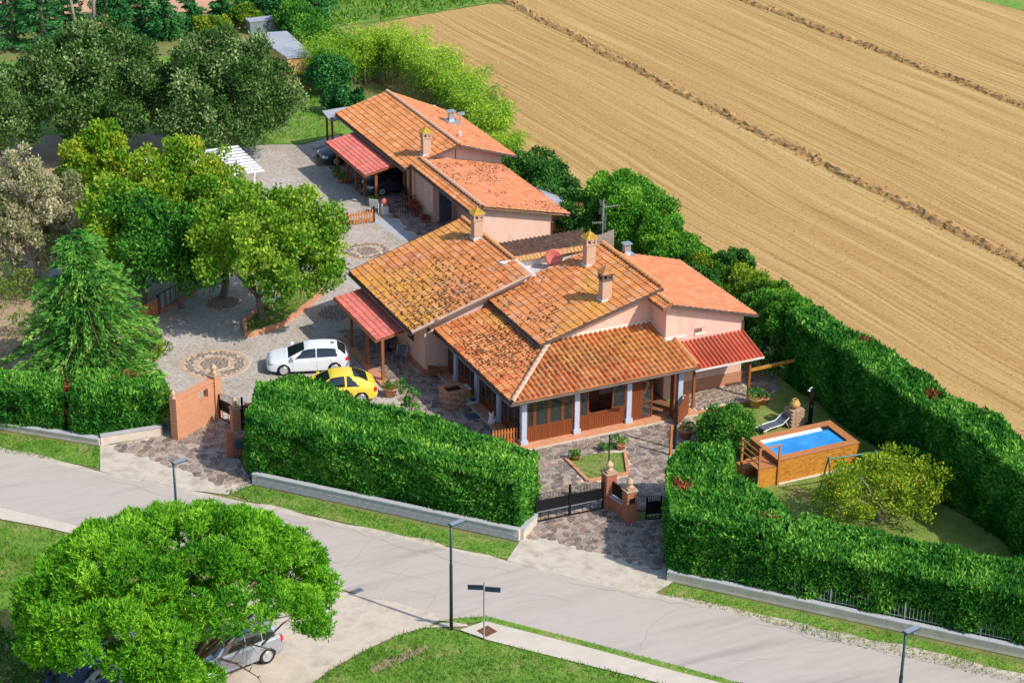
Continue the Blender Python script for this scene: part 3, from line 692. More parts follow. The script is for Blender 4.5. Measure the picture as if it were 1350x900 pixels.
# =================================================================== the ground
RD0, RT_, RN = Vector((-11.11, -2.83, 0)), Vector((0.671, -0.741, 0)), Vector((-0.741, -0.671, 0))
def RDP(t, n): return RD0 + RT_ * t + RN * n
def ragged(a, b, n, amp, seed):
    r = random.Random(seed); a, b = Vector(a), Vector(b); d = (b - a); nn = Vector((-d.y, d.x, 0)).normalized()
    return [a + d * (i / n) + nn * (r.uniform(-amp, amp) + 0.5 * amp * math.sin(i * 0.9 + seed)) for i in range(n + 1)]
S = 1500
struct('ground', MB().sheet([(-S, -S), (S, -S), (S, S), (-S, S)], -0.03), 'ground')
# harrowed field behind the hedge, in three lands parted by rough furrows
fieldedge = [(17.3, -60), (17.3, 10), (17.6, 24), (17.4, 34), (16.6, 46), (15.2, 60), (16.5, 71)]
f1 = fieldedge + [(24, 73.2), (32.2, 74.5), (33.98, 73.0), (34.6, 50), (35.8, 28), (36.9, 6), (38.6, -60)]
struct('field', MB().sheet(f1, 0.0), 'field')
f2 = [(38.6, -60), (36.9, 6), (35.8, 28), (34.6, 50), (33.9, 76), (33.5, 110), (47, 110), (52.6, 67), (55.94, 33.5), (62, -60)]
struct('field', MB().sheet(f2, 0.0), 'field')
f3 = [(62, -60), (55.94, 33.5), (52.6, 67), (47, 110), (66, 96), (70.9, 59.8), (79, 30), (95, -60)]
struct('field', MB().sheet(f3, 0.0), 'field')
struct('far_meadow', MB().sheet([(70.9, 59.9), (68, 80), (120, 90), (130, -20), (95, -60), (79, 30)], 0.004), 'verge')
struct('distant_field', MB().sheet([G(-300, 70), G(0, 40), G(95, 36), G(160, 30), G(240, 22), G(340, 9), G(420, 4), (22, 86), (33, 92), (33, 260), (-160, 260), (-160, 92)], 0.004), 'farfield')
struct('green_bank', MB().sheet([(16, 73), (24, 73.3), (33, 74.8), (33.4, 92), (22, 85.8), (12, 84.6)], 0.008), 'verge')
def furrow(name, pts, wd, seed):
    """a ragged ridge of turned clods between two lands of the field"""
    r = random.Random(seed); mb = MB(); q = []
    for i in range(len(pts) - 1):
        a, b = Vector((*pts[i], 0)), Vector((*pts[i + 1], 0)); n = int((b - a).length / 0.35)
        for k in range(n): q.append(a.lerp(b, k / n))
    cols = 7; rows = []
    for i, p in enumerate(q):
        d = (q[min(i + 1, len(q) - 1)] - q[max(i - 1, 0)]).normalized(); nn = Vector((-d.y, d.x, 0)); row = []
        off = 0.15 * math.sin(i * 0.21) + r.uniform(-0.12, 0.12)
        for j in range(cols):
            t = j / (cols - 1) * 2 - 1; h = max(0, 1 - t * t) * 0.20 * r.uniform(0.3, 1.7) + (0.012 if j in (0, cols - 1) else 0.02)
            row.append(p + nn * (t * wd * 0.5 + off + r.uniform(-0.06, 0.06)) + Vector((0, 0, h)))
        rows.append(row)
    vs = [v for row in rows for v in row]
    fs = [(i * cols + j, i * cols + j + 1, (i + 1) * cols + j + 1, (i + 1) * cols + j) for i in range(len(rows) - 1) for j in range(cols - 1)]
    mb.add(vs, fs)
    for p in q:
        for k in range(3):
            c = p + Vector((r.gauss(0, wd * 0.42), r.uniform(-.2, .2), r.uniform(0.02, 0.16))); s = r.uniform(0.03, 0.12)
            o6 = [c + Vector(v) * s * r.uniform(0.7, 1.3) for v in ((1, 0, 0), (-1, 0, 0), (0, 1, 0), (0, -1, 0), (0, 0, 1), (0, 0, -1))]
            mb.add(o6, [(0, 2, 4), (2, 1, 4), (1, 3, 4), (3, 0, 4), (2, 0, 5), (1, 2, 5), (3, 1, 5), (0, 3, 5)])
    tag(part(name, mb, 'clod'), kind='stuff')
furrow('furrow_ridge', [(33.9, 76), (34.6, 50), (35.8, 28), (36.9, 6), (37.6, -20)], 0.85, 3)
furrow('furrow_ridge', [(50.2, 85), (52.6, 67), (55.94, 33.5), (57.2, 20), (59, -5)], 0.75, 4)
mb = MB()
for x0_, x1_ in ((24.6, 27.9), (26.2, 29.5), (42.5, 45.6), (44.2, 47.3)):         # faint wheel tracks
    q = [Vector((x0_ + (x1_ - x0_) * i / 40 + .12 * math.sin(i * .8), 72 - 84 * i / 40, .004)) for i in range(41)]
    for i in range(40): mb.add([q[i] + Vector((-.14, 0, 0)), q[i] + Vector((.14, 0, 0)), q[i + 1] + Vector((.14, 0, 0)), q[i + 1] + Vector((-.14, 0, 0))], [(0, 3, 2, 1)])
tag(part('wheel_tracks', mb, mat('tracked_soil', (0.31, 0.18, 0.05), 0.95, (0.47, 0.29, 0.10), scale=3, detail=8)), kind='stuff')
r_ = random.Random(5); mb = MB()
for k in range(3500):                                           # loose clods over the nearer land
    y = r_.uniform(-14, 60); x = r_.uniform(17.8, 50); c = Vector((x, y, 0.01)); s = r_.uniform(0.02, 0.06)
    o5 = [c + Vector(v) * s * r_.uniform(0.6, 1.4) for v in ((1, 0, 0), (0, 1, 0), (-1, 0, 0), (0, -1, 0), (0, 0, 1))]
    mb.add(o5, [(0, 1, 4), (1, 2, 4), (2, 3, 4), (3, 0, 4)])
tag(part('soil_clods', mb, 'clod'), kind='stuff')

# road, verges, pavement
top = ragged(RDP(-45, 0.35), RDP(75, 0.45), 120, 0.10, 1); bot = ragged(RDP(75, 5.15), RDP(-45, 5.2), 120, 0.10, 2)
struct('road', MB().sheet(top + bot, 0.012), 'asphalt')
struct('road_margin', MB().sheet(ragged(RDP(-45, 0.05), RDP(75, 0.1), 120, 0.16, 7) + ragged(RDP(75, 0.9), RDP(-45, 0.9), 120, 0.02, 8), 0.007), 'apron')
def cracks():
    r = random.Random(12); mb = MB()
    def crack(p, d, n, st, wd):
        p = Vector(p); d = Vector(d).normalized()
        for i in range(n):
            d2 = (d + Vector((r.uniform(-.45, .45), r.uniform(-.45, .45), 0))).normalized(); q = p + d2 * st * r.uniform(0.6, 1.3)
            s_ = Vector((d2.y, -d2.x, 0)) * wd * r.uniform(0.5, 1.4); mb.add([p - s_ + Vector((0, 0, .0165)), p + s_ + Vector((0, 0, .0165)), q + s_ * .8 + Vector((0, 0, .0165)), q - s_ * .8 + Vector((0, 0, .0165))], [(0, 1, 2, 3)]); p = q
    for t0 in (-12, -4, 3, 12, 20): crack(RDP(t0, 0.75 + r.uniform(0, .1)), RT_, 22, 0.32, 0.008)
    for k in range(16): crack(RDP(r.uniform(-8, 26), r.uniform(1, 4.6)), (r.uniform(-1, 1), r.uniform(-1, 1), 0), r.randint(5, 14), 0.22, 0.0045)
    return part('road_cracks', mb, MT['black'] if False else mat('crack_tar', (0.17, 0.15, 0.135), 0.9), kind='stuff')
cracks()
struct('gravel_yard', MB().sheet(gp((370, 764), (430, 776), (592, 803), (618, 825), (560, 827), (530, 835), (488, 853), (440, 880), (395, 912), (260, 960), (90, 960), (120, 860), (230, 780)), 0.009), 'gravel')
struct('pavement', MB().sheet(gp((641, 818), (760, 848), (900, 885), (1020, 915), (1010, 945), (873, 901), (740, 868), (641, 843), (606, 830)), 0.02), 'walk')
struct('pavement', MB().sheet(gp((-60, 655), (0, 669), (60, 683), (118, 697), (105, 706), (60, 695), (0, 684), (-60, 672)), 0.016), 'walk')
mh = G(642, 832); mb = MB().box(mh.x - .3, mh.y - .3, 0.02, mh.x + .3, mh.y + .3, 0.032, 0.3)
for k in range(5): mb.box(mh.x - .24, mh.y - .22 + k * .1, .032, mh.x + .24, mh.y - .18 + k * .1, .038, 0.3, (mh.x, mh.y))
tag(part('manhole_cover', mb, 'manhole'), 'square rusty brown cover set in the pavement at the foot of the street sign', 'manhole cover')
V1 = gp((-120, 540), (0, 571), (132, 589), (131, 616), (0, 596), (-120, 570)); V2 = gp((296, 648), (331, 640), (500, 680), (682, 719), (670, 737), (560, 713), (430, 683), (330, 660))
V3 = gp((886, 768), (1000, 795), (1200, 840), (1400, 888), (1400, 915), (1230, 875), (1100, 846), (960, 806), (876, 785))
V4 = gp((398, 912), (440, 882), (488, 855), (530, 836), (562, 827), (608, 833), (641, 845), (740, 869), (873, 902), (900, 915))
V5 = gp((-80, 668), (0, 688), (60, 700), (104, 710), (75, 740), (40, 790), (30, 850), (-80, 860))
for i, V in enumerate((V1, V2, V3, V4, V5)): struct('verge', MB().sheet(V, 0.004), 'verge')
struct('dry_patch', MB().sheet(gp((-40, 800), (30, 806), (44, 826), (38, 850), (-40, 852)), 0.0075), mat('dry_meadow', (0.26, 0.24, 0.06), 0.95, (0.38, 0.28, 0.11), scale=1.5, detail=8, bump=.5, bscale=8))
V6 = gp((566, 826), (590, 818), (612, 822), (641, 819), (760, 849), (900, 887), (1000, 912), (1010, 910), (900, 879), (760, 842), (641, 812), (600, 815), (575, 820))
struct('verge', MB().sheet(V6, 0.021), 'verge')
grass('verge_grass', V1, 150, 0.13, z=0.004, seed=1); grass('verge_grass', V2, 170, 0.13, z=0.004, seed=2); grass('verge_grass', V3, 150, 0.12, 'lawn', z=0.004, seed=3)
grass('verge_grass', V4, 190, 0.21, z=0.004, seed=4); grass('meadow_grass', V5, 130, 0.26, z=0.004, seed=5); grass('verge_grass', V6, 110, 0.09, z=0.021, seed=6)
struct('bare_patch', MB().sheet(gp((487, 878), (500, 868), (530, 861), (560, 850), (566, 853), (540, 868), (510, 882), (490, 886)), 0.0085), 'dirt')

# drive and yards
COB = [(-15.2, 7.6), (-13.6, 6.4), (-12, 5.4), (-3.2, -5.4), (-0.6, -0.7), (0, 9), (6, 22), (8, 30), (8.4, 47.3), (5.5, 46.3), (3.5, 47.2), (0, 48), (-5, 46), (-11, 41), (-16, 30), (-18.5, 22), (-18, 13), (-16.2, 9.2)]
struct('driveway', MB().sheet(COB, 0.004), 'cobble')
struct('bare_soil', MB().sheet([(-24, 12.5), (-19, 11.4), (-15.4, 8.4), (-16, 10.5), (-17.6, 13.5), (-18.2, 22), (-15.5, 31), (-11, 41), (-4.5, 46.5), (-2, 52), (-10, 56), (-30, 40), (-34, 20)], 0.002), 'dirt')
struct('back_lawn', MB().sheet([(1, 47.8), (3.5, 47.3), (5.5, 46.5), (8, 47.2), (12, 46), (12, 60), (4, 70), (-30, 80), (-60, 60), (-40, 40), (-12, 56), (-1.5, 52)], 0.003), 'verge')
paving('side_terrace', [(-3.45, 16.3), (-3.45, 3.4), (-1.7, -3.3), (-0.62, -3.3), (-0.62, 9.04), (-1.33, 9.04), (-1.33, 16.3)], 0.32, 0.012, 21, near=(-2.5, 2), parts=120)
paving('front_court', [(-2.5, -2.6), (-0.7, -0.72), (9.0, -0.72), (8.4, -2.4), (5.9, -5.6), (3.2, -8.4), (1.4, -7.6), (-2.5, -7.3)], 0.32, 0.012, 22, parts=300, near=(2, -6),
       keep=lambda x, y: not inpoly(np.array([[x, y]]), gp((743, 605), (775, 637), (830, 627), (826, 594), (790, 598)))[0])
paving('gate_forecourt', gp((692, 708), (706, 689), (797, 668), (812, 671), (830, 688), (905, 680), (890, 756), (878, 753), (800, 733), (734, 716)), 0.31, 0.012, 23, parts=200)
paving('left_gate_forecourt', gp((140, 588), (214, 574), (234, 579), (287, 552), (325, 563), (312, 600), (331, 636), (300, 644), (215, 612)), 0.32, 0.012, 24, parts=200)
paving('annex_court', [(5.6, 33.5), (7.7, 33.5), (7.7, 29.2), (9.2, 29.2), (9.2, 23), (6.5, 23), (5.9, 28)], 0.46, 0.012, 25, parts=0)
paving('carport_floor', [(5.55, 33.6), (9.8, 33.6), (9.8, 45.2), (6.2, 45.6), (4.9, 43.3), (5.3, 40)], 0.46, 0.012, 26, parts=0)
struct('drive_apron', MB().sheet(gp((690, 705), (734, 716), (800, 733), (878, 752), (889, 766), (855, 787), (760, 763), (668, 739), (686, 712)), 0.016), 'apron')
struct('drive_apron', MB().sheet(gp((132, 586), (152, 587), (215, 612), (300, 643), (336, 637), (300, 652), (250, 646), (132, 621)), 0.016), 'apron')
struct('yard_walk', MB().sheet(gp((490, 291), (512, 287), (550, 309), (533, 318)), 0.010), 'coping')
LAWN = [(8.6, -0.9), (12.9, -0.2), (15.0, 1.7), (15.4, 4.2), (15.4, -17.3), (12.5, -22.5), (5.6, -14.6), (4.6, -9), (5.8, -5.4), (8.2, -2.4)]
struct('lawn', MB().sheet(LAWN, 0.006), 'lawn'); grass('lawn_grass', LAWN, 60, 0.055, 'lawn', z=0.006, seed=11, wid=0.03)
paving('side_path', [(12.3, -0.7), (14.4, 0.2), (15.2, 1.7), (14.6, 3.4), (13.3, 3.4), (12.9, 1.2)], 0.4, 0.01, 27)

def mosaic(px, py, R, name='paving_mosaic', seed=1):
    c = G(px, py); ci = [(c.x + R * math.cos(a), c.y + R * math.sin(a)) for a in np.linspace(0, 2 * PI, 40, endpoint=False)]
    o = struct(name, MB().sheet(ci, 0.009), 'mortar')
    def ring(r0, r1, z, m, nm):
        mb = MB(); n = 48
        for k in range(n):
            a0, a1 = 2 * PI * k / n, 2 * PI * (k + .92) / n
            mb.prism([(c.x + rr * math.cos(a), c.y + rr * math.sin(a)) for rr, a in ((r0, a0), (r1, a0), (r1, a1), (r0, a1))], 0.009, z)
        part(nm, mb, m, o)
    ring(R * 0.86, R * 0.97, 0.03, 'ringtan', 'brick_ring')
    if R > 1.3: ring(R * 0.46, R * 0.55, 0.028, 'ringtan', 'brick_ring')
    mb = MB(); cs = cells(ci, 0.19, seed)
    r = random.Random(seed)
    for q in cs:
        x, y = sum(p[0] for p in q) / len(q), sum(p[1] for p in q) / len(q); d = math.hypot(x - c.x, y - c.y) / R
        if d > 0.83 or (R > 1.3 and 0.42 < d < 0.59): continue
        q2 = [(x + (p[0] - x) * 0.76, y + (p[1] - y) * 0.76) for p in q]; g = r.uniform(0.5, 1.3); n = len(q2)
        mb.add([(a, b, .009) for a, b in q2] + [(a, b, .03 + r.uniform(0, .01)) for a, b in q2], [tuple(range(n, 2 * n))] + [(i, (i + 1) % n, n + (i + 1) % n, n + i) for i in range(n)])
    part('mosaic_stones', mb, 'stone2', o, kind='stuff')
mosaic(283, 480, 1.85, seed=1); mosaic(445, 412.5, 1.25, seed=2); mosaic(294, 399.5, 1.1, seed=3); mosaic(484, 331, 1.5, seed=4)

# =================================================================== the main house
H = thing('house', 'single storey pink house with orange tiled roofs and a glazed wooden veranda', 'house', (4, 6, 0))
EA = (-2.3, 8.3, 3.0)                     # roof A, left wing
PA = (5.05 - 3.0) / 6.65
def GP(px, py, e, x0, pitch):
    """point of a roof plane rising along +x"""
    z = 4.0
    for _ in range(40):
        p = G(px, py, z); z = z * 0.5 + 0.5 * (e + (p.x - x0) * pitch)
    return G(px, py, z)
# walls
def wall(poly, z0, z1, z1s=None, m='pink', name='wall', parent=H): return part(name, MB().prism(poly, z0, z1, z1s), m, parent)
def wx(x0, x1, y, th, z0, za, zb, m='pink', name='wall'):
    """upright wall along x at y (its face towards -y), top running from za to zb"""
    mb = MB(); mb.add([(x0, y, z0), (x1, y, z0), (x1, y + th, z0), (x0, y + th, z0), (x0, y, za), (x1, y, zb), (x1, y + th, zb), (x0, y + th, za)],
                      [(3, 2, 1, 0), (4, 5, 6, 7), (0, 1, 5, 4), (1, 2, 6, 5), (2, 3, 7, 6), (3, 0, 4, 7)]); return part(name, mb, m, H)
ZA = lambda x: 3.0 + (x + 2.3) * PA - 0.16
wall([(-1.3, 9.05), (-1.0, 9.05), (-1.0, 16.4), (-1.3, 16.4)], 0, ZA(-1.3))
wx(-0.998, 4.35, 9.05, 0.3, 0, ZA(-1.0), ZA(4.35)); wx(-0.998, 4.35, 16.1, 0.3, 0, ZA(-1.0), ZA(4.35))
wall([(4.35, 9.05), (4.6, 9.05), (4.6, 16.4), (4.35, 16.4)], 0, ZA(4.35))
part('wall_skirting', MB().box(-1.33, 9.02, 0, -1.302, 16.4, 0.42).box(-1.33, 9.02, 0, 1.0, 9.047, 0.42), 'brickskirt', H)
wx(2.75, 8.6, 3.27, 0.3, 0, 3.7 + 0.5 * .27 - .16, 5.28, name='wall'); wall([(2.75, 3.572), (3.0, 3.572), (3.0, 9.0), (2.75, 9.0)], 0, 3.68)
part('wall_flashing', MB().beam((2.9, 3.25, 3.66), (8.6, 3.25, 3.66), 0.05, 0.16).beam((8.58, 3.25, 3.68), (8.58, 1.66, 3.33), 0.05, 0.14).beam((8.6, 1.65, 3.32), (9.75, 1.65, 3.32), 0.05, 0.14), 'pink_white', H)
# room C with its long right slope
ZC = lambda x: 5.3 - (x - 8.7) * 0.28 - 0.16
wall([(8.6, 1.67), (8.85, 1.67), (8.85, 8.7), (8.6, 8.7)], 0, 5.12); wx(8.852, 13.1, 1.67, 0.3, 0, ZC(8.85), ZC(13.1)); wall([(12.85, 1.972), (13.1, 1.972), (13.1, 8.7), (12.85, 8.7)], 0, ZC(13.1)); wx(8.852, 13.1, 8.7, 0.3, 0, ZC(8.85), ZC(13.1))
part('wall_skirting', MB().box(9.6, 1.64, 0, 13.13, 1.668, 0.75), 'brickskirt', H)
# roofs
RA = roof(H, 'roof', EA, (0, 1), (1, 0), PA, [(0, 0), (8.75, 0), (8.75, 6.65), (0, 6.65)], pal='A', seed=2, moss=1.5, mossc=(1.6, 1.7, 3.0, 2.4), label='left wing roof, yellow with lichen')
caps(RA, (4.35, 10.3, 5.1), (4.35, 17.05, 5.1)); strip(RA, 'verge_board', (-2.32, 8.27, 3.02), (4.35, 8.27, 5.07), 0.05, 0.10, 'ledge')
strip(RA, 'verge_board', (-2.32, 17.08, 2.98), (4.35, 17.08, 5.03), 0.05, 0.14, 'post'); gutter(H, (-2.4, 8.2, 2.93), (-2.4, 17.15, 2.93))
part('soffit', MB().slab([(4.35, 8.3, 5.06), (4.62, 8.3, 5.0), (4.62, 17, 5.0), (4.35, 17, 5.06)], 0.12), 'flash', H)
RB = roof(H, 'roof', (2.25, 2.85, 3.7), (0, 1), (1, 0), 0.274, [(0, 0), (6.6, 0), (6.6, 6.75), (0, 6.75)], pal='A', seed=3, moss=0.5, label='raised middle roof with two brick chimneys')
caps(RB, (9.03, 2.8, 5.6), (9.03, 9.5, 5.6), r=0.15); strip(RB, 'verge_board', (2.2, 2.8, 3.66), (9.02, 2.8, 5.53), 0.07, 0.13, 'gutter'); gutter(H, (2.16, 2.8, 3.62), (2.16, 9.45, 3.62))
RC = roof(H, 'roof', (13.65, 1.3, 3.9), (0, 1), (-1, 0), 0.283, [(0, 0), (8.0, 0), (8.0, 4.95), (0, 4.95)], prof=PROF_SMALL, pal='S', seed=4, tw=0.25, label='smooth salmon coloured slope at the back')
caps(RC, (8.7, 1.3, 5.33), (8.7, 2.9, 5.33)); roof(H, 'roof', (8.2, 1.3, 5.17), (0, 1), (1, 0), 0.28, [(0, 0), (1.6, 0), (1.6, 0.5), (0, 0.5)], pal='D', seed=5, label='short strip of tiles beside the gable')
strip(RC, 'verge_board', (8.7, 1.27, 5.25), (13.66, 1.27, 3.85), 0.06, 0.13, 'gutter'); gutter(H, (13.75, 1.3, 3.85), (13.75, 9.3, 3.85))
# porch roof round the corner
pf = 0.22
hipx = 3.6
F1 = roof(H, 'roof', (-0.93, -0.68, 2.75), (0, 1), (1, 0), pf, [(0, 0), (9.4, 0), (9.4, hipx), (3.95, 3.95)], pal='F', seed=6, moss=1.6, mossc=(5.0, 2.0, 2.4, 1.6), prof=PROF_MARS, tl=0.33, tw=0.25, label='left side of the porch roof with dark moss')
F2 = roof(H, 'roof', (-0.93, -0.68, 2.75), (1, 0), (0, 1), pf, [(0, 0), (10.05, 0), (10.05, 2.33), (9.5, 2.33), (9.5, 3.95), (3.95, 3.95)], pal='F', seed=7, moss=1.3, mossc=(4.5, 2.2, 2.6, 1.0), prof=PROF_COPPI, tl=0.38, tw=0.275, label='front side of the porch roof with bold rounded tiles')
caps(F2, (-0.93, -0.68, 2.8), (2.85, 3.1, 3.64), m='hipcap', name='hip_tile', r=0.14, L=0.42)
caps(F2, (9.12, -0.68, 2.80), (9.12, 1.6, 3.3), r=0.11, name='edge_tile')
gutter(H, (-1.03, 8.7, 2.68), (-1.03, -0.75, 2.68)); gutter(H, (-1.0, -0.78, 2.68), (9.15, -0.78, 2.68))
RR = roof(H, 'roof', (9.2, -0.32, 2.38), (1, 0), (0, 1), 0.31, [(0, 0), (3.95, 0), (3.75, 1.99), (0, 1.99)], pal='R', seed=8, tilemat='tile', prof=PROF_COPPI, tl=2.0, tw=0.245, th=0.06, label='bright red lean-to roof over the side window')
strip(H, 'eaves_board', (9.2, -0.36, 2.34), (13.15, -0.36, 2.34), 0.05, 0.09, 'offwhite')
for x in (9.4, 12.6): part('post', MB().box(x - .06, 0.0, 0.05, x + .06, 0.12, 2.36), 'post', H)
# red canopy on the left
CA = roof(H, 'canopy', (-3.75, 9.55, 2.3), (0, 1), (1, 0), 0.155, [(0, 0), (6.0, 0), (6.0, 2.4), (0, 2.4)], pal='P', seed=9, prof=PROF_SMALL, tw=0.19, tl=0.30, th=0.07, label='red pressed metal canopy over the side terrace')
part('canopy_frame', MB().beam((-3.78, 9.5, 2.24), (-3.78, 15.6, 2.24), 0.08, 0.12).beam((-3.8, 9.52, 2.25), (-1.35, 9.52, 2.63), 0.06, 0.1).beam((-3.8, 15.58, 2.25), (-1.35, 15.58, 2.63), 0.06, 0.1), 'post', H)
for y in (13.85, 11.55, 9.42): part('post', MB().box(-3.54, y - .07, 0.1, -3.40, y + .07, 2.3), 'post', H)
part('terrace_edge', MB().box(-3.78, 8.1, 0.0, -3.3, 15.2, 0.10), 'brick', H)
part('soffit_boards', MB().slab([(-2.2, 8.4, 2.84), (-1.0, 8.4, 3.2), (-1.0, 17, 3.2), (-2.2, 17, 2.84)], 0.03), 'post', H)

# brown hipped part between the wings
GR = roof(H, 'roof', (4.45, 17.2, 3.08), (1, 0), (0, -1), 0.285, [(0, 0), (7.4, 0), (4.2, 6.7), (0, 6.7)], pal='B', seed=10, moss=0.7, prof=PROF_COPPI, tw=0.27, tl=0.4, label='low brown mossy roof between the two wings')
wx(4.602, 8.598, 10.62, 0.2, 0, 4.86, 4.86, m='pink_white'); wall([(11.3, 10.8), (11.5, 10.8), (11.5, 17), (11.3, 17)], 0, 3.1)
# short coping tiles falling towards the viewer along its top
k = MB(); n = 8
for i in range(n + 1):
    for x in (0.0, 1.0): k.v.append((0.10 * math.cos(PI * i / n), -0.30 + 0.45 * x, 0.09 * math.sin(PI * i / n) - 0.12 + 0.1 * x))
k.f = [(2 * i, 2 * i + 1, 2 * i + 3, 2 * i + 2) for i in range(n)]
cpm = k.mesh('coping_tile', mat('coping_clay', (0.60, 0.30, 0.09), 0.85, (0.66, 0.40, 0.16), scale=3), True)
for i in range(19): inst('coping_tile', cpm, GR, Matrix.Translation((4.5 + i * 0.215, 10.45, 5.07)))
caps(GR, (4.3, 10.58, 5.04), (8.65, 10.58, 5.04), r=0.12)
part('gable_flashing', MB().slab([(3.55, 10.55, 5.02), (4.5, 10.3, 5.12), (4.9, 9.7, 4.55), (4.55, 8.9, 4.75)], 0.3), 'flash', H)
part('valley_gutter', MB().slab([(4.6, 9.3, 4.25), (8.9, 9.5, 5.0), (8.9, 10.62, 5.0), (4.6, 10.62, 4.25)], 0.1), 'flash', H)
dish = part('satellite_dish', MB().lathe([(0.0, 0.0), (0.22, 0.015), (0.36, 0.05), (0.46, 0.1), (0.46, 0.115), (0.34, 0.065), (0.0, 0.02)], n=24).tube([(0, 0, 0.02), (0.05, -0.1, -0.3)], 0.025, 6).tube([(0, -0.44, 0.1), (0, -0.2, 0.42)], 0.014, 5), 'dish', H, True)
dish.matrix_local = Matrix.Translation(-H.location) @ frame(Vector((6.35, 9.75, 5.1)), (0.9, -0.42, 0), (-0.42, -0.85, 0.35))
def chimney(x, y, z0, h, w=0.52, lichen=True, wood=False, label=None, dark=False):
    c = part('chimney', MB().box(x - w / 2, y - w * .42, z0 - 0.35, x + w / 2, y + w * .42, z0 + h * 0.62), MT['chim'], H, label=label)
    part('flashing', MB().box(x - w * .62, y - w * .54, z0 - 0.3, x + w * .62, y + w * .54, z0 + 0.10), 'flash', c)
    mb = MB().box(x - w * .6, y - w * .52, z0 + h * .62, x + w * .6, y + w * .52, z0 + h * .66)
    for i in (-1, 0, 1):
        for s in (-1, 1): mb.box(x + i * w * .48 - .04, y + s * w * .4 - .04, z0 + h * .66, x + i * w * .48 + .04, y + s * w * .4 + .04, z0 + h * .78)
    for i in (-.25, .25):
        for s in (-1, 1): mb.box(x + s * w * .5 - .03, y + i * w - .02, z0 + h * .66, x + s * w * .5 + .03, y + i * w + .02, z0 + h * .78)
    mb.box(x - w * .62, y - w * .54, z0 + h * .78, x + w * .62, y + w * .54, z0 + h * .82)
    part('smoke_slots', mb, MT['chimdark'] if dark else MT['chim'], c)
    # stepped pyramid of small tiles
    mb = MB(); m_ = 5
    for i in range(m_):
        t0, t1 = 1 - i / m_, 1 - (i + 1) / m_; za, zb = z0 + h * .82 + i * h * .18 / m_, z0 + h * .82 + (i + 1) * h * .18 / m_
        a, b, a1, b1 = w * .68 * t0, w * .6 * t0, w * .68 * t1, w * .6 * t1
        mb.add([(x - a, y - b, za + .01), (x + a, y - b, za + .01), (x + a, y + b, za + .01), (x - a, y + b, za + .01), (x - a1, y - b1, zb), (x + a1, y - b1, zb), (x + a1, y + b1, zb), (x - a1, y + b1, zb)],
               [(3, 2, 1, 0), (4, 5, 6, 7), (0, 1, 5, 4), (1, 2, 6, 5), (2, 3, 7, 6), (3, 0, 4, 7)])
        for q in range(6):
            u = (q / 5 * 2 - 1)
            for p0, p1 in (((x + u * a, y - b, za + .02), (x + u * a1, y - b1, zb + .015)), ((x - a, y + u * b, za + .02), (x - a1, y + u * b1, zb + .015))): mb.beam(p0, p1, 0.035, 0.035)
    part('chimney_cap', mb, MT['lichen'] if lichen else MT['cap'], c)
    mb = MB().lathe([(0.03, 0), (0.045, 0.06), (0.0, 0.14)], (x, y, z0 + h), 8); part('finial', mb, 'pot', c)
    return c
MT['chim'] = brick_mat('chimney_brick', (0.50, 0.27, 0.17), (0.58, 0.35, 0.24), (0.55, 0.4, 0.3), bw=0.2, bh=0.07)
MT['chimdark'] = mat('sooty_brick', (0.08, 0.06, 0.05), 0.9, (0.2, 0.13, 0.1), scale=8)
MT['lichen'] = mat('lichen_tile', (0.45, 0.22, 0.06), 0.9, (0.55, 0.36, 0.04), (0.62, 0.45, 0.07), scale=6)
p = GP(629, 314, 3.0, -2.3, PA); chimney(p.x, p.y, p.z, 1.75, label='chimney of the left wing, cap yellow with lichen')
p = GP(776.5, 349, 3.7, 2.25, .274); chimney(p.x, p.y, p.z, 1.85, label='rear chimney of the middle roof')
p = GP(797.5, 395, 3.7, 2.25, .274); chimney(p.x, p.y, p.z, 1.8, lichen=False, dark=True, label='front chimney of the middle roof with sooty slots')
# aerial on the far gable
mb = MB().tube([(9.12, 9.62, 4.6), (9.12, 9.62, 7.95)], 0.025, 6)
def yagi(c, d, L, n, w_):
    c, d = Vector(c), Vector(d).normalized(); s_ = d.cross(Vector((0, 0, 1))).normalized(); mb.beam(c, c + d * L, 0.02, 0.02)
    for i in range(n): p = c + d * L * (i + .5) / n; mb.beam(p - s_ * w_, p + s_ * w_, 0.012, 0.012)
yagi((9.12, 9.62, 7.5), (0.95, 0.25, -0.1), 1.1, 11, 0.10); yagi((9.12, 9.62, 6.7), (-0.9, 0.1, 0.0), 0.6, 5, 0.16)
for zz, dd in ((7.5, -1), (6.7, 1)):
    for i in range(5):
        for sg in (-1, 1): mb.beam((9.12 + dd * .05, 9.62 - 0.28, zz + sg * (0.05 + i * .07)), (9.12 + dd * (0.05 + .02 * i), 9.62 + 0.28, zz + sg * (0.08 + i * .08)), 0.012, 0.012)
part('television_aerial', mb, 'galv', H)
mb = MB().box(10.15, 9.0, 4.7, 10.5, 9.3, 5.35).box(10.08, 8.93, 5.45, 10.57, 9.37, 5.5).box(10.2, 9.05, 5.35, 10.24, 9.09, 5.45).box(10.4, 9.2, 5.35, 10.45, 9.25, 5.45).box(10.0, 8.8, 4.7, 10.7, 9.45, 4.92)
part('metal_flue', mb, 'galv', H)

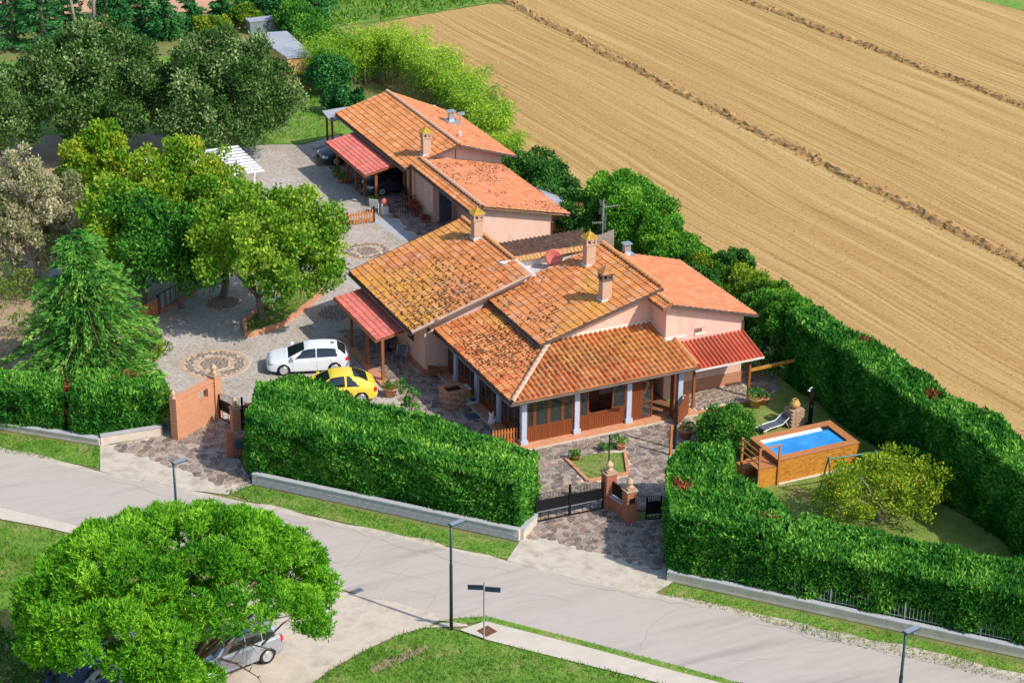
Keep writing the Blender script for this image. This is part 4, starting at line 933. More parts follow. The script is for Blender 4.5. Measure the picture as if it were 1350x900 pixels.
# -------- veranda
FL = part('veranda_floor', MB().box(0.16, 0.16, 0.0, 8.6, 3.27, 0.11).box(0.16, 3.272, 0.0, 2.75, 9.05, 0.11), 'floorwood', H)
part('terracotta_step', MB().box(-0.62, -0.62, 0.0, 9.3, 0.155, 0.12).box(-0.62, 0.157, 0.0, 0.155, 9.04, 0.12), 'terra', H)
part('step_edge', MB().box(-0.65, -0.66, 0.0, 9.3, -0.622, 0.10).box(-0.66, -0.622, 0, -0.622, 9.0, 0.10), 'mortar', H)
for x in (0.0, 2.83, 5.68, 8.55): part('column', MB().box(x - .13, -.13, 0.12, x + .13, .13, 2.72).box(x - .19, -.19, 0.12, x + .19, .19, 0.34 if x else 0.3), 'colgrey', H)
for y in (2.62, 5.25, 7.85): part('column', MB().box(-.15, y - .15, 0.12, .15, y + .15, 2.72).box(-.19, y - .19, .12, .19, y + .19, .32), 'colgrey', H)
part('lintel', MB().box(-0.12, -0.12, 2.5, 8.6, 0.12, 2.72).box(-0.12, 0.121, 2.5, 0.12, 9.04, 2.72), 'wood', H)
def leaf(parent, o, d, w_, z0, z1, panel=0.82, boards=6, name='window_leaf', thick=0.05, glass=True, crossz=None):
    """framed leaf: boards below, glass above; o lower corner, d direction in plan"""
    o = Vector(o); d = Vector((*d, 0)).normalized(); nn = Vector((d.y, -d.x, 0)) ; fr = 0.075
    mb = MB(); up = Vector((0, 0, 1))
    def bar(a0, a1, za, zb, t=thick):
        A = o + d * ((a0 + a1) / 2); mb.add([A + d * sx * (a1 - a0) / 2 + nn * sy * t / 2 + Vector((0, 0, z)) for z in (za, zb) for sx, sy in ((-1, -1), (1, -1), (1, 1), (-1, 1))], [(3, 2, 1, 0), (4, 5, 6, 7), (0, 1, 5, 4), (1, 2, 6, 5), (2, 3, 7, 6), (3, 0, 4, 7)])
    bar(0, fr, z0, z1); bar(w_ - fr, w_, z0, z1); bar(fr, w_ - fr, z1 - fr, z1)
    zp = z0 + panel
    if panel > 0.02: bar(fr, w_ - fr, zp - fr, zp); bar(fr, w_ - fr, z0, z0 + fr)
    else: bar(fr, w_ - fr, z0, z0 + fr)
    if crossz: bar(fr, w_ - fr, crossz - .04, crossz + .04)
    lf = part(name, mb, 'wood', parent)
    if panel > 0.02:
        n = max(1, round((w_ - 2 * fr) / 0.13)); st = (w_ - 2 * fr) / n
        for i in range(n):
            b = MB(); A = o + d * (fr + (i + .5) * st); b.add([A + d * sx * (st / 2 - .006) + nn * sy * .014 + Vector((0, 0, z)) for z in (z0 + fr, zp - fr) for sx, sy in ((-1, -1), (1, -1), (1, 1), (-1, 1))], [(3, 2, 1, 0), (4, 5, 6, 7), (0, 1, 5, 4), (1, 2, 6, 5), (2, 3, 7, 6), (3, 0, 4, 7)])
            part('board', b, 'wood', lf)
    if glass:
        b = MB(); A = o + d * (w_ / 2); zb = zp if panel > .02 else z0 + fr
        b.add([A + d * sx * (w_ / 2 - fr) + nn * sy * .006 + Vector((0, 0, z)) for z in (zb, z1 - fr) for sx, sy in ((-1, -1), (1, -1), (1, 1), (-1, 1))], [(3, 2, 1, 0), (4, 5, 6, 7), (0, 1, 5, 4), (1, 2, 6, 5), (2, 3, 7, 6), (3, 0, 4, 7)])
        part('pane', b, 'glass', lf)
    return lf
Z0, Z1 = 0.12, 2.5
leaf(H, (0.17, 0, Z0 * 0), (1, 0), 0.42, Z0, Z1)
leaf(H, (0.60, 0, 0), (1, 0), 0.74, Z0, Z1); leaf(H, (1.35, 0, 0), (1, 0), 0.74, Z0, Z1); leaf(H, (2.10, 0, 0), (1, 0), 0.55, Z0, Z1)
leaf(H, (3.0, 0, 0), (1, 0), 0.5, Z0, Z1); leaf(H, (3.51, 0, 0), (1, 0), 1.30, Z0, 1.12, panel=1.0, glass=False, name='parapet_panel'); leaf(H, (4.82, 0, 0), (1, 0), 0.67, Z0, 1.12, panel=1.0, glass=False, name='parapet_panel')
leaf(H, (4.68, -0.2, 0), (1, -0.16), 0.72, 1.14, Z1, panel=0)
leaf(H, (5.87, 0, 0), (1, 0), 0.5, Z0, Z1, panel=2.3, glass=False, name='door_leaf'); leaf(H, (6.38, 0, 0), (1, 0.05), 0.68, Z0, Z1, panel=0, crossz=1.0, name='glazed_door'); leaf(H, (8.0, -0.1, 0), (-0.25, -0.9), 0.7, Z0, Z1, panel=2.3, glass=False, name='door_leaf')
for y0, y1 in ((0.17, 2.45), (2.79, 5.08), (5.42, 7.68), (8.02, 9.0)):
    n = max(1, round((y1 - y0) / 0.74)); st = (y1 - y0) / n
    for i in range(n): leaf(H, (0, y0 + st * i, 0), (0, 1), st - .01, Z0, Z1, panel=0.5)
part('blind_rail', MB().beam((2.9, -0.22, 2.52), (5.62, -0.22, 2.60), 0.07, 0.07), 'offwhite', H)
# inside: the back wall shows the pink render; a shelf, a table, a round plate
part('cabinet', MB().box(3.4, 2.5, .11, 5.4, 3.2, 1.0).box(6.9, 2.2, .11, 8.3, 3.1, 0.8), 'post', H)
part('hanging_plate', MB().lathe([(0, 0), (0.26, 0.02), (0.28, 0.04), (0, 0.03)], (4.9, 3.2, 1.55), 20, axis='y'), 'yellowpot', H)
for x, y in ((0.9, 1.2), (2.2, 1.5)): shrub('green house plant in a pot behind the veranda glass, %s' % ('nearer the corner column' if x < 1 else 'nearer the second column'), 'plant', (x, y, 0.12), (0.4, 0.4, 1.2), 'green', 260, int(x * 10), 'house plants behind the glass', 'house_plant', 0.2, 0.1, 6)
# windows of the solid walls
def window(x, y, z, w_, h, d='x', m='darkglass', shut=True, sill=True):
    if d == 'x': f = part('window', MB().box(x, y - .04, z, x + w_, y - .002, z + h), 'pink_white' if not shut else 'wood', H); part('pane', MB().box(x + .06, y - .055, z + .06, x + w_ - .06, y - .043, z + h - .06), m, f); s_ = MB().box(x - .06, y - .12, z - .06, x + w_ + .06, y - .003, z - .002)
    else: f = part('window', MB().box(y - .04, x, z, y - .002, x + w_, z + h), 'wood', H); part('pane', MB().box(y - .055, x + .06, z + .06, y - .043, x + w_ - .06, z + h - .06), m, f); s_ = MB().box(y - .12, x - .06, z - .06, y - .003, x + w_ + .06, z - .002)
    if sill: part('sill', s_, 'pink_white', f)
    return f
window(10.45, -1.3, 1.45, 0.75, 1.0, d='y')
slot_shade = part('window', MB().box(10.25, 1.645, 3.28, 10.95, 1.668, 3.60), 'deck', H); part('pane', MB().box(10.25, 1.62, 3.24, 10.92, 1.643, 3.38), 'pink_white', slot_shade); part('recess', MB().box(10.66, 1.63, 3.39, 10.93, 1.643, 3.59), 'pink', slot_shade)  # flat slot window, its brown panel paints the shadow inside the recess
w3 = part('window', MB().box(9.75, 1.60, 1.5, 11.25, 1.668, 2.3), 'wood', H); part('pane', MB().box(9.85, 1.585, 1.6, 10.75, 1.598, 2.25), 'darkglass', w3); part('shutter', MB().box(10.8, 1.57, 1.5, 11.35, 1.598, 2.3), 'wood', w3); part('shutter', MB().box(9.2, 1.57, 1.5, 9.72, 1.598, 2.3), 'wood', w3); part('sill', MB().box(9.7, 1.5, 1.43, 11.4, 1.668, 1.497), 'pink_white', w3)
part('wall_lamp', MB().lathe([(0.05, 0), (0.12, 0.1), (0.05, 0.2)], (-1.1, 8.95, 2.55), 8), 'black', H)
part('door', MB().box(9.05, 1.60, .1, 9.7, 1.668, 2.2) if False else MB().box(-1.345, 13.2, .1, -1.302, 14.2, 2.2), 'wood', H)
part('downpipe', MB().tube([(13.05, 1.6, 3.6), (13.05, 1.6, 2.9)], .04, 6), 'gutter', H); part('downpipe', MB().tube([(-1.35, 16.6, 0), (-1.35, 16.6, 2.8), (-2.3, 16.8, 2.9)], .04, 6), 'gutter', H)
part('side_slab', MB().box(9.35, -0.3, 0, 13.2, 1.63, 0.10), 'mortar', H); part('slab_edge', MB().box(9.35, -0.42, 0, 13.2, -0.302, 0.09), 'terra', H)
cs = cells([(9.5, -0.25), (13.1, -0.25), (13.1, 1.6), (9.5, 1.6)], .35, 5); mb = MB()
for q in cs:
    x, y = sum(p[0] for p in q) / len(q), sum(p[1] for p in q) / len(q); mb.prism([(x + (p[0] - x) * .85, y + (p[1] - y) * .85) for p in q], .10, .115)
part('slab_stones', mb, 'stone2', H, kind='stuff')

# =================================================================== the annex behind
AX = thing('annex', 'long pink outbuilding behind the house with stepped orange and salmon tiled roofs', 'outbuilding', (10, 30, 0))
def ax(mb, name='wall', m='pink', **k): return part(name, mb, m, AX, **k)
def axw(x0, x1, y, th, z0, za, zb, m='pink'):
    ax(MB().add([(x0, y, z0), (x1, y, z0), (x1, y + th, z0), (x0, y + th, z0), (x0, y, za), (x1, y, zb), (x1, y + th, zb), (x0, y + th, za)], [(3, 2, 1, 0), (4, 5, 6, 7), (0, 1, 5, 4), (1, 2, 6, 5), (2, 3, 7, 6), (3, 0, 4, 7)]), m=m)
zd = lambda x: (2.95 + (x - 6.75) * .284 if x < 10.45 else 4.0 - (x - 10.45) * .325) - 0.15
axw(7.6, 10.45, 31.9, .3, 0, zd(7.6), zd(10.45)); axw(10.45, 13.6, 31.9, .3, 0, zd(10.45), zd(13.6)); ax(MB().prism([(13.3, 32.2), (13.6, 32.2), (13.6, 42.6), (13.3, 42.6)], 0, 2.85)); ax(MB().prism([(9.9, 33), (10.1, 33), (10.1, 42.5), (9.9, 42.5)], 0, 3.6)); axw(8.0, 10.45, 42.3, .25, 0, zd(8.), zd(10.45)); axw(10.45, 13.6, 42.3, .25, 0, zd(10.45), zd(13.6))
ax(MB().box(10.42, 31.86, 2.9, 10.46, 31.898, 3.9), 'wall_pipe', 'gutter')
ax(MB().prism([(7.75, 29.2), (8.0, 29.2), (8.0, 33.4), (7.75, 33.4)], 0, 3.0)); ax(MB().box(8.001, 29.2, 0, 9.5, 29.45, 2.85)); ax(MB().box(9.3, 22.9, 0, 9.5, 29.199, 2.8)); ze = lambda x: 3.42 - (x - 7.9) * .235 - .14
axw(8.1, 12.6, 22.65, .25, 0, ze(8.1), ze(12.6), 'pink'); ax(MB().prism([(12.35, 22.9), (12.6, 22.9), (12.6, 31.9), (12.35, 31.9)], 0, ze(12.6)))
d = ax(MB().box(8.15, 29.14, .05, 8.95, 29.198, 2.3), 'door', 'slate'); ax(MB().box(8.02, 29.12, .05, 8.13, 29.198, 2.4).box(8.97, 29.12, .05, 9.08, 29.198, 2.4), 'door_frame', 'pink')
DL = roof(AX, 'roof', (6.75, 31.3, 2.95), (0, 1), (1, 0), .284, [(0, 0), (12.0, 0), (12.0, 3.7), (0, 3.7)], pal='D', seed=21, tw=.24, tl=.37, label='orange left slope of the rear roof')
DR = roof(AX, 'roof', (14.3, 31.2, 2.75), (0, 1), (-1, 0), .325, [(0, 0), (8.5, 0), (11.8, 3.85), (0, 3.85)], pal='S', seed=22, prof=PROF_SMALL, moss=.1, label='salmon right slope of the rear roof')
caps(DR, (14.3, 39.75, 2.78), (10.5, 43.0, 3.98), r=.12); caps(DL, (10.45, 31.2, 4.03), (10.45, 43.3, 4.03), r=.14, m='hipcap'); gutter(AX, (6.65, 31.25, 2.88), (6.65, 43.3, 2.88))
ax(MB().beam((6.7, 31.22, 2.92), (10.45, 31.22, 3.96), .06, .12).beam((10.45, 31.15, 3.96), (14.35, 31.15, 2.7), .06, .12), 'verge_board', 'gutter')
EL = roof(AX, 'roof', (7.15, 22.3, 3.18), (0, 1), (1, 0), .29, [(0, 0), (9.0, 0), (9.0, .75), (0, .75)], pal='D', seed=23, label='narrow orange slope above the blue door')
ER = roof(AX, 'roof', (13.55, 22.2, 2.1), (0, 1), (-1, 0), .232, [(0, 0), (9.6, 0), (9.6, 5.65), (0, 5.65)], pal='S', seed=24, prof=PROF_SMALL, moss=.9, label='salmon roof scattered with moss')
caps(EL, (7.9, 22.2, 3.46), (7.9, 31.2, 3.46), r=.14, m='hipcap'); gutter(AX, (7.05, 22.25, 3.12), (7.05, 31.2, 3.12))
caps(ER, (7.95, 22.22, 3.42), (13.55, 22.22, 2.12), r=.09, name='verge_tile'); ax(MB().tube([(13.5, 22.4, 2.0), (12.9, 22.7, 1.75), (12.6, 22.62, 1.6), (12.6, 22.62, 0)], .05, 6), 'downpipe', 'gutter')
CD = roof(AX, 'canopy', (4.78, 33.0, 2.25), (0, 1), (1, 0), .2, [(0, 0), (6.9, 0), (6.9, 2.5), (0, 2.5)], pal='P', seed=25, prof=PROF_SMALL, tw=.2, tl=.3, th=.07, label='red pressed metal canopy of the carport')
ax(MB().beam((4.78, 32.95, 2.18), (4.78, 39.95, 2.18), .08, .12).beam((4.78, 32.98, 2.2), (7.3, 32.98, 2.7), .06, .1), 'canopy_frame', 'post')
for x, y in ((5.42, 39.5), (5.5, 37.9), (5.55, 36.5), (5.6, 35.2), (5.65, 33.3)): ax(MB().box(x - .07, y - .07, 0, x + .07, y + .07, 2.32), 'post', 'post')
for y in (32.6, 33.6): ax(MB().box(7.62, y - .12, 0, 7.9, y + .12, 2.9), 'post', 'post')
p = GP(561.5, 204, 2.95, 6.75, .284)
cc = chimney(p.x, p.y, p.z, 1.8, label='plain chimney of the rear building'); cc.parent = AX; cc.location = -AX.location; cc.data.materials[0] = MT['chim']
for o in list(cc.children): pass
mb = MB().box(12.2, 36.9, 3.4, 12.55, 37.2, 4.15).box(12.1, 36.8, 4.2, 12.65, 37.3, 4.26).box(12.0, 36.6, 3.4, 12.8, 37.5, 3.62).tube([(12.9, 36.8, 3.2), (12.9, 36.8, 4.0)], .03, 6).box(12.7, 36.7, 3.95, 13.2, 36.85, 4.15); ax(mb, 'metal_flue', 'galv')
ax(MB().tube([(11.4, 33.4, 3.4), (11.4, 33.4, 4.0)], .07, 8).box(11.3, 33.3, 4.0, 11.5, 33.5, 4.05), 'vent_pipe', 'offwhite')
ax(MB().slab([(6.4, 43.45, 2.45), (10.2, 43.45, 2.5), (10.2, 45.2, 2.7), (6.4, 44.9, 2.7)], .08), 'lean_to_roof', 'greyroof')
for x, y in ((6.6, 44.6), (6.6, 43.6)): ax(MB().box(x - .06, y - .06, 0, x + .06, y + .06, 2.6), 'post', 'post')

# shed roof and boards between annex and field
s = thing('garden_store', 'low store with a blue grey sheet roof behind the annex, next to the laurels', 'shed', (14.3, 26, 0))
part('roof', MB().slab([G(706, 246, 1.7), G(722, 243, 1.6), G(751, 268, 1.4), G(738, 274, 1.6)], .06), 'greyroof', s)
part('wall', MB().box(13.9, 24.8, 0, 14.6, 27.5, 1.35), 'ochre', s)
s = thing('board_fence', 'grey brown board screen at the end of the brown roof, before the big shrub', 'fence', (13.2, 18.6, 0))
for i in range(9): part('board', MB().box(12.35 + i * .24, 17.9 + i * .05, 0, 12.57 + i * .24, 17.94 + i * .05, 2.3 + .05 * math.sin(i)), MT['greywood'] if 'greywood' in MT else MT.setdefault('greywood', mat('grey_board', (0.22, 0.17, 0.14), 0.9, (0.32, 0.26, 0.22), scale=4)), s)
s = thing('low_garden_wall', 'short pink wall by the corner of the annex with a white object on it', 'wall', (13.0, 20.4, 0)); part('wall_body', MB().box(12.65, 20.2, 0, 13.9, 20.5, 1.25), 'pink', s); part('wall_top', MB().box(12.62, 20.15, 1.25, 13.95, 20.55, 1.3), 'brick', s)

# =================================================================== boundary walls and hedges
def block_wall(label, a, b, h, th, courses, L=0.5, m='concrete', h0=0.0, cap=True, blocks=True):
    a, b = Vector((a[0], a[1], 0)), Vector((b[0], b[1], 0)); c = (a + b) / 2; d = (b - a); Ln = d.length; d.normalize(); nn = Vector((d.y, -d.x, 0))
    t = thing('low_wall', label, 'wall', c, 'low walls under the hedges')
    part('wall_core', MB().beam(a + Vector((0, 0, h / 2)), b + Vector((0, 0, h / 2)), th - 0.03, h), 'mortar', t)
    if blocks:
        n = int(round(Ln / L)); st = Ln / n; hh = (h - 0.06) / courses
        me = MB().box(-st / 2 + .008, -th / 2 - .004, .008, st / 2 - .008, th / 2 + .004, hh - .006).mesh('block', m)
        for k in range(courses):
            for i in range(n):
                off = (0.5 if k % 2 == 0 else 0.0); p = a + d * ((i + off + (0 if off else 0)) * st + (0 if off else 0))
                if not off and i == 0: continue
                inst('block', me, t, frame(p + Vector((0, 0, k * hh)), d))
    n = max(2, int(Ln / 1.0)); st = Ln / n
    me = MB().box(-st / 2 + .006, -th / 2 - .03, 0, st / 2 - .006, th / 2 + .03, .06).mesh('coping_stone', 'coping')
    for i in range(n): inst('coping_stone', me, t, frame(a + d * (i + .5) * st + Vector((0, 0, h - .03)), d))
    return t
W2a, W2b = G(334, 637), G(685, 712)
# the front faces of the walls measured along their feet
block_wall('long grey block wall under the middle hedge, between the two gateways', W2a, W2b, 0.55, 0.22, 2)
W3a, W3b = G(880, 764), G(1350, 866); W3b = W3a + (W3b - W3a) * 1.25
block_wall('long grey wall under the right hedge, from the front gateway past the right street lamp', W3a, W3b, 0.45, 0.22, 1, blocks=False)
W1a, W1b, W1c = G(-150, 540), G(133, 586), G(214, 573)
block_wall('grey wall under the left hedge along the road', W1a, W1b, 0.35, 0.3, 1, blocks=False); block_wall('pale wall running back from the road to the left brick gateway', W1b, W1c, 0.5, 0.2, 1, blocks=False)
w4 = G(688, 711), G(706, 690)
block_wall('short white end wall beside the front gate, by the right end of the middle hedge', w4[0], w4[1], 0.5, 0.2, 1, blocks=False)

hd = Vector((0.683, -0.730, 0)); hn = Vector((0.730, 0.683, 0))
A2 = G(336, 637) + hn * .16; B2 = G(683, 711) + hn * .16
hedge('long clipped hedge on the block wall between the left and the front gateway', [A2, B2, (-2.1, -6.2), (-2.7, -4.9), (-5.2, -.3), (-7.9, 2.9), (-8.1, 4.6), (-9.6, 5.7), (-11.3, 5.9), (-12.0, 4.3), (-12.4, 3.5), (-12.9, 2.9)], 3.0, seed=31, h0=0.25,
      dead=[(-9.4, -.9, 1.9, .25), (-7.6, -2.9, 1.8, .4), (-11.6, 1.4, 1.0, .35), (-5.6, -5.2, 1.9, .35), (-4.8, -5.9, 1.2, .4)])
A3 = G(880, 764) + hn * .16; d3 = (W3b - W3a).normalized(); n3 = Vector((-d3.y, d3.x, 0))
hedge('thick hedge beside the front path, right of the front gateway, with brown patches', [A3, A3 + d3 * 4.4, A3 + d3 * 4.5 + n3 * 2.6, Vector((5.2, -12.2, 0)), Vector((5.0, -11.0, 0)), Vector((6.2, -8.8, 0)), Vector((4.0, -8.0, 0)), Vector((3.0, -8.7, 0)), Vector((1.5, -11.2, 0)), A3 + n3 * .9 - d3 * .35], 2.95, seed=32, h0=0.05,
      dead=[(1.2, -12.4, 1.4, .45), (4.1, -15.4, 2.4, .55), (4.3, -16.2, 1.3, .5), (2.3, -11.2, 2.9, .4), (1.9, -13.9, .6, .35)], wob=.22)
A3b = A3 + d3 * 4.7; hedge('long hedge on the grey wall at the lower right, before the lawn', [A3b, A3 + d3 * 24, A3 + d3 * 24 + n3 * 2.6, A3b + n3 * 2.9], 2.7, seed=33, h0=0.3,
      dead=[(4.9, -17.0, .9, .45), (5.5, -16.4, 1.9, .3), (8.2, -20.0, 1.9, .25)], wob=.18)
hedge('tall dark hedge between the lawn and the harvested field', [(15.35, 1.2), (15.1, -21), (17.3, -21), (17.2, 1.2)], 3.9, seed=34, wob=.3, dead=[(16.9, -3.6, 3.9, .35), (16.4, -9.8, 3.9, .35)], tint0=.4)
hedge('left hedge by the road, left of the brown gap', [G(-150, 552), G(84, 575), G(92, 569) + Vector((0.3, 1.6, 0)), G(-150, 552) + Vector((1.2, 2.2, 0))], 2.35, seed=35, h0=.2, dead=[(-18.9, 11.6, 1.9, .6)], leaf='hedge', wob=.25)
hedge('left hedge between the brown gap and the brick gateway', [G(100, 577), G(132, 584) + Vector((0, .15, 0)), G(216, 573) + Vector((-.1, .2, 0)), G(216, 573) + Vector((0.6, 1.6, 0)), G(100, 577) + Vector((1.0, 2.5, 0))], 2.5, seed=36, h0=.25, wob=.3, dead=[(-18.6, 11.3, 1.6, .7), (-15.9, 10.7, 2.5, .55), (-17.2, 10.2, 2.5, .22)])
# thin iron fence showing under the right hedge
fn = thing('iron_fence', 'thin grey iron fence showing through the foot of the right hedge', 'fence', W3a)
ps = MB().box(-.02, -.02, 0, .02, .02, .8).mesh('fence_post', 'galv'); ba = MB().box(-.007, -.007, 0, .007, .007, .6).mesh('fence_bar', 'galv')
for i in range(15): inst('fence_post', ps, fn, Matrix.Translation(W3a + d3 * (0.8 + i * 1.55) + n3 * 0.22 + Vector((0, 0, .45))))
for i in range(150): inst('fence_bar', ba, fn, Matrix.Translation(W3a + d3 * (0.85 + i * .155) + n3 * .22 + Vector((0, 0, .45))))
part('fence_rail', MB().beam(W3a + n3 * .22 + Vector((0, 0, .55)), W3a + n3 * .22 + d3 * 23 + Vector((0, 0, .55)), .02, .02), 'galv', fn)

# =================================================================== gateways
def finial(px_, py_, z, t, r=.16):
    part('finial', MB().lathe([(r * 1.1, 0), (r * 1.1, .05), (r * .5, .09), (r * 1.15, .2), (r * 1.2, .28), (r * .7, .37), (r * .2, .44), (0, .5)], (px_, py_, z), 12), 'stoneorn', t, True)
def pillar(label, c, w_, h, m='redbrick', fin=True, rz=0.0):
    t = thing('gate_pillar', label, 'gate pillar', c, 'brick gate pillars')
    part('shaft', MB().box(c.x - w_ / 2, c.y - w_ / 2, 0, c.x + w_ / 2, c.y + w_ / 2, h, rz), m, t)
    part('cap_stone', MB().box(c.x - w_ * .6, c.y - w_ * .6, h, c.x + w_ * .6, c.y + w_ * .6, h + .07, rz).box(c.x - w_ * .4, c.y - w_ * .4, h + .07, c.x + w_ * .4, c.y + w_ * .4, h + .16, rz), 'oldbrick', t)
    if fin: finial(c.x, c.y, h + .16, t, w_ * .28)
    return t
P1 = G(802, 668); pillar('red brick gate pillar with stone finial at the right end of the front gate', P1, .52, 1.75)
P2 = G(829, 686); t = pillar('red brick pillar with a dark letter plate, nearest the road beside the front path', P2, .5, 1.55); part('letter_plate', MB().box(P2.x - .12, P2.y - .275, 1.0, P2.x + .12, P2.y - .252, 1.25), 'iron', t)
t = thing('link_wall', 'low brick wall with an iron panel between the two front gate pillars', 'wall', (P1 + P2) / 2)
dd = (P2 - P1).normalized(); a_, b_ = P1 + dd * .26, P2 - dd * .25
part('wall_body', MB().beam(a_ + Vector((0, 0, .35)), b_ + Vector((0, 0, .35)), .26, .7), 'redbrick', t); part('coping', MB().beam(a_ + Vector((0, 0, .73)), b_ + Vector((0, 0, .73)), .36, .06), 'coping', t); part('iron_panel', MB().beam(a_ + Vector((0, 0, 1.12)), b_ + Vector((0, 0, 1.12)), .02, .62), 'iron', t)
for i in range(8): part('bar', MB().beam(a_.lerp(b_, (i + .5) / 8) + Vector((0, 0, .78)), a_.lerp(b_, (i + .5) / 8) + Vector((0, 0, 1.5)), .02, .02), 'iron', t)
def gate(label, a, b, h, n, top=0.0, group='iron gates', solid=(0.6, 1.08), leaves=2, mid=True):
    a, b = Vector((a[0], a[1], 0)), Vector((b[0], b[1], 0)); c = (a + b) / 2; t = thing('iron_gate', label, 'gate', c, group); d = (b - a); L = d.length; d.normalize(); up = Vector((0, 0, 1))
    for k in range(leaves):
        p0 = a + d * (L * k / leaves + .03); p1 = a + d * (L * (k + 1) / leaves - .03)
        lf = part('gate_leaf', MB().beam(p0 + up * .04, p0 + up * (h - .1), .06, .06).beam(p1 + up * .04, p1 + up * (h - .1), .06, .06).beam(p0 + up * .07, p1 + up * .07, .05, .06).beam(p0 + up * solid[0], p1 + up * solid[0], .05, .06).beam(p0 + up * solid[1], p1 + up * solid[1], .04, .04), 'iron', t)
        part('sheet', MB().beam(p0 + up * (solid[0] + solid[1]) / 2, p1 + up * (solid[0] + solid[1]) / 2, .008, solid[1] - solid[0] - .04), 'iron', lf)
        m_ = n // leaves
        for i in range(m_):
            f = (i + .5) / m_; fk = (k + f) / leaves; hh = h - .08 + top * math.sin(PI * fk); q = p0.lerp(p1, f)
            part('bar', MB().beam(q + up * solid[0], q + up * hh, .017, .017).lathe([(.018, 0), (.0, .06)], q + up * hh, 5), 'iron', lf)
        for i in range(4): q = p0.lerp(p1, (i + .5) / 4); part('lower_bar', MB().beam(q + up * .07, q + up * solid[0], .02, .02), 'iron', lf)
        part('rail', MB().beam(p0 + up * (solid[0] - .07), p1 + up * (solid[0] - .07), .06, .03), 'galv', lf)
    if mid: part('centre_post', MB().beam(c + up * .0, c + up * (h + .1 + top), .09, .09), 'iron', t)
    return t
gate('wide black iron gate of the front drive, closed, with bars above a solid panel', G(706, 689), G(795, 671), 1.5, 44)
gate('narrow black iron wicket beside the right hedge, open towards the path', G(851, 686), G(872, 684), 1.3, 8, solid=(.35, .95), leaves=1, mid=False)
part_pole = tag(part('garden_pole', MB().tube([G(802, 630), G(802, 630) + Vector((0, 0, 2.2))], .03, 8).lathe([(.05, 0), (.05, .06), (0, .1)], G(802, 630) + Vector((0, 0, 2.2)), 8), 'iron'), 'thin black pole rising behind the front gate pillar', 'pole')

# left gateway: tall brick wing with an opening
a_, b_ = G(233, 579), G(281, 552.5); d = (b_ - a_).normalized(); L = (b_ - a_).length; up = Vector((0, 0, 1)); nn = Vector((d.y, -d.x, 0))
t = thing('gateway_wall', 'tall orange brick wing wall with a square opening beside the left gate', 'wall', (a_ + b_) / 2)
def seg(s0, s1, z0, z1, th=.3, m='brick', name='wall_body'): return part(name, MB().beam(a_ + d * ((s0 + s1) / 2) - d * (s1 - s0) / 2 + up * (z0 + z1) / 2, a_ + d * s1 + up * (z0 + z1) / 2, th, z1 - z0), m, t)
H_ = 2.12; s0, s1 = L * .58, L * .84
seg(0, s0, 0, H_); seg(s1, L, 0, H_); seg(s0, s1, 0, 1.42); seg(s0, s1, 1.9, H_); seg(-.02, L, H_, H_ + .1, .4, 'brick', 'coping')
part('end_pier', MB().beam(a_ - d * .12 + up * 1.1, a_ + d * .02 + up * 1.1, .42, 2.25), 'brick', t); finial(a_.x - d.x * .05, a_.y - d.y * .05, 2.22, t, .1)
p = b_ + d * .24; pillar('tall orange brick gate pillar with a pointed finial, left of the left gate', p, .46, 2.3, 'brick', rz=math.atan2(d.y, d.x))
gate('black iron drive gate at the left, with spiked bars curving over a brown panel', G(290, 552), G(352, 582), 1.45, 36, top=.22)
p = G(311, 566); pillar('short orange brick gate pillar with a finial, half hidden by the middle hedge', p, .42, 1.15, 'brick')
t = thing('curved_gate_wall', 'low brick wall curving from the short pillar into the middle hedge', 'wall', G(325, 560))
q = [G(314, 566), G(324, 561), G(334, 562), G(346, 570)]
for i in range(3): part('wall_body', MB().beam(q[i] + up * (.55 + .05 * i), q[i + 1] + up * (.55 + .05 * i), .3, 1.1 + .1 * i), 'redbrick', t)
p = G(303, 602); t = thing('letterbox_pier', 'small brick pier with grey letterboxes at the left end of the middle hedge', 'pier', p)
part('pier_body', MB().box(p.x - .15, p.y - .15, 0, p.x + .15, p.y + .15, 1.3).box(p.x + .15, p.y - .12, 0.0, p.x + 1.2, p.y + .12, .95), 'redbrick', t); part('letterbox', MB().box(p.x + .2, p.y - .3, .5, p.x + .75, p.y - .13, .9), 'slate', t)

# picket fences and garden gate
def picket(label, a, b, h, n, m='woodred', group='wooden picket fences', posts=True):
    a, b = Vector((a[0], a[1], 0)), Vector((b[0], b[1], 0)); t = thing('picket_fence', label, 'fence', (a + b) / 2, group); d = (b - a).normalized(); st = (b - a).length / n
    part('rail', MB().beam(a + up * h * .3 , b + up * h * .3, .03, .07), m, t); part('rail', MB().beam(a + up * h * .75, b + up * h * .75, .03, .07), m, t)
    me = MB().add([(-.04, -.045, .05), (.04, -.045, .05), (.04, -.018, .05), (-.04, -.018, .05), (-.04, -.045, h - .07), (.04, -.045, h - .07), (.04, -.018, h - .07), (-.04, -.018, h - .07), (0, -.045, h), (0, -.018, h)],
                  [(3, 2, 1, 0), (0, 1, 5, 8, 4), (2, 3, 7, 9, 6), (1, 2, 6, 5), (3, 0, 4, 7), (5, 6, 9, 8), (7, 4, 8, 9)]).mesh('picket', m)
    for i in range(n): inst('picket', me, t, frame(a + d * (i + .5) * st, d))
    if posts: part('post', MB().box(b.x - .05, b.y - .05, 0, b.x + .05, b.y + .05, h + .15), 'iron', t)
picket('honey brown picket fence before the annex courtyard', G(443, 301), G(493, 293), .9, 14)
picket('low picket fence behind the middle hedge at the house corner', G(648, 590), G(683, 585), .95, 9)
picket('orange brown picket fence on the left under the light green trees', G(178, 431), G(209, 414), 1.0, 13)
t = thing('railing', 'dark iron railing on a brick kerb in the shade of the left trees', 'railing', G(235, 395))
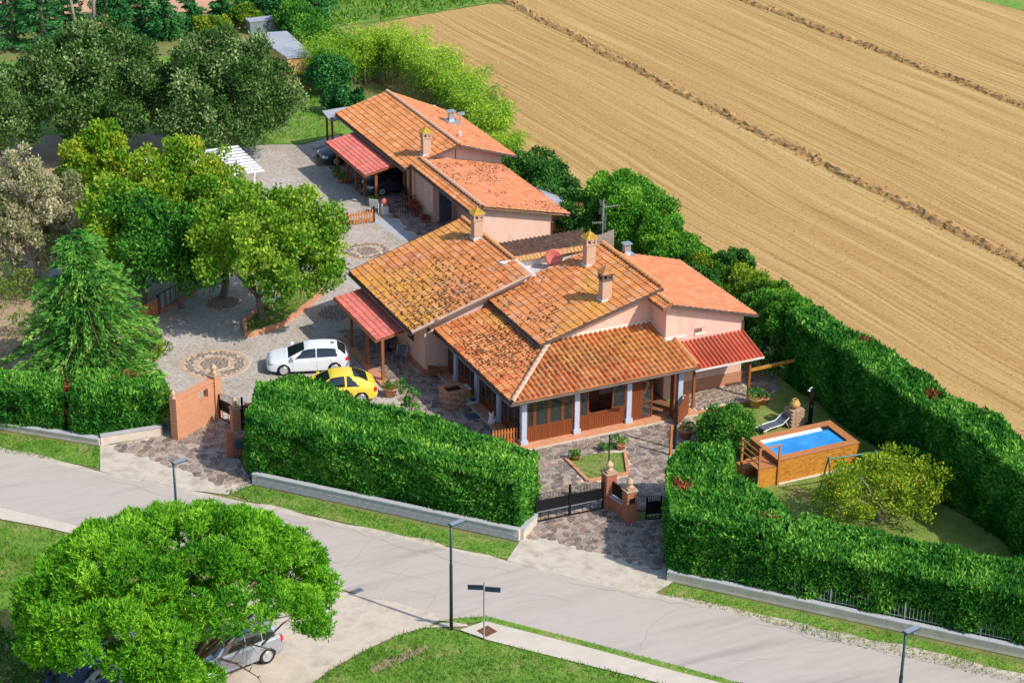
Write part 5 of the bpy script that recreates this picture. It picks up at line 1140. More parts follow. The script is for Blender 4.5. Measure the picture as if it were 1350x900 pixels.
a_, b_ = G(210, 413), G(258, 385); part('kerb', MB().beam(a_ + up * .08, b_ + up * .08, .14, .2), 'redbrick', t)
for i in range(14): q = a_.lerp(b_, (i + .5) / 14); part('bar', MB().beam(q + up * .15, q + up * 1.15, .03, .03), 'galv' if i % 2 else 'iron', t)
part('rail', MB().beam(a_ + up * 1.1, b_ + up * 1.1, .04, .04), 'iron', t)
t = thing('garden_gate', 'wooden garden gate with a curved top between the veranda and the lawn', 'gate', G(903, 560)); g0 = G(893, 562); g1 = G(907, 547)
dd = (g1 - g0).normalized(); n_ = 7; Lg = (g1 - g0).length
for i in range(n_): q = g0 + dd * Lg * (i + .5) / n_; part('board', MB().beam(q + up * .1, q + up * (.95 + .35 * (i / n_) ** .6), .02, .0) if False else MB().add([q + dd * sx * (Lg / n_ / 2 - .004) + Vector((dd.y, -dd.x, 0)) * sy * .02 + up * z for z in (.1, .95 + .4 * ((i + .5) / n_) ** .7) for sx, sy in ((-1, -1), (1, -1), (1, 1), (-1, 1))], [(3, 2, 1, 0), (4, 5, 6, 7), (0, 1, 5, 4), (1, 2, 6, 5), (2, 3, 7, 6), (3, 0, 4, 7)]), 'wood', t)
p = G(889, 592); tag(part('iron_post', MB().beam(p, p + up * 2.6, .10, .10), 'iron'), 'tall black post at the edge of the paved court, beside the big terracotta pot', 'post')
p = G(883.5, 600); tag(part('wooden_post', MB().beam(p, p + up * 1.6, .10, .10), 'woodred'), 'reddish wooden post at the edge of the paved court, left of the black post', 'post')

# =================================================================== beds, pots, garden things
def border(label, pts, w_, h, m='brick', closed=True, group=None):
    pts = [Vector((p[0], p[1], 0)) for p in pts]; c = sum(pts, Vector()) / len(pts); t = thing('bed_border', label, 'kerb', c, group)
    n = len(pts)
    for i in range(n if closed else n - 1):
        a, b = pts[i], pts[(i + 1) % n]; part('kerb', MB().beam(a + up * (h / 2 + .001 * i), b + up * (h / 2 + .001 * i), w_, h), m, t)
BED = gp((745, 605), (775, 635), (828, 625), (824, 597), (790, 597))
struct('flower_bed', MB().sheet(BED, .03), 'lawn'); grass('bed_grass', BED, 110, .07, 'lawn', z=.03, seed=15)
border('orange brick kerb round the small lawn in the front court', [BED[0], BED[1], BED[2], BED[3]], .16, .12, closed=False)
PB = gp((322, 426), (325, 445), (349, 438), (372, 430), (388, 418), (410, 401), (424, 387), (421, 374), (400, 366), (369, 388), (342, 408))
struct('tree_bed', MB().sheet(PB, .04), 'lawn'); grass('bed_grass', PB, 100, .10, 'lawn', z=.04, seed=16, wid=.05)
border('orange brick kerb round the tree bed in the drive', PB, .17, .26)
GNAT = {}
def pot(label, c, r, h, plant='green', ph=.35, pr=None, n=260, group='terracotta pots', z=0.0, shape='bowl', name='plant_pot', m='pot', L=.12, W=.07, hang=0):
    c = Vector((c[0], c[1], z)); t = thing(name, label, 'pot', c, group)
    if shape == 'bowl': prof = [(r * .68, 0), (r * .95, h * .85), (r * 1.06, h * .86), (r * 1.06, h), (r * .92, h), (r * .9, h * .9), (0, h * .88)]
    else: prof = [(r * .5, 0), (r * .9, h * .35), (r, h * .55), (r * .6, h * .9), (r * .65, h), (r * .5, h), (0, h * .7)]
    part('pot_body', MB().lathe(prof, c, 18), m, t, True)
    if plant:
        pr = pr or r; C, B = crown_blobs(c + up * (h + ph * .25), (pr, pr, ph * .8), 7, pr * .5, int(c.x * 7) % 97, -.1); P, D, idx = blob_leaves(C, B, n, int(c.y * 5) % 89 + 1, .6)
        rr = np.random.default_rng(3); put('plant', leaf_mesh('plant', P, D, L, W, np.clip(.5 + rr.normal(0, .2, len(P)), 0, 1), plant), t)
    return t
pot('large terracotta pot with clipped green plant beside the yellow car', G(514.5, 522), .36, .5, 'grass', .16, .34, 420)
pot('large terracotta pot with leafy green plant at the lawn edge under the red lean-to', G(995, 536), .36, .52, 'green', .4, .42, 420)
pot('small terracotta pot with pale plant, right of the large leafy one', G(1007, 533), .25, .4, 'oak', .35, .26, 160)
pot('terracotta pot with low plant by the wooden garden gate', G(904, 577), .36, .5, 'lawn', .22, .36, 300)
pot('small pot with round green plant on the left corner of the court lawn', G(759, 606), .22, .26, 'green', .22, .27, 300)
pot('pot with round green plant on the far right corner of the court lawn', G(818, 592), .24, .3, 'green', .32, .36, 360)
pot('pot with flowers, left of two before the annex canopy', G(443.5, 232), .3, .3, 'green', .35, .36, 220); pot('pot with green plant, right of two before the annex canopy', G(452.5, 241), .3, .3, 'green', .35, .36, 220)
pot('pot with plant by the front post of the annex canopy', G(492, 271), .3, .32, 'green', .4, .36, 220)
pot('small yellow green pot on the side terrace by the brick grill', G(606, 536), .14, .2, None, m='lichen'); 
shrub('low green plant at the foot of the rear post in the court lawn', 'plant', G(797, 594), (.35, .3, .5), 'green', 200, 71, None, 'plant', .12, .07, 5)
# grill of old bricks
p = G(597, 534); t = thing('brick_grill', 'square grill of old bricks on the side terrace, dark on top', 'grill', p)
for k in range(9):
    for i in range(4):
        for (ax_, ay_, rx, ry) in ((p.x - .44 + i * .25 + (.06 if k % 2 else 0), p.y - .42, .118, .06), (p.x - .44 + i * .25 + (.06 if k % 2 else 0), p.y + .42, .118, .06), (p.x - .5, p.y - .3 + i * .2, .06, .095), (p.x + .52, p.y - .3 + i * .2, .06, .095)):
            part('brick', MB().box(ax_ - rx, ay_ - ry, k * .098, ax_ + rx, ay_ + ry, k * .098 + .088), MT['oldbrick'] if (i + k) % 3 else 'redbrick', t)
part('rim', MB().box(p.x - .6, p.y - .52, .885, p.x + .62, p.y - .3, .95).box(p.x - .6, p.y + .3, .885, p.x + .62, p.y + .52, .95).box(p.x - .6, p.y - .3, .885, p.x - .4, p.y + .3, .95).box(p.x + .42, p.y - .3, .885, p.x + .62, p.y + .3, .95), 'pot', t); part('fire_bowl', MB().box(p.x - .44, p.y - .42, .6, p.x + .46, p.y + .42, .86), 'black', t)
p = G(612, 530); t = thing('stone_sink', 'pale stone block beside the brick grill', 'stone block', p); part('block_body', MB().box(p.x - .3, p.y - .1, 0, p.x + .3, p.y + .45, .7), 'yellowpot', t); part('top_slab', MB().box(p.x - .34, p.y - .14, .7, p.x + .34, p.y + .49, .76), 'offwhite', t)
p = G(619, 532); t = thing('mat_tray', 'white tray with bowls on the terrace between grill and column', 'tray', p); part('tray_base', MB().box(p.x - .35, p.y - .3, .13, p.x + .35, p.y + .3, .17), 'white', t)
for i, (dx, dy) in enumerate(((-.12, .1), (.15, -.1))): part('bowl', MB().lathe([(.08, 0), (.14, .12), (.12, .12), (.06, .03)], (p.x + dx, p.y + dy, .17), 12), 'white' if i == 0 else 'slate', t)
p = G(648, 562); t = thing('dog_statue', 'small white sitting dog statue at the foot of a veranda column', 'statue', p)
part('statue_body', MB().lathe([(.16, 0), (.19, .12), (.14, .3), (.1, .42), (.07, .46)], p + Vector((0, .02, .12)), 12).lathe([(.03, 0), (.1, .06), (.11, .13), (.07, .2), (0, .22)], p + Vector((-.02, -.04, .54)), 12).box(p.x - .05, p.y - .2, .62, p.x + .05, p.y - .08, .69).tube([p + Vector((-.08, -.1, .12)), p + Vector((-.08, -.14, .45))], .04, 6).tube([p + Vector((.08, -.1, .12)), p + Vector((.08, -.14, .45))], .04, 6), 'white', t, True)
part('statue_ears', MB().box(p.x - .13, p.y - .02, .66, p.x - .09, p.y + .05, .8).box(p.x + .07, p.y - .02, .66, p.x + .11, p.y + .05, .8), 'white', t)
p = G(627, 549); tag(part('door_mat', MB().box(p.x - .5, p.y - .3, .03, p.x + .4, p.y + .3, .05), 'slate'), 'dark door mat lying on the side terrace before the veranda', 'mat')

def chair(label, c, rz, m='fabric', fm='galv', group='garden chairs', name='garden_chair', w_=.55):
    t = thing(name, label, 'chair', c, group, rz); h = w_ / 2
    part('seat', MB().box(-h, -.25, .40, h, .25, .44), m, t, local=True); part('backrest', MB().beam((0, .24, .44), (0, .42, 1.0), w_, .03, (0, 1, 0)), m, t, local=True)
    for sx in (-1, 1):
        part('leg', MB().tube([(sx * h, -.25, 0), (sx * h, -.23, .62), (sx * h, .25, .62)], .018, 5), fm, t, local=True)
        part('leg', MB().tube([(sx * h, .3, 0), (sx * h, .22, .42), (sx * h, .42, 1.0)], .018, 5), fm, t, local=True)
    return t
chair('dark mesh garden chair under the red canopy by the house wall', G(526, 481), -.9)
chair('dark garden chair deeper under the red canopy, behind the nearer one', G(500, 459), -1.6)
t = thing('garden_table', 'round dark table under the red canopy by the wall', 'table', G(512, 462)); q = G(512, 462)
part('table_top', MB().lathe([(0, .70), (.5, .70), (.5, .73), (0, .73)], q, 24), 'fabric', t); part('table_leg', MB().tube([q, q + up * .7], .05, 8).lathe([(.3, 0), (.28, .03), (0, .05)], q, 12), 'iron', t)
chair('reddish wooden chair in the corner between the pink wall and the veranda', G(574, 497), 0.1, 'post', 'post')
# poolside
t = thing('sun_lounger', 'grey mesh sun lounger with raised white frame behind the pool', 'sun lounger', G(1020, 566), None, math.radians(8))
part('mattress', MB().slab([(-.8, -.26, .28), (.3, -.26, .3), (.3, .26, .3), (-.8, .26, .28)], .03).slab([(.3, -.26, .3), (.75, -.26, .58), (.75, .26, .58), (.3, .26, .3)], .03), 'fabric', t, local=True)
for sy in (-.28, .28): part('frame', MB().tube([(-.88, sy, .22), (-.45, sy, .3), (.3, sy, .31), (.8, sy, .64)], .025, 6), 'white', t, local=True); part('leg', MB().tube([(-.7, sy, .3), (-.75, sy, 0)], .02, 5), 'white', t, local=True); part('leg', MB().tube([(.5, sy, .42), (.75, sy, 0)], .02, 5), 'white', t, local=True)
p = G(1046, 560); t = thing('brick_pedestal', 'pedestal of stacked pale bricks behind the pool', 'pedestal', p)
for k in range(10):
    for i in range(3):
        for sy in (-1, 1):
            sh = .05 if k % 2 else -.05; part('brick', MB().box(p.x - .36 + i * .245 + sh * .5, p.y + sy * .2 - .17, k * .095, p.x - .36 + i * .245 + .225 + sh * .5, p.y + sy * .2 + .17, k * .095 + .078, .05 * math.sin(k * 3 + i)), MT['oldbrick'] if (k + i) % 2 else 'offbrick' if False else MT['chim'], t)
part('core', MB().box(p.x - .3, p.y - .3, 0, p.x + .3, p.y + .3, .93), 'chimdark', t)
p = p + up * .96; t = thing('round_jar', 'round ochre jar standing on the brick pedestal', 'jar', p); part('jar_body', MB().lathe([(.12, 0), (.24, .08), (.27, .2), (.2, .34), (.15, .38), (.17, .42), (.13, .42), (.0, .3)], p, 18), 'yellowpot', t, True); part('handle', MB().tube([p + Vector((-.14, 0, .38)), p + Vector((-.1, 0, .5)), p + Vector((.1, 0, .5)), p + Vector((.14, 0, .38))], .02, 6), 'yellowpot', t)
p = G(1067.5, 560); t = thing('garden_shower', 'tall black outdoor shower behind the pool', 'shower', p); part('column', MB().box(p.x - .09, p.y - .07, .04, p.x + .09, p.y + .07, 2.0), 'iron', t); part('base', MB().box(p.x - .2, p.y - .2, 0, p.x + .2, p.y + .2, .04), 'iron', t); part('shower_head', MB().tube([p + up * 1.95, p + Vector((-.1, -.1, 2.12)), p + Vector((-.28, -.15, 2.08))], .025, 6).lathe([(.09, 0), (.02, .06)], p + Vector((-.3, -.15, 2.0)), 10), 'galv', t); part('tap', MB().tube([p + Vector((-.02, -.07, 1.1)), p + Vector((-.1, -.18, 1.1))], .02, 6), 'galv', t)
# pool
X0, X1, Y0, Y1, ZP = 9.13, 13.46, -8.34, -5.93, 1.26
PL = thing('swimming_pool', 'rectangular above ground pool in a honey coloured timber casing with steps', 'swimming pool', ((X0 + X1) / 2, (Y0 + Y1) / 2, 0))
mb = MB()
for a in ((X0, Y0, X1, Y0), (X1, Y0, X1, Y1), (X0, Y1, X1, Y1), (X0, Y0, X0, Y1)): mb.beam((a[0], a[1], .6), (a[2], a[3], .6), .06, 1.16)
part('casing', mb, 'post', PL)
nb = 9; bh = 1.14 / nb
for k in range(nb):
    z = .05 + k * bh
    for i in range(3): xa = X0 + (X1 - X0) * i / 3; part('plank', MB().box(xa + .004, Y0 - .055, z, xa + (X1 - X0) / 3 - .004, Y0 - .031, z + bh - .012), 'woodlight', PL)
    part('plank', MB().box(X1 + .031, Y0 - .05, z, X1 + .055, Y1 + .05, z + bh - .012), 'woodlight', PL)
part('base_strip', MB().box(X0, Y0 - .14, 0, X1, Y0 - .06, .05), 'offwhite', PL)
rw = .34
for a, b, c, d_ in ((X0 - .08, Y0 - .08, X1 + .08, Y0 + rw), (X0 - .08, Y1 - rw, X1 + .08, Y1 + .08)):
    for i in range(3): part('rim_board', MB().box(a, b + i * (d_ - b) / 3 + .003, ZP - .04, c, b + (i + 1) * (d_ - b) / 3 - .004, ZP), 'poolrim', PL)
for a, b, c, d_ in ((X0 - .08, Y0 + rw, X0 + rw * .6, Y1 - rw), (X1 - rw, Y0 + rw, X1 + .08, Y1 - rw)):
    for i in range(3): part('rim_board', MB().box(a + i * (c - a) / 3 + .003, b, ZP - .04, a + (i + 1) * (c - a) / 3 - .004, d_, ZP), 'poolrim', PL)
part('liner', MB().box(X0 + .05, Y0 + rw - .03, .2, X0 + rw * .6, Y1 - rw, ZP - .045).box(X0 + .2, Y1 - rw, .2, X1 - .1, Y1 - rw + .05, ZP - .045).box(X0 + .2, Y1 - rw - .16, .2, X1 - rw, Y1 - rw, ZP - .08), 'poolwhite', PL)
part('water', MB().box(X0 + .2, Y0 + rw - .04, .3, X1 - rw + .02, Y1 - rw, ZP - .13), 'water', PL)
part('skimmer', MB().box(X1 - rw - .35, Y1 - rw - .2, ZP - .1, X1 - rw - .02, Y1 - rw, ZP - .02), 'black', PL)
SX0 = 8.02
for i in range(9): part('step_board', MB().box(SX0 + i * .115, Y0 - .02, .94, SX0 + i * .115 + .105, Y0 + 1.15, .975), 'poolrim', PL)
part('step_side', MB().box(SX0, Y0 - .05, .02, X0 - .01, Y0 - .02, .92), 'woodlight', PL); part('lower_step', MB().box(SX0, Y0 + 1.15, .0, X0 - .1, Y0 + 1.9, .45), 'poolrim', PL)
for x in (SX0, X0 - .05): part('rail_post', MB().box(x - .05, Y0 - .13, 0, x + .05, Y0 - .06, 2.05 if x == SX0 else 2.0), 'poolrim', PL)
part('handrail', MB().beam((SX0 - .05, Y0 - .1, 2.06), (X0, Y0 - .1, 2.06), .1, .04), 'poolrim', PL)
for x in (SX0,): part('rail_post', MB().box(x - .05, Y1 - 1.0, 0, x + .05, Y1 - .92, 1.95), 'poolrim', PL)
for z in (1.25, 1.55, 1.85): part('side_rail', MB().beam((SX0, Y0 - .1, z), (SX0, Y1 - .95, z), .03, .08), 'poolrim', PL)
# swing frame
t = thing('swing_frame', 'green tubular swing frame beside the pool, without seats', 'swing frame', G(1120, 640))
ap0, ap1 = G(1093.6, 656), None
f0, f1 = G(1078, 654), G(1098, 665); apx = (f0 + f1) / 2 + up * 2.15; f2, f3 = G(1148, 628), G(1167, 622) + Vector((.2, 0, 0)); bpx = G(1160, 595, 2.15)
cb = Vector((bpx.x, bpx.y, 0)); h0 = (f1 - f0) / 2
for c_, tp in (((f0 + f1) / 2, apx), (cb, bpx)):
    for sg in (-1, 1): part('leg', MB().tube([c_ + h0 * sg, tp + up * .08], .035, 8), 'swing', t)
    part('brace', MB().tube([c_.lerp(tp, .3) + h0 * .7, c_.lerp(tp, .3) - h0 * .7], .02, 6), 'swing', t)
part('top_bar', MB().tube([apx, bpx + (bpx - apx) * .03], .045, 8), 'swing', t)
p = G(1018, 480, 1.6); tag(part('orange_beam', MB().beam(G(988, 488, 1.3), G(1047, 475, 1.5), .18, .1), 'woodlight'), 'orange wooden beam reaching from the small shrub to the tall hedge', 'beam')
p = G(360, 404); t = thing('stone_bench', 'small pale stone bench in the tree bed', 'bench', p)
part('seat', MB().box(p.x - .55, p.y - .22, .42, p.x + .55, p.y + .22, .5, .9), 'offwhite', t)
for sg in (-1, 1): part('leg', MB().box(p.x + sg * .25 - .1, p.y + sg * .32 - .12, 0, p.x + sg * .25 + .1, p.y + sg * .32 + .12, .42, .9), 'stoneorn', t)
p = G(399, 383); t = thing('ball_lamp', 'grey ball lamp on a short stem in the tree bed', 'lamp', p); part('stem', MB().tube([p, p + up * .4], .04, 8), 'iron', t); part('globe', MB().lathe([(0, -.2), (.14, -.14), (.2, 0), (.14, .14), (0, .2)], p + up * .6, 16), 'offwhite', t, True)

# street furniture
def lamp(label, base, h=4.85, rz=-.12):
    base = Vector((base.x, base.y, 0)); t = thing('street_lamp', label, 'street lamp', base, 'street lamps along the road', rz)
    part('pole', MB().tube([(0, 0, 0), (0, 0, h * .62), (0, 0, h * .63), (0, 0, h)], [.075, .07, .055, .05], 10), 'lampgreen', t, True, True)
    hd_ = part('lamp_head', MB().beam((-.06, 0, h), (.6, .18, h + .04), .27, .04), 'lampgreen', t, local=True)
    part('top_plate', MB().beam((.0, .02, h + .03), (.58, .175, h + .07), .24, .012), 'galv', hd_, local=True)
lamp('tall dark green street lamp before the middle hedge, beside the street sign', G(595, 829)); lamp('dark street lamp at the lower right, its foot below the picture edge', G(1194, 834, 4.85)); lamp('street lamp behind the crown of the umbrella pine', G(228.5, 611, 4.85))
p = G(638, 842); t = thing('street_sign', 'pair of dark name boards on a grey post at the pavement end', 'street sign', p)
part('post', MB().tube([p, p + up * 2.65], .035, 8), 'galv', t); ang = math.radians(-28)
for sg, dz in ((-1, 0), (1, -.06)):
    dv = Vector((math.cos(ang), math.sin(ang), 0)); q0 = p + dv * (.04 * sg) + up * (2.42 + dz); q1 = p + dv * (.66 * sg) + up * (2.42 + dz * 1.5)
    b = part('name_board', MB().beam(q0, q1, .03, .22), 'signback', t)
# water meter posts by the right wall
for (a, b_) in (((1158, 824), 'small grey marker post left of the right street lamp'), ((1205, 836), 'small dark hooked marker post right of the right street lamp')):
    p = G(*a); tag(part('marker_post', MB().box(p.x - .03, p.y - .03, 0, p.x + .03, p.y + .03, .35).box(p.x - .05, p.y - .05, .35, p.x + .1, p.y + .05, .42), 'galv'), b_, 'post', 'marker posts by the right wall')
# pergola
FR = G(307, 193, 2.4); FR.z = 0; PG = thing('pergola', 'white slatted pergola between the trees and the annex yard', 'pergola', FR - Vector((1.8, 2.1, 0)))
px1, py1 = FR.x, FR.y; px0, py0 = px1 - 6.2, py1 - 5.2
for x in (px0, px1 - .3):
    for y in (py0 + .1, py1 - .1): part('post', MB().box(x - .05, y - .05, 0, x + .05, y + .05, 2.3), 'white', PG)
    part('side_beam', MB().box(x - .04, py0 - .1, 2.22, x + .04, py1 + .1, 2.36), 'white', PG)
for i in range(10): y = py0 + .1 + i * (py1 - py0 - .2) / 9; part('slat', MB().box(px0 - .3, y - .14, 2.37, px1 + .35, y + .14, 2.41), 'white', PG)
for i in range(9): y = py0 + .33 + i * (py1 - py0 - .2) / 9; part('grey_slat', MB().box(px0 - .1, y - .16, 2.33, px1 + .2, y + .16, 2.35), 'greyroof', PG)
# annex courtyard things
p = G(507, 281); t = thing('kettle_barbecue', 'red kettle barbecue on a white stand in the annex court', 'barbecue', p); part('bowl', MB().lathe([(.05, .5), (.2, .62), (.24, .74), (.21, .84), (.12, .94), (0, .97)], p, 16), 'redcan', t, True); part('stand', MB().box(p.x - .2, p.y - .18, 0, p.x + .2, p.y + .18, .45).box(p.x - .25, p.y - .2, .55, p.x - .2, p.y - .15, .7).box(p.x + .2, p.y + .1, .55, p.x + .25, p.y + .15, .7), 'offwhite', t)
chair('dark bench seat against the pink annex wall', G(537, 262), 1.5, 'iron', 'iron', w_=1.4, name='garden_bench')
chair('white garden chair beside the red barbecue', G(495, 280), 2.5, 'offwhite', 'white')
t = thing('court_railing', 'thin black railing across the annex court', 'railing', G(545, 278))
a_, b_ = G(515, 288), G(556, 272)
for i in range(14): q = a_.lerp(b_, i / 13); part('bar', MB().beam(q, q + up * .9, .02, .02), 'iron', t)
part('rail', MB().beam(a_ + up * .9, b_ + up * .9, .03, .03), 'iron', t)
shrub('row of red leaved plants along the pink annex wall', 'plants', (7.35, 31.0, 0), (.3, 1.9, .6), 'brownleaf', 900, 81, None, 'wall_plants', .14, .09, 12, .3)
# shed far left
s = thing('garden_shed', 'flat grey roofed shed with an ochre wall among the trees at the top', 'shed', G(385, 95))
q = [G(332, 44, 2.8), G(378, 41, 2.8), G(414, 73, 2.6), G(378, 76, 2.6)]; part('roof', MB().slab(q, .12), 'greyroof', s)
mm = lambda v, k: Vector((v.x, v.y, 0)) + (sum((Vector((w_.x, w_.y, 0)) for w_ in q), Vector()) / 4 - Vector((v.x, v.y, 0))) * k
part('wall', MB().prism([mm(v, .03) for v in q], 0, 2.5), 'ochre', s)
MT['tank'] = mat('grey_green_tank', (0.16, 0.2, 0.2), 0.7, (0.22, 0.26, 0.26), scale=3); s = thing('water_tank', 'grey box tank standing behind the flat roofed shed', 'tank', G(345, 42)); q0 = G(345, 42); part('tank_body', MB().box(q0.x - 1.1, q0.y - .5, .0, q0.x + 1.1, q0.y + .6, 1.0), MT['tank'], s); part('tank_lid', MB().box(q0.x - 1.15, q0.y - .55, 1.0, q0.x + 1.15, q0.y + .65, 1.06), 'greyroof', s)

# =================================================================== cars
def catmull(xs, T):
    """table rows (x, a, b, ...) -> smooth values at xs"""
    T = np.array(T, float); out = np.empty((len(xs), T.shape[1] - 1))
    for c in range(1, T.shape[1]):
        X, Y = T[:, 0], T[:, c]; m = np.gradient(Y, X) * .8
        # monotone-ish tangents
        dY = np.diff(Y) / np.diff(X)
        for i in range(1, len(X) - 1): m[i] = 0 if dY[i - 1] * dY[i] <= 0 else 2 * dY[i - 1] * dY[i] / (dY[i - 1] + dY[i])
        i = np.clip(np.searchsorted(X, xs) - 1, 0, len(X) - 2); h = X[i + 1] - X[i]; t = (xs - X[i]) / h
        out[:, c - 1] = (2 * t**3 - 3 * t**2 + 1) * Y[i] + (t**3 - 2 * t**2 + t) * h * m[i] + (-2 * t**3 + 3 * t**2) * Y[i + 1] + (t**3 - t**2) * h * m[i + 1]
    return out
def car(label, paint, loc, rz, T, wheels, wr, glass, tumble=.76, lights=None, group=None, spokes=5, name='parked_car', arch=1.12, handles=2, simple=False, cat='car', roofr=.0):
    """T rows: x from tail, roof line, shoulder line, half width, sill height"""
    t = thing(name, label, cat, loc, group, rz); Lc = T[-1][0]; xs = np.concatenate([np.linspace(0, .3, 14), np.linspace(.33, Lc - .3, 78), np.linspace(Lc - .27, Lc, 14)]); V = catmull(xs, T)
    rows = []; J = []
    for i, x in enumerate(xs):
        zt, zb, w_, z0 = V[i]; g = max(0.0, zt - zb); tw = w_ * (1 - (1 - tumble) * min(1, g / .42)); r = []
        ctl = [(w_ * .86, z0), (w_ * .97, z0 + .06), (w_ * 1.0, z0 + (zb - z0) * .45), (w_ * .995, zb - .10), (w_ * .955, zb), (w_ * .93 * .5 + tw * .5, zb + g * .5), (tw * .97, zb + g * .84), (tw * .80, zb + g * .965 + .0), (tw * .4, zt + .008), (0, zt + .012)]
        if g < .06: ctl[5:] = [(w_ * .9, zb + g * .5 + .01), (w_ * .8, zb + g * .8 + .02), (w_ * .6, zt + .03), (w_ * .3, zt + .045), (0, zt + .05)]
        sub = []
        for k in range(len(ctl) - 1):
            p0, p1, p2, p3 = ctl[max(k - 1, 0)], ctl[k], ctl[k + 1], ctl[min(k + 2, len(ctl) - 1)]
            for q in range(4):
                s_ = q / 4; sub.append(tuple(.5 * (2 * p1[a] + (p2[a] - p0[a]) * s_ + (2 * p0[a] - 5 * p1[a] + 4 * p2[a] - p3[a]) * s_**2 + (3 * p1[a] - p0[a] - 3 * p2[a] + p3[a]) * s_**3) for a in (0, 1)))
        sub.append(ctl[-1]); rows.append([(x, y, z) for y, z in sub] + [(x, -y, z) for y, z in sub[-2::-1]])
    def arc(p):
        for wx_ in wheels:
            dx, dz = p[0] - wx_, p[2] - wr; q = math.hypot(dx, dz); R_ = wr * arch
            if abs(p[1]) > .45 and R_ < q < R_ + .05: return (wx_ + dx * R_ / q, p[1], wr + dz * R_ / q)
        return p
    rows = [[arc(p) for p in r] for r in rows]
    n = len(rows[0]); vs = [(p[0] - Lc / 2, p[1], p[2]) for r in rows for p in r]; nj = (n - 1) // 2
    groups = {k_: [] for k_ in ('body', 'windscreen', 'rear_window', 'side_window1', 'side_window-1', 'headlamp1', 'headlamp-1', 'tail_lamp1', 'tail_lamp-1', 'sill_trim1', 'sill_trim-1')}
    gl = glass
    for i in range(len(rows) - 1):
        for j in range(n - 1):
            f = (i * n + j, i * n + j + 1, (i + 1) * n + j + 1, (i + 1) * n + j); c = [sum(vs[k][a] for k in f) / 4 for a in range(3)]; x = c[0] + Lc / 2
            jj = min(j, n - 2 - j) / 4.0; zt, zb = V[i][0], V[i][1]; g_ = zt - zb; key = 'body'
            if any((x - wx_) ** 2 + (c[2] - wr) ** 2 < (wr * arch * .985) ** 2 for wx_ in wheels) and abs(c[1]) > .45: continue
            fr = (c[2] - zb) / max(g_, .01)
            if g_ > .07 and jj > 6.9 and gl['ws'][0] < x < gl['ws'][1]: key = 'windscreen'
            elif g_ > .05 and jj > 6.9 and gl['rw'][0] < x < gl['rw'][1]: key = 'rear_window'
            elif g_ > .15 and 4.2 < jj < 6.55 and fr > .10 and gl['sw'][0] + gl['sr'] * fr < x < gl['sw'][1] - gl['sf'] * fr:
                key = 'side_window'
                if any(abs(x - p_) < .035 for p_ in gl.get('pillar', ())): key = 'body'
            elif lights and x < lights['t'][0] and lights['t'][1] < c[2] < lights['t'][2] and abs(c[1]) > lights['t'][3]: key = 'tail_lamp'
            elif lights and x > Lc - lights['h'][0] and lights['h'][1] < c[2] < lights['h'][2] and abs(c[1]) > lights['h'][3]: key = 'headlamp'
            elif c[2] < V[i][3] + .07 and abs(c[1]) > .3: key = 'sill_trim'
            if key in ('side_window', 'headlamp', 'tail_lamp', 'sill_trim'): key += '1' if c[1] > 0 else '-1'
            groups[key].append(f)
    for k, m in (('body', paint), ('windscreen', 'darkglass'), ('rear_window', 'darkglass'), ('side_window1', 'darkglass'), ('side_window-1', 'darkglass'), ('headlamp1', 'clear'), ('headlamp-1', 'clear'), ('tail_lamp1', 'redlight'), ('tail_lamp-1', 'redlight'), ('sill_trim1', 'black'), ('sill_trim-1', 'black')):
        if not groups[k]: continue
        used = sorted({a for f in groups[k] for a in f}); mp = {a: i for i, a in enumerate(used)}; mb = MB(); mb.v = [vs[a] for a in used]; mb.f = [tuple(mp[a] for a in f) for f in groups[k]]
        part(k.rstrip('-1'), mb, m, t, True, True)
    part('underbody', MB().box(-Lc / 2 + .25, -.62, .2, Lc / 2 - .25, .62, .62), 'black', t, local=True)
    # shut lines, handles, plates, mirrors
    w0 = max(r[3] for r in T)
    if not simple:
        mb = MB()
        for x in gl.get('doors', ()):
            k = int(np.argmin(abs(xs - x)))
            for sg in (0, 1):
                idx = range(5, 17) if not sg else range(n - 17, n - 5)
                pts = [Vector(vs[k * n + a]) * 1 for a in idx]; pts = [p + Vector((0, .004 if p.y > 0 else -.004, 0)) for p in pts]; mb.tube(pts, .005, 4)
        part('door_gaps', mb, 'black', t, local=True)
        for x in gl.get('handles', ()):
            for sg in (-1, 1): part('door_handle', MB().box(x - Lc / 2 - .09, sg * w0 * .985 - .012, .80, x - Lc / 2 + .09, sg * w0 * .985 + .02, .83), paint, t, local=True)
        xm = gl['sw'][1] - .12
        for sg in (-1, 1): part('door_mirror', MB().box(xm - Lc / 2 - .08, sg * (w0 + .05) - .09, .96, xm - Lc / 2 + .08, sg * (w0 + .05) + .09, 1.09).lathe([(.02, 0), (.02, .05)], (xm - Lc / 2, sg * w0 * .98, .92), 6), paint, t, local=True)
        part('number_plate', MB().box(-Lc / 2 - .012, -.26, .5, -Lc / 2 + .01, .26, .61), 'white', t, local=True); part('number_plate', MB().box(Lc / 2 - .01, -.26, .42, Lc / 2 + .012, .26, .53), 'white', t, local=True)
        part('roof_aerial', MB().box(gl['sw'][0] + .15 - Lc / 2, -.02, max(r[1] for r in T) - .01, gl['sw'][0] + .32 - Lc / 2, .02, max(r[1] for r in T) + .05), 'black', t, local=True)
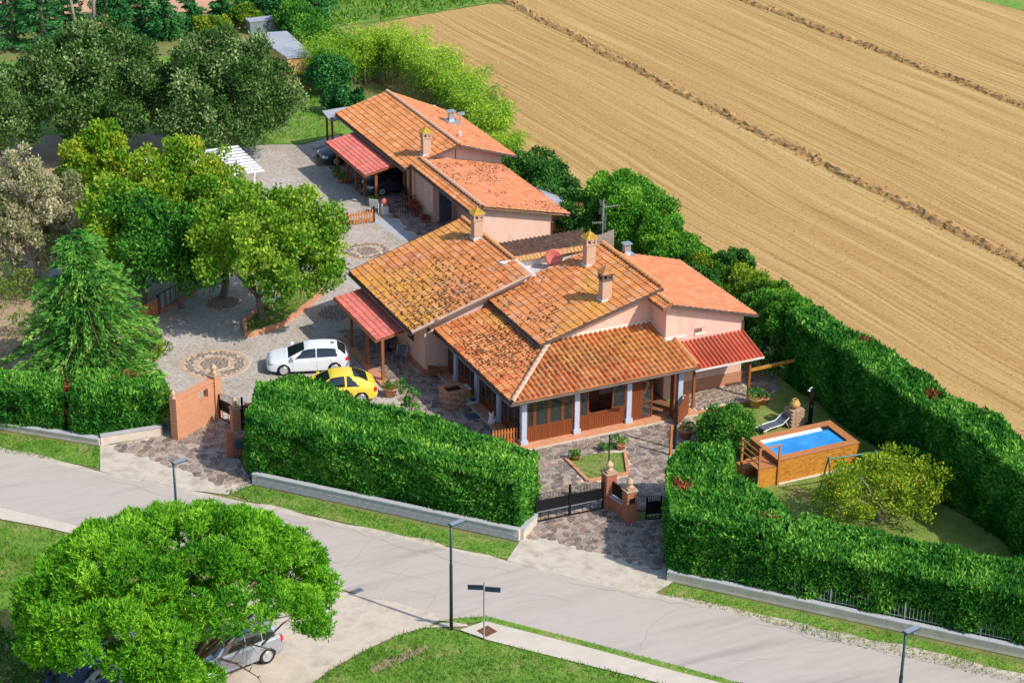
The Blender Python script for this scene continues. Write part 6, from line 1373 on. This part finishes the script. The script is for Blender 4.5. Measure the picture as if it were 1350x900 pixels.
    for wx_ in wheels:
        for sg in (-1, 1):
            cx, cy = wx_ - Lc / 2, sg * (w0 - .12)
            wh = part('wheel', MB().lathe([(wr * .62, -.09), (wr * .9, -.11), (wr, -.08), (wr, .08), (wr * .9, .11), (wr * .62, .09)], (cx, cy, wr), 28, 'y'), 'tyre', t, True, True)
            yo = cy + sg * .085; mb = MB().lathe([(wr * .60, 0), (wr * .66, 0.02 * sg), (wr * .60, .035 * sg), (wr * .55, .01 * sg)], (cx, yo, wr), 28, 'y').lathe([(0, .0), (wr * .16, .0), (wr * .13, .03 * sg), (0, .035 * sg)], (cx, yo, wr), 12, 'y')
            for k in range(spokes):
                a = 2 * PI * k / spokes + .3; mb.beam((cx + math.cos(a) * wr * .1, yo + .012 * sg, wr + math.sin(a) * wr * .1), (cx + math.cos(a) * wr * .6, yo + .012 * sg, wr + math.sin(a) * wr * .6), wr * (.62 / spokes if spokes > 6 else .2), .025, (0, 1, 0))
            part('rim', mb, 'rim', wh, local=True); part('brake_disc', MB().lathe([(0, 0), (wr * .56, 0), (wr * .56, -.02 * sg), (0, -.02 * sg)], (cx, yo - .02 * sg, wr), 16, 'y'), 'black', wh, local=True)
    return t
HATCH = [(0, .62, .60, .70, .30), (.05, .82, .80, .80, .24), (.16, .98, .92, .86, .20), (.34, 1.13, .95, .885, .18), (.62, 1.36, .955, .895, .17), (.90, 1.43, .955, .895, .17), (1.5, 1.465, .94, .895, .17), (2.0, 1.455, .93, .895, .17), (2.45, 1.34, .925, .895, .17), (2.95, 1.11, .92, .89, .17), (3.25, .975, .91, .885, .17), (3.7, .88, .85, .87, .18), (4.05, .80, .77, .80, .2), (4.2, .68, .66, .72, .24), (4.28, .50, .49, .60, .30)]
HATCH = [(a, b * .94, c * .95, d * .985, e) for a, b, c, d, e in HATCH]
BUG = [(0, .55, .53, .60, .32), (.08, .80, .74, .74, .26), (.25, .98, .84, .82, .20), (.55, 1.17, .90, .885, .18), (.9, 1.35, .92, .905, .17), (1.3, 1.46, .93, .905, .17), (1.75, 1.50, .94, .905, .17), (2.15, 1.475, .94, .905, .17), (2.5, 1.34, .95, .905, .17), (2.85, 1.12, .94, .90, .17), (3.05, 1.01, .935, .895, .17), (3.5, .95, .90, .885, .18), (3.9, .83, .79, .84, .2), (4.15, .66, .64, .74, .24), (4.28, .46, .45, .6, .3)]
SUV = [(0, .75, .70, .74, .42), (.05, 1.0, .92, .84, .34), (.14, 1.18, 1.02, .88, .3), (.3, 1.45, 1.06, .895, .26), (.5, 1.60, 1.07, .9, .25), (.9, 1.655, 1.07, .9, .25), (1.8, 1.67, 1.05, .9, .25), (2.3, 1.62, 1.04, .9, .25), (2.7, 1.44, 1.03, .9, .25), (3.05, 1.17, 1.02, .895, .25), (3.2, 1.1, 1.01, .89, .25), (3.8, 1.0, .96, .875, .26), (4.05, .88, .85, .82, .3), (4.2, .62, .6, .7, .36)]
GL = dict(ws=(2.3, 3.18), rw=(.2, .60), sw=(.62, 3.02), sr=.12, sf=.62, pillar=(1.72,), doors=(.98, 1.72, 2.92), handles=(1.1, 2.0))
GB = dict(ws=(2.38, 2.98), rw=(.48, 1.16), sw=(.85, 2.95), sr=.55, sf=.62, pillar=(1.62,), doors=(1.55, 2.85), handles=(1.75,))
GS = dict(ws=(2.5, 3.12), rw=(.12, .42), sw=(.42, 3.05), sr=.12, sf=.55, pillar=(1.0, 1.75), doors=(.95, 1.75, 2.95), handles=(1.1, 2.05))
LT = dict(t=(.26, .72, .90, .5), h=(.30, .58, .72, .45)); LB = dict(t=(.22, .62, .84, .5), h=(.36, .56, .78, .5)); LS = dict(t=(.2, .82, 1.08, .62), h=(.3, .68, .88, .45))
def between(fa, fb, wf, wb, L, y, side):
    """loc and heading from the near-side front and rear wheel contact points"""
    d = (fa - fb); d.z = 0; d.normalize(); rz = math.atan2(d.y, d.x); nn = Vector((-d.y, d.x, 0)); mid = (fa + fb) / 2
    c = mid - d * ((wf + wb) / 2 - L / 2) - nn * side * y; return Vector((c.x, c.y, 0)), rz
loc, rz = between(G(377, 495), G(439, 492), 3.42, .80, 4.28, .80, 1)
car('white five door hatchback parked in the drive, facing left', 'carwhite', loc, rz, HATCH, (.80, 3.42), .315, GL, lights=LT)
loc = loc + Vector((math.cos(rz), math.sin(rz), 0)) * 0
e = G(476.5, 532); d_ = Vector((math.cos(rz + .06), math.sin(rz + .06), 0)); nn = Vector((-d_.y, d_.x, 0)); lb = e + d_ * (4.28 / 2 - .86) - nn * .8
car('yellow rounded two door car parked behind the hedge, next to the white car', 'caryellow', (lb.x, lb.y, 0.004), rz + .06, BUG, (.86, 3.40), .33, GB, lights=LB, spokes=10, tumble=.74)
loc, rz2 = between(G(277, 902), G(353, 873), 3.36, .82, 4.2, .8, 1)
car('silver off road car standing under the umbrella pine', 'carsilver', loc, rz2, SUV, (.82, 3.36), .35, GS, lights=LS, spokes=6, tumble=.8)
c_ = G(108, 914); car('dark blue car at the bottom left edge below the pine', 'carblue', (c_.x, c_.y, 0), rz2 + .35, HATCH, (.80, 3.42), .315, GL, lights=LT, group=None)
c_ = G(452, 184); car('dark blue grey car at the far end of the carport', 'cargrey', (7.3, 42.2, 0), PI, HATCH, (.80, 3.42), .315, GL, lights=LT, simple=True)
car('dark car parked under the carport behind the red canopy posts', 'cargrey', (7.9, 35.6, 0), PI, HATCH, (.80, 3.42), .315, GL, lights=LT, simple=True)

# =================================================================== trees
def at(px, py, z): p = G(px, py, z); return p
def rt(label, px, py, hc, R, leaf, **k):
    c = G(px, py, hc); b = k.pop('base', None) or Vector((c.x, c.y, 0)); return tree(label, k.pop('cat', 'tree'), b, c, R, leaf, **k)
rt('big grey green holm oak at the upper left, left of two', 128, 115, 4.6, (4.7, 4.4, 4.1), 'oak', n=70000, nb=105, br=.95, L=.24, W=.13, seed=41, group='large holm oaks', r0=.35, top=-.6)
rt('big grey green holm oak in front of the flat roofed shed, right of two', 300, 126, 4.3, (4.5, 4.2, 3.8), 'oak', n=66000, nb=100, br=.95, L=.24, W=.13, seed=42, group='large holm oaks', r0=.35, top=-.6)
rt('grey green holm oak cut by the left edge above the dry trees', -8, 150, 3.6, (3.3, 3.4, 3.2), 'oak', n=18000, nb=90, br=.8, L=.24, W=.13, seed=43, group='large holm oaks', r0=.3, top=-.6)
# the tree in the drive bed
rt('broad light green lime tree in the brick edged bed of the drive', 358, 326, 4.5, (4.2, 4.1, 3.1), 'linden', n=44000, nb=95, br=.8, L=.21, W=.15, seed=44, r0=.17, base=G(345, 421), split=.3, top=-.5, cull=.65)
rt('yellow green lime tree left of the pergola, taller of the group', 245, 262, 4.8, (3.0, 3.0, 3.6), 'yellow', n=30000, nb=80, br=.7, L=.2, W=.14, seed=45, top=-.6, cull=.6)
rt('yellow green tree between the pergola and the round lime tree', 290, 300, 4.2, (2.4, 2.4, 3.0), 'linden', n=20000, nb=55, br=.65, L=.2, W=.14, seed=46, top=-.6, cull=.6)
rt('small yellow turning tree behind the dry trees', 132, 222, 4.0, (2.3, 2.2, 2.5), 'yellow', n=18000, nb=50, br=.6, L=.24, W=.16, seed=47, top=-.6, cull=.6)
rt('dark green tree in the middle of the left group', 185, 325, 3.6, (2.6, 2.6, 2.8), 'green', n=24000, nb=60, br=.75, L=.22, W=.14, seed=48, top=-.6)
rt('green tree standing over the iron railing', 235, 335, 3.2, (2.6, 2.3, 2.6), 'green', n=20000, nb=55, br=.75, L=.22, W=.14, seed=49, top=-.6, r0=.14)
rt('lime tree with pale leaves left of the picket fence', 150, 300, 4.4, (2.2, 2.2, 2.6), 'linden', n=11000, nb=40, br=.65, L=.24, W=.16, seed=50, top=-.6)
rt('dry beige tree with upright branches at the left, taller of two', 38, 285, 4.4, (1.6, 1.6, 3.9), 'dry', n=15000, nb=70, br=.5, L=.22, W=.10, seed=51, top=-.8, bark='palebark', limbs=12, cull=.4)
rt('dry beige tree with upright branches at the left, lower one to its right', 82, 290, 3.6, (1.6, 1.5, 2.8), 'dry', n=11000, nb=50, br=.5, L=.22, W=.10, seed=52, top=-.8, bark='palebark', limbs=12, cull=.4)
rt('thin brownish tree cut by the left edge', -5, 300, 3.8, (1.6, 1.6, 3.2), 'dry', n=5500, nb=40, br=.5, L=.22, W=.10, seed=53, top=-.8, bark='palebark', limbs=10, cull=.4, tintbias=-.2)

def cedar(label, base, h, R, leaf='cedar', seed=1, levels=16, per=9, name='conifer', n_spr=46, droop=.28, L=.34, W=.07, group=None, top_r=.15, cat='conifer', sub=3):
    base = Vector(base); t = thing(name, label, cat, base, group); r = np.random.default_rng(seed); br = MB(); P = []; D = []; T_ = []
    for k in range(levels):
        f = k / (levels - 1); z = h * (.08 + .9 * f); rad = R * ((1 - f) ** (.5 if name == 'cedar' else .75) * (1 - top_r) + top_r * .5) * (0.75 + .4 * r.random())
        for j in range(max(3, int(per * (1 - f * .5)))):
            a = r.uniform(0, 2 * PI); rr = rad * r.uniform(.55, 1.3); d = np.array([math.cos(a), math.sin(a), 0.0]); o = np.array([base.x, base.y, z])
            pts = [o + d * rr * s_ + np.array([0, 0, rr * (.22 * s_ - droop * 1.5 * s_ ** 2)]) for s_ in (0, .35, .7, 1)]
            br.tube(pts, [.035, .025, .015, .006], 4, False); bt = r.normal(0, .12)
            for q in range(sub):
                side = (q - (sub - 1) / 2) * .5; n = int(n_spr * rr / R) + 6; s_ = r.random(n) ** .7; ln = rr * s_
                dd = np.array([math.cos(a + side * .7), math.sin(a + side * .7), 0])
                pp = o + dd[None] * ln[:, None]; pp[:, 2] += rr * (.22 * s_ - droop * 1.5 * s_ ** 2) + r.normal(0, .05, n); pp[:, :2] += r.normal(0, .14, (n, 2)) * (1.1 - s_[:, None] * .6)
                v = dd[None] * .9 + r.normal(size=(n, 3)) * .35 + np.array([0, 0, -.1]); P.append(pp); D.append(v); T_.append(np.clip(.42 + bt + .25 * (s_ - .4) + r.normal(0, .14, n), 0, 1))
    P, D, T_ = np.vstack(P), np.vstack(D), np.concatenate(T_); put('crown', leaf_mesh('crown', P, D, L * r.uniform(.6, 1.3, len(P)), W * r.uniform(.7, 1.4, len(P)), T_, leaf, seed), t)
    part('branches', br, 'bark', t); part('trunk', MB().tube([base - up * .1, base + up * h * .5, base + up * h * .98], [.03 * h, .02 * h, .005 * h], 8), 'bark', t, True); return t
cedar('feathery light green cedar with drooping branches above the left hedge', G(120, 506), 8.4, 3.9, seed=61, levels=20, per=11, n_spr=80, L=.36, W=.085, sub=4, cat='cedar', name='cedar')
fir = 'dark fir trees at the top left'
for i, (px, py, h, R, lb_) in enumerate([(20, 62, 8, 2.6, 'dark fir at the top left corner, leftmost'), (58, 66, 7.5, 2.5, 'dark fir near the top left corner, second from the left'), (8, 30, 8, 2.6, 'dark fir cut by the top left corner'), (84, 40, 7, 2.4, 'dark fir left of the bare trunks'), (40, 30, 8, 2.6, 'dark fir behind the leftmost ones at the top'),
                                          (216, 50, 4.2, 2.0, 'small fir with a pointed tip above the holm oaks'), (252, 38, 3.6, 1.6, 'small fir before the clay field, left of the pale roof'), (293, 32, 3.0, 1.4, 'small young fir right of the clay field gap'), (188, 36, 4.4, 2.0, 'green fir right of the reddish bush'), (160, 50, 3.6, 1.7, 'low fir beside the bare trunks')]):
    cedar(lb_, G(px, py), h, R, 'conifer', 70 + i, 12, 8, 'fir_tree', 34, .2, .34, .10, fir, cat='fir', sub=3)
def bare(label, base, h, seed, lean=0.0):
    base = Vector(base); t = thing('bare_tree', label, 'tree', base, 'bare pale trunks at the top left'); r = random.Random(seed); tp = base + Vector((lean, 0, h))
    part('trunk', MB().tube([base, base.lerp(tp, .5) + Vector((r.uniform(-.1, .1), 0, 0)), tp], [.17, .13, .05], 8), 'palebark', t, True); mb = MB()
    for k in range(12):
        f = r.uniform(.45, 1); p = base.lerp(tp, f); a = r.uniform(0, 6.28); q = p + Vector((math.cos(a), math.sin(a), r.uniform(.1, .7))) * r.uniform(.6, 1.6); mb.tube([p, p.lerp(q, .5) + up * .1, q], [.04, .025, .008], 5)
    part('branches', mb, 'palebark', t)
bare('bare pale trunk, left of three at the top left', G(101, 44), 6.5, 1, -.5); bare('bare pale trunk, middle of three at the top left', G(124, 44), 6.8, 2, .2); bare('bare pale trunk, right of three at the top left', G(143, 30), 5.5, 3, -.1)
shrub('withered brown cypress in the gap of the left hedge', 'bush', G(90, 566), (.5, .7, 2.0), 'brownleaf', 2200, 92, None, 'dead_shrub', .2, .09, 12)
shrub('reddish brown dead bush among the firs', 'bush', G(172, 24), (1.6, 1.0, 1.6), 'brownleaf', 1400, 91, L=.24, W=.14)
# umbrella pine in front
pc = G(232, 800, 5.3); t = thing('umbrella_pine', 'large bright green umbrella pine in the foreground, lower left', 'pine', (pc.x - .3, pc.y + .2, 0))
C, B = crown_blobs(pc, (5.85, 5.6, 2.9), 420, .50, 101, -.5, 'dome', fill=.1)
C2, B2_ = crown_blobs(pc + Vector((-1.2, -3.6, -2.0)), (3.2, 1.6, 1.2), 50, .55, 103, -.6); C += C2; B += B2_
cr_ = Vector((RT[0], RT[1], 0)).normalized(); cf_ = Vector((FW[0], FW[1], 0)).normalized()
# the crown is open on the side towards the yard, above the parked car
def opn(q): v = Vector(q) - pc; return v.dot(cr_) > 1.5 and (v.dot(cf_) * .45 + v.z * .9) < -.35 - .28 * max(0, v.dot(cr_) - 3.5) or (v.dot(cr_) < -1.3 and v.dot(cf_) * .45 + v.z * .9 < -1.75)
kk = [i for i in range(len(C)) if not opn(C[i])]; C = [C[i] for i in kk]; B = [B[i] for i in kk]
P, D, idx = blob_leaves(C, B, 36000, 104, .75, .5, .3, .8, .55)
r = np.random.default_rng(105); bt = r.normal(0, .10, len(C)); K = 7
tp = np.repeat(P, K, 0); td = np.repeat(unit(D + np.array([0, 0, .6])), K, 0) * 1.0 + r.normal(size=(len(P) * K, 3)) * .62; td = unit(td); ln = .2 * r.uniform(.7, 1.4, len(tp))
tt = np.repeat(np.clip(.48 + bt[idx] + r.normal(0, .10, len(P)), 0, 1), K) + r.normal(0, .1, len(tp))
put('crown', leaf_mesh('crown', tp + td * ln[:, None] * .5, td, ln, .05, np.clip(tt, 0, 1), 'pine', 106), t)
trunk('trunk', t.location, [C[i] for i in range(0, len(kk), 14)], .34, t, 'bark', 5, .4)
mb = MB(); rr = random.Random(8)
for (a, b_, r0) in (((293, 852, 2.2), (358, 855, 1.5), .06), ((290, 868, 1.9), (342, 893, 1.2), .06), ((300, 850, 2.4), (345, 820, 2.6), .05), ((345, 850, 2.2), (405, 800, 2.8), .05), ((330, 840, 2.2), (300, 876, 1.2), .03), ((350, 818, 2.6), (438, 800, 2.7), .03)):
    A_, B_ = G(a[0], a[1], a[2]), G(b_[0], b_[1], b_[2]); m_ = A_.lerp(B_, .5) + Vector((rr.uniform(-.2, .2), rr.uniform(-.2, .2), .15)); mb.tube([A_, m_, B_], [r0, r0 * .7, r0 * .2], 6)
    for k in range(5):
        q = m_.lerp(B_, rr.random()); e_ = q + Vector((rr.uniform(-.7, .7), rr.uniform(-.7, .7), rr.uniform(-.4, .3))); mb.tube([q, q.lerp(e_, .5) + up * .08, e_], [r0 * .4, r0 * .25, .006], 4)
part('dead_branches', mb, 'bark', t)
# garden tree, shrubs
rt('loose olive yellow small tree on the lawn by the swing frame', 1163, 642, 1.7, (3.1, 2.4, 1.35), 'olive', n=11000, nb=70, br=.5, L=.16, W=.08, seed=111, r0=.1, cull=.3, top=-.7, bark='palebark', limbs=14)
shrub('round dense green bush behind the hedge, left of the pool steps', 'bush', G(956, 592), (1.15, 1.15, 1.7), 'green', 12000, 112, None, 'round_bush', .17, .11, 40, .5)
shrub('sparse olive green shrub at the corner of the red lean-to roof', 'shrub', G(1003, 494), (1.0, .9, 1.5), 'oak', 1400, 113, None, 'shrub', .18, .1, 14)
shrub('low bush beside the yellow car at the edge of the hedge', 'bush', G(446, 541), (.9, .6, 1.1), 'oak', 1200, 114, None, 'shrub', .16, .09, 10)
shrub('loose green shoots standing above the hedge near the court', 'shrub', G(540, 560), (.5, .5, 2.6), 'green', 500, 115, None, 'shrub', .2, .08, 8)
shrub('bushy green shrub behind the tall left gateway wall', 'shrub', G(213, 560), (1.0, .9, 2.3), 'yellowhedge', 3000, 116, None, 'shrub', .18, .1, 20)
shrub('dark leafy bush at the lower left, left of the dark blue car', 'bush', G(20, 905), (2.4, 1.8, 1.9), 'oak', 5000, 117, None, 'bush', .18, .1, 30)
shrub('dark green bush in the shade under the left side of the pine', 'bush', G(70, 880), (2.6, 1.5, 1.4), 'green', 4500, 118, None, 'bush', .2, .1, 30)
lay = 'shrubs between the buildings and the field'
for i, (px, py, z, R, lf_, lb_) in enumerate([
    (700, 228, 1.0, (1.6, 2.2, 2.0), 'laurel', 'dark laurel behind the annex, uppermost of the row'), (722, 242, 1.0, (1.5, 2.0, 1.9), 'laurel', 'dark laurel beside the grey store roof'), (742, 262, 1.0, (1.3, 1.8, 1.8), 'laurel', 'laurel right of the grey store roof'),
    (768, 285, 1.2, (1.3, 1.5, 2.2), 'laurel', 'laurel shrub with red blooms left of the aerial'), (812, 268, 1.8, (1.9, 2.2, 3.3), 'fresh', 'tall round shrub behind the aerial'), (843, 288, 1.6, (2.0, 2.0, 3.1), 'fresh', 'tall round shrub right of the aerial'), (866, 312, 1.2, (1.6, 1.9, 2.2), 'fresh', 'green shrub above the salmon roof, left part'),
    (893, 335, 1.1, (1.4, 1.9, 2.0), 'fresh', 'green shrub above the salmon roof, middle part'), (918, 352, 1.0, (1.3, 1.7, 1.9), 'fresh', 'green shrub near the far corner of the salmon roof'), (966, 364, 1.2, (1.1, 1.2, 2.4), 'laurel', 'dark pointed shrub on the field side'), (945, 368, 1.0, (1.4, 1.6, 2.0), 'yellowhedge', 'yellow green shrub beside the dark pointed one'),
    (975, 388, 1.0, (1.6, 1.6, 2.1), 'yellowhedge', 'bright yellow green shrub behind the pink gable wall'), (1003, 402, 1.0, (1.5, 1.6, 2.2), 'yellowhedge', 'yellow shrub just above the roof corner'), (1022, 425, 1.2, (1.6, 1.7, 2.7), 'fresh', 'green shrub right of the salmon roof corner'), (1045, 440, 1.6, (1.5, 1.5, 3.4), 'fresh', 'green shrub where the tall hedge begins'), (990, 430, .8, (1.2, 1.6, 2.4), 'laurel', 'dark shrub against the side of the pink gable'), (1012, 465, .8, (1.0, 1.0, 2.0), 'laurel', 'dark shrub in the corner of tall hedge and lean-to'), (930, 385, .8, (1.3, 1.4, 2.0), 'laurel', 'dark shrub hidden behind the salmon roof edge')]):
    c = G(px, py, z); shrub(lb_, 'shrub', (c.x, c.y, 0), R, lf_, int(4200 * R[0] * R[2]), 120 + i, lay, 'shrub', .2, .1, int(14 * R[0]), min(R) * .36)
c = G(762, 272, 2.2); tag(put('oleander_bloom', leaf_mesh('oleander_bloom', np.random.default_rng(1).normal(size=(60, 3)) * .16 + np.array(c), np.random.default_rng(2).normal(size=(60, 3)), .14, .12, np.full(60, .6), 'flower')), 'cluster of red blooms on the laurel by the grey board screen', 'flowers')
# bamboo
def bamboo(label, c, R, h, seed, n=26):
    c = Vector(c); t = thing('bamboo_clump', label, 'bamboo', c, 'bamboo along the field edge'); r = np.random.default_rng(seed); st = MB(); P = []; D = []; T_ = []
    for k in range(n):
        a = r.uniform(0, 6.28); q = R * math.sqrt(r.random()); b = np.array([c.x + q * math.cos(a), c.y + q * math.sin(a), 0.0]); hh = h * r.uniform(.65, 1.1); ln = np.array([math.cos(a), math.sin(a), 0]) * r.uniform(.1, .4) * hh * .5
        pts = [b + ln * s_ ** 2 + np.array([0, 0, hh * (s_ - .12 * s_ ** 3)]) for s_ in (0, .35, .7, 1)]; st.tube(pts, [.025, .02, .012, .004], 4, False); bt = r.normal(0, .12)
        m_ = 230; s_ = r.random(m_) ** .6 * .95 + .05; pp = b + ln[None] * (s_ ** 2)[:, None]; pp[:, 2] += hh * (s_ - .12 * s_ ** 3); off = r.normal(size=(m_, 3)) * np.array([.34, .34, .12]); pp += off
        P.append(pp); D.append(off * .9 + r.normal(size=(m_, 3)) * .22 + np.array([0, 0, -.22])); T_.append(np.clip(.5 + bt + (s_ - .6) * .35 + r.normal(0, .13, m_), 0, 1))
    P, D, T_ = np.vstack(P), np.vstack(D), np.concatenate(T_); put('foliage', leaf_mesh('foliage', P, D, .26 * r.uniform(.6, 1.3, len(P)), .06, T_, 'bamboo', seed), t); part('canes', st, 'palebark', t)
for i, (px, py, R, h, lb_) in enumerate([(436, 118, 1.3, 4.2, 'bamboo clump beside the shed, darker'), (462, 108, 1.4, 4.6, 'bamboo clump second from the shed'), (486, 105, 1.3, 4.4, 'bamboo clump behind the ridge end of the annex'), (512, 100, 1.4, 4.6, 'bamboo clump tallest above the annex ridge'), (540, 112, 1.4, 4.4, 'bamboo clump right of the tallest'), (562, 126, 1.3, 4.2, 'bamboo clump over the middle of the annex roof'), (585, 138, 1.3, 4.2, 'bamboo clump left of the metal flue'), (608, 152, 1.3, 4.0, 'bamboo clump behind the metal flue'), (628, 172, 1.2, 3.8, 'bamboo clump right of the metal flue'), (644, 188, 1.0, 3.2, 'last bamboo clump towards the laurels'), (668, 204, .8, 1.6, 'low bamboo shoots near the laurels')]):
    bamboo(lb_, G(px, py), R, h, 140 + i, 30 if h > 2 else 12)
bk = 'bushes round the shed at the top'
for i, (px, py, R, lf_, lb_) in enumerate([(392, 44, (1.8, 1.6, 2.2), 'green', 'round green bush right of the grey tank'), (410, 62, (1.6, 1.6, 2.0), 'green', 'round green bush right of the shed roof'), (372, 22, (2.4, 1.8, 2.0), 'conifer', 'dark bush behind the tank'), (405, 26, (2.2, 1.8, 1.8), 'conifer', 'dark bush at the top before the green bank'), (430, 80, (1.5, 1.5, 2.0), 'green', 'bush between shed and bamboo'), (318, 34, (1.4, 1.2, 1.4), 'yellowhedge', 'yellow green bush left of the tank'), (398, 118, (.8, .8, 1.2), 'yellowhedge', 'small yellow green bush before the ochre shed wall'), (436, 124, (1.4, 1.4, 2.8), 'conifer', 'dark green bush in the shade right of the shed'), (230, 48, (1.8, 1.4, 1.3), 'conifer', 'low dark bush between the small firs'), (275, 44, (1.8, 1.3, 1.2), 'yellowhedge', 'low bush below the small firs'), (455, 150, (1.5, 1.0, 1.8), 'conifer', 'dark bush at the back corner of the annex'), (340, 14, (1.8, 1.4, 1.6), 'conifer', 'dark bush at the top edge above the tank'), (150, 26, (1.6, 1.4, 1.8), 'conifer', 'dark bush between the bare trunks and the firs')]):
    shrub(lb_, 'bush', G(px, py), R, lf_, int(2600 * R[0] * R[2]), 160 + i, bk, 'bush', .22, .12, int(12 * R[0]), min(R) * .4)
# undergrowth on the left plot
ug = 'undergrowth of the left garden'
for i, (px, py, R, lf_, lb_) in enumerate([(60, 440, (1.8, 1.4, 1.1), 'lawn', 'dry low undergrowth at the left behind the hedge'), (200, 470, (1.0, .9, 1.0), 'yellowhedge', 'low light bush by the drive, above the left hedge'), (165, 400, (1.4, 1.2, 1.6), 'green', 'green bush under the trees left of the picket fence'), (20, 395, (1.8, 1.4, 1.4), 'lawn', 'yellowish undergrowth between the dry trunks')]):
    shrub(lb_, 'bush', G(px, py), R, LF[lf_], 2200, 180 + i, ug, 'undergrowth', .2, .08, 14)
G_LEFT = [(-24, 12.7), (-19, 11.6), (-15.6, 9.2), (-16.6, 12.5), (-18.3, 20), (-19.5, 30), (-32, 22)]
grass('rough_grass', G_LEFT, 40, .16, 'lawn', z=.003, seed=21, wid=.05)
grass('bank_grass', [(16, 73), (24, 73.3), (33, 74.8), (33.4, 90), (22, 85.8), (12, 84.6)], 14, .5, 'grass', z=.008, seed=22, wid=.14)
grass('back_grass', [(1, 47.8), (8, 47.2), (12, 50), (9, 60), (-3, 60), (-3, 52)], 25, .22, 'grass', z=.003, seed=23, wid=.07)
# stray stones and debris
rr = random.Random(33); mb = MB()
for k in range(500):
    p = RDP(rr.uniform(-22, 30), rr.choice((.15, 5.3)) + rr.gauss(0, .22)); s_ = rr.uniform(.015, .05)
    mb.add([p + Vector(v) * s_ * rr.uniform(.6, 1.3) + up * .012 for v in ((1, 0, 0), (0, 1, 0), (-1, 0, 0), (0, -1, 0), (0, 0, .8))], [(0, 1, 4), (1, 2, 4), (2, 3, 4), (3, 0, 4)])
tag(part('road_grit', mb, 'gravel'), kind='stuff')
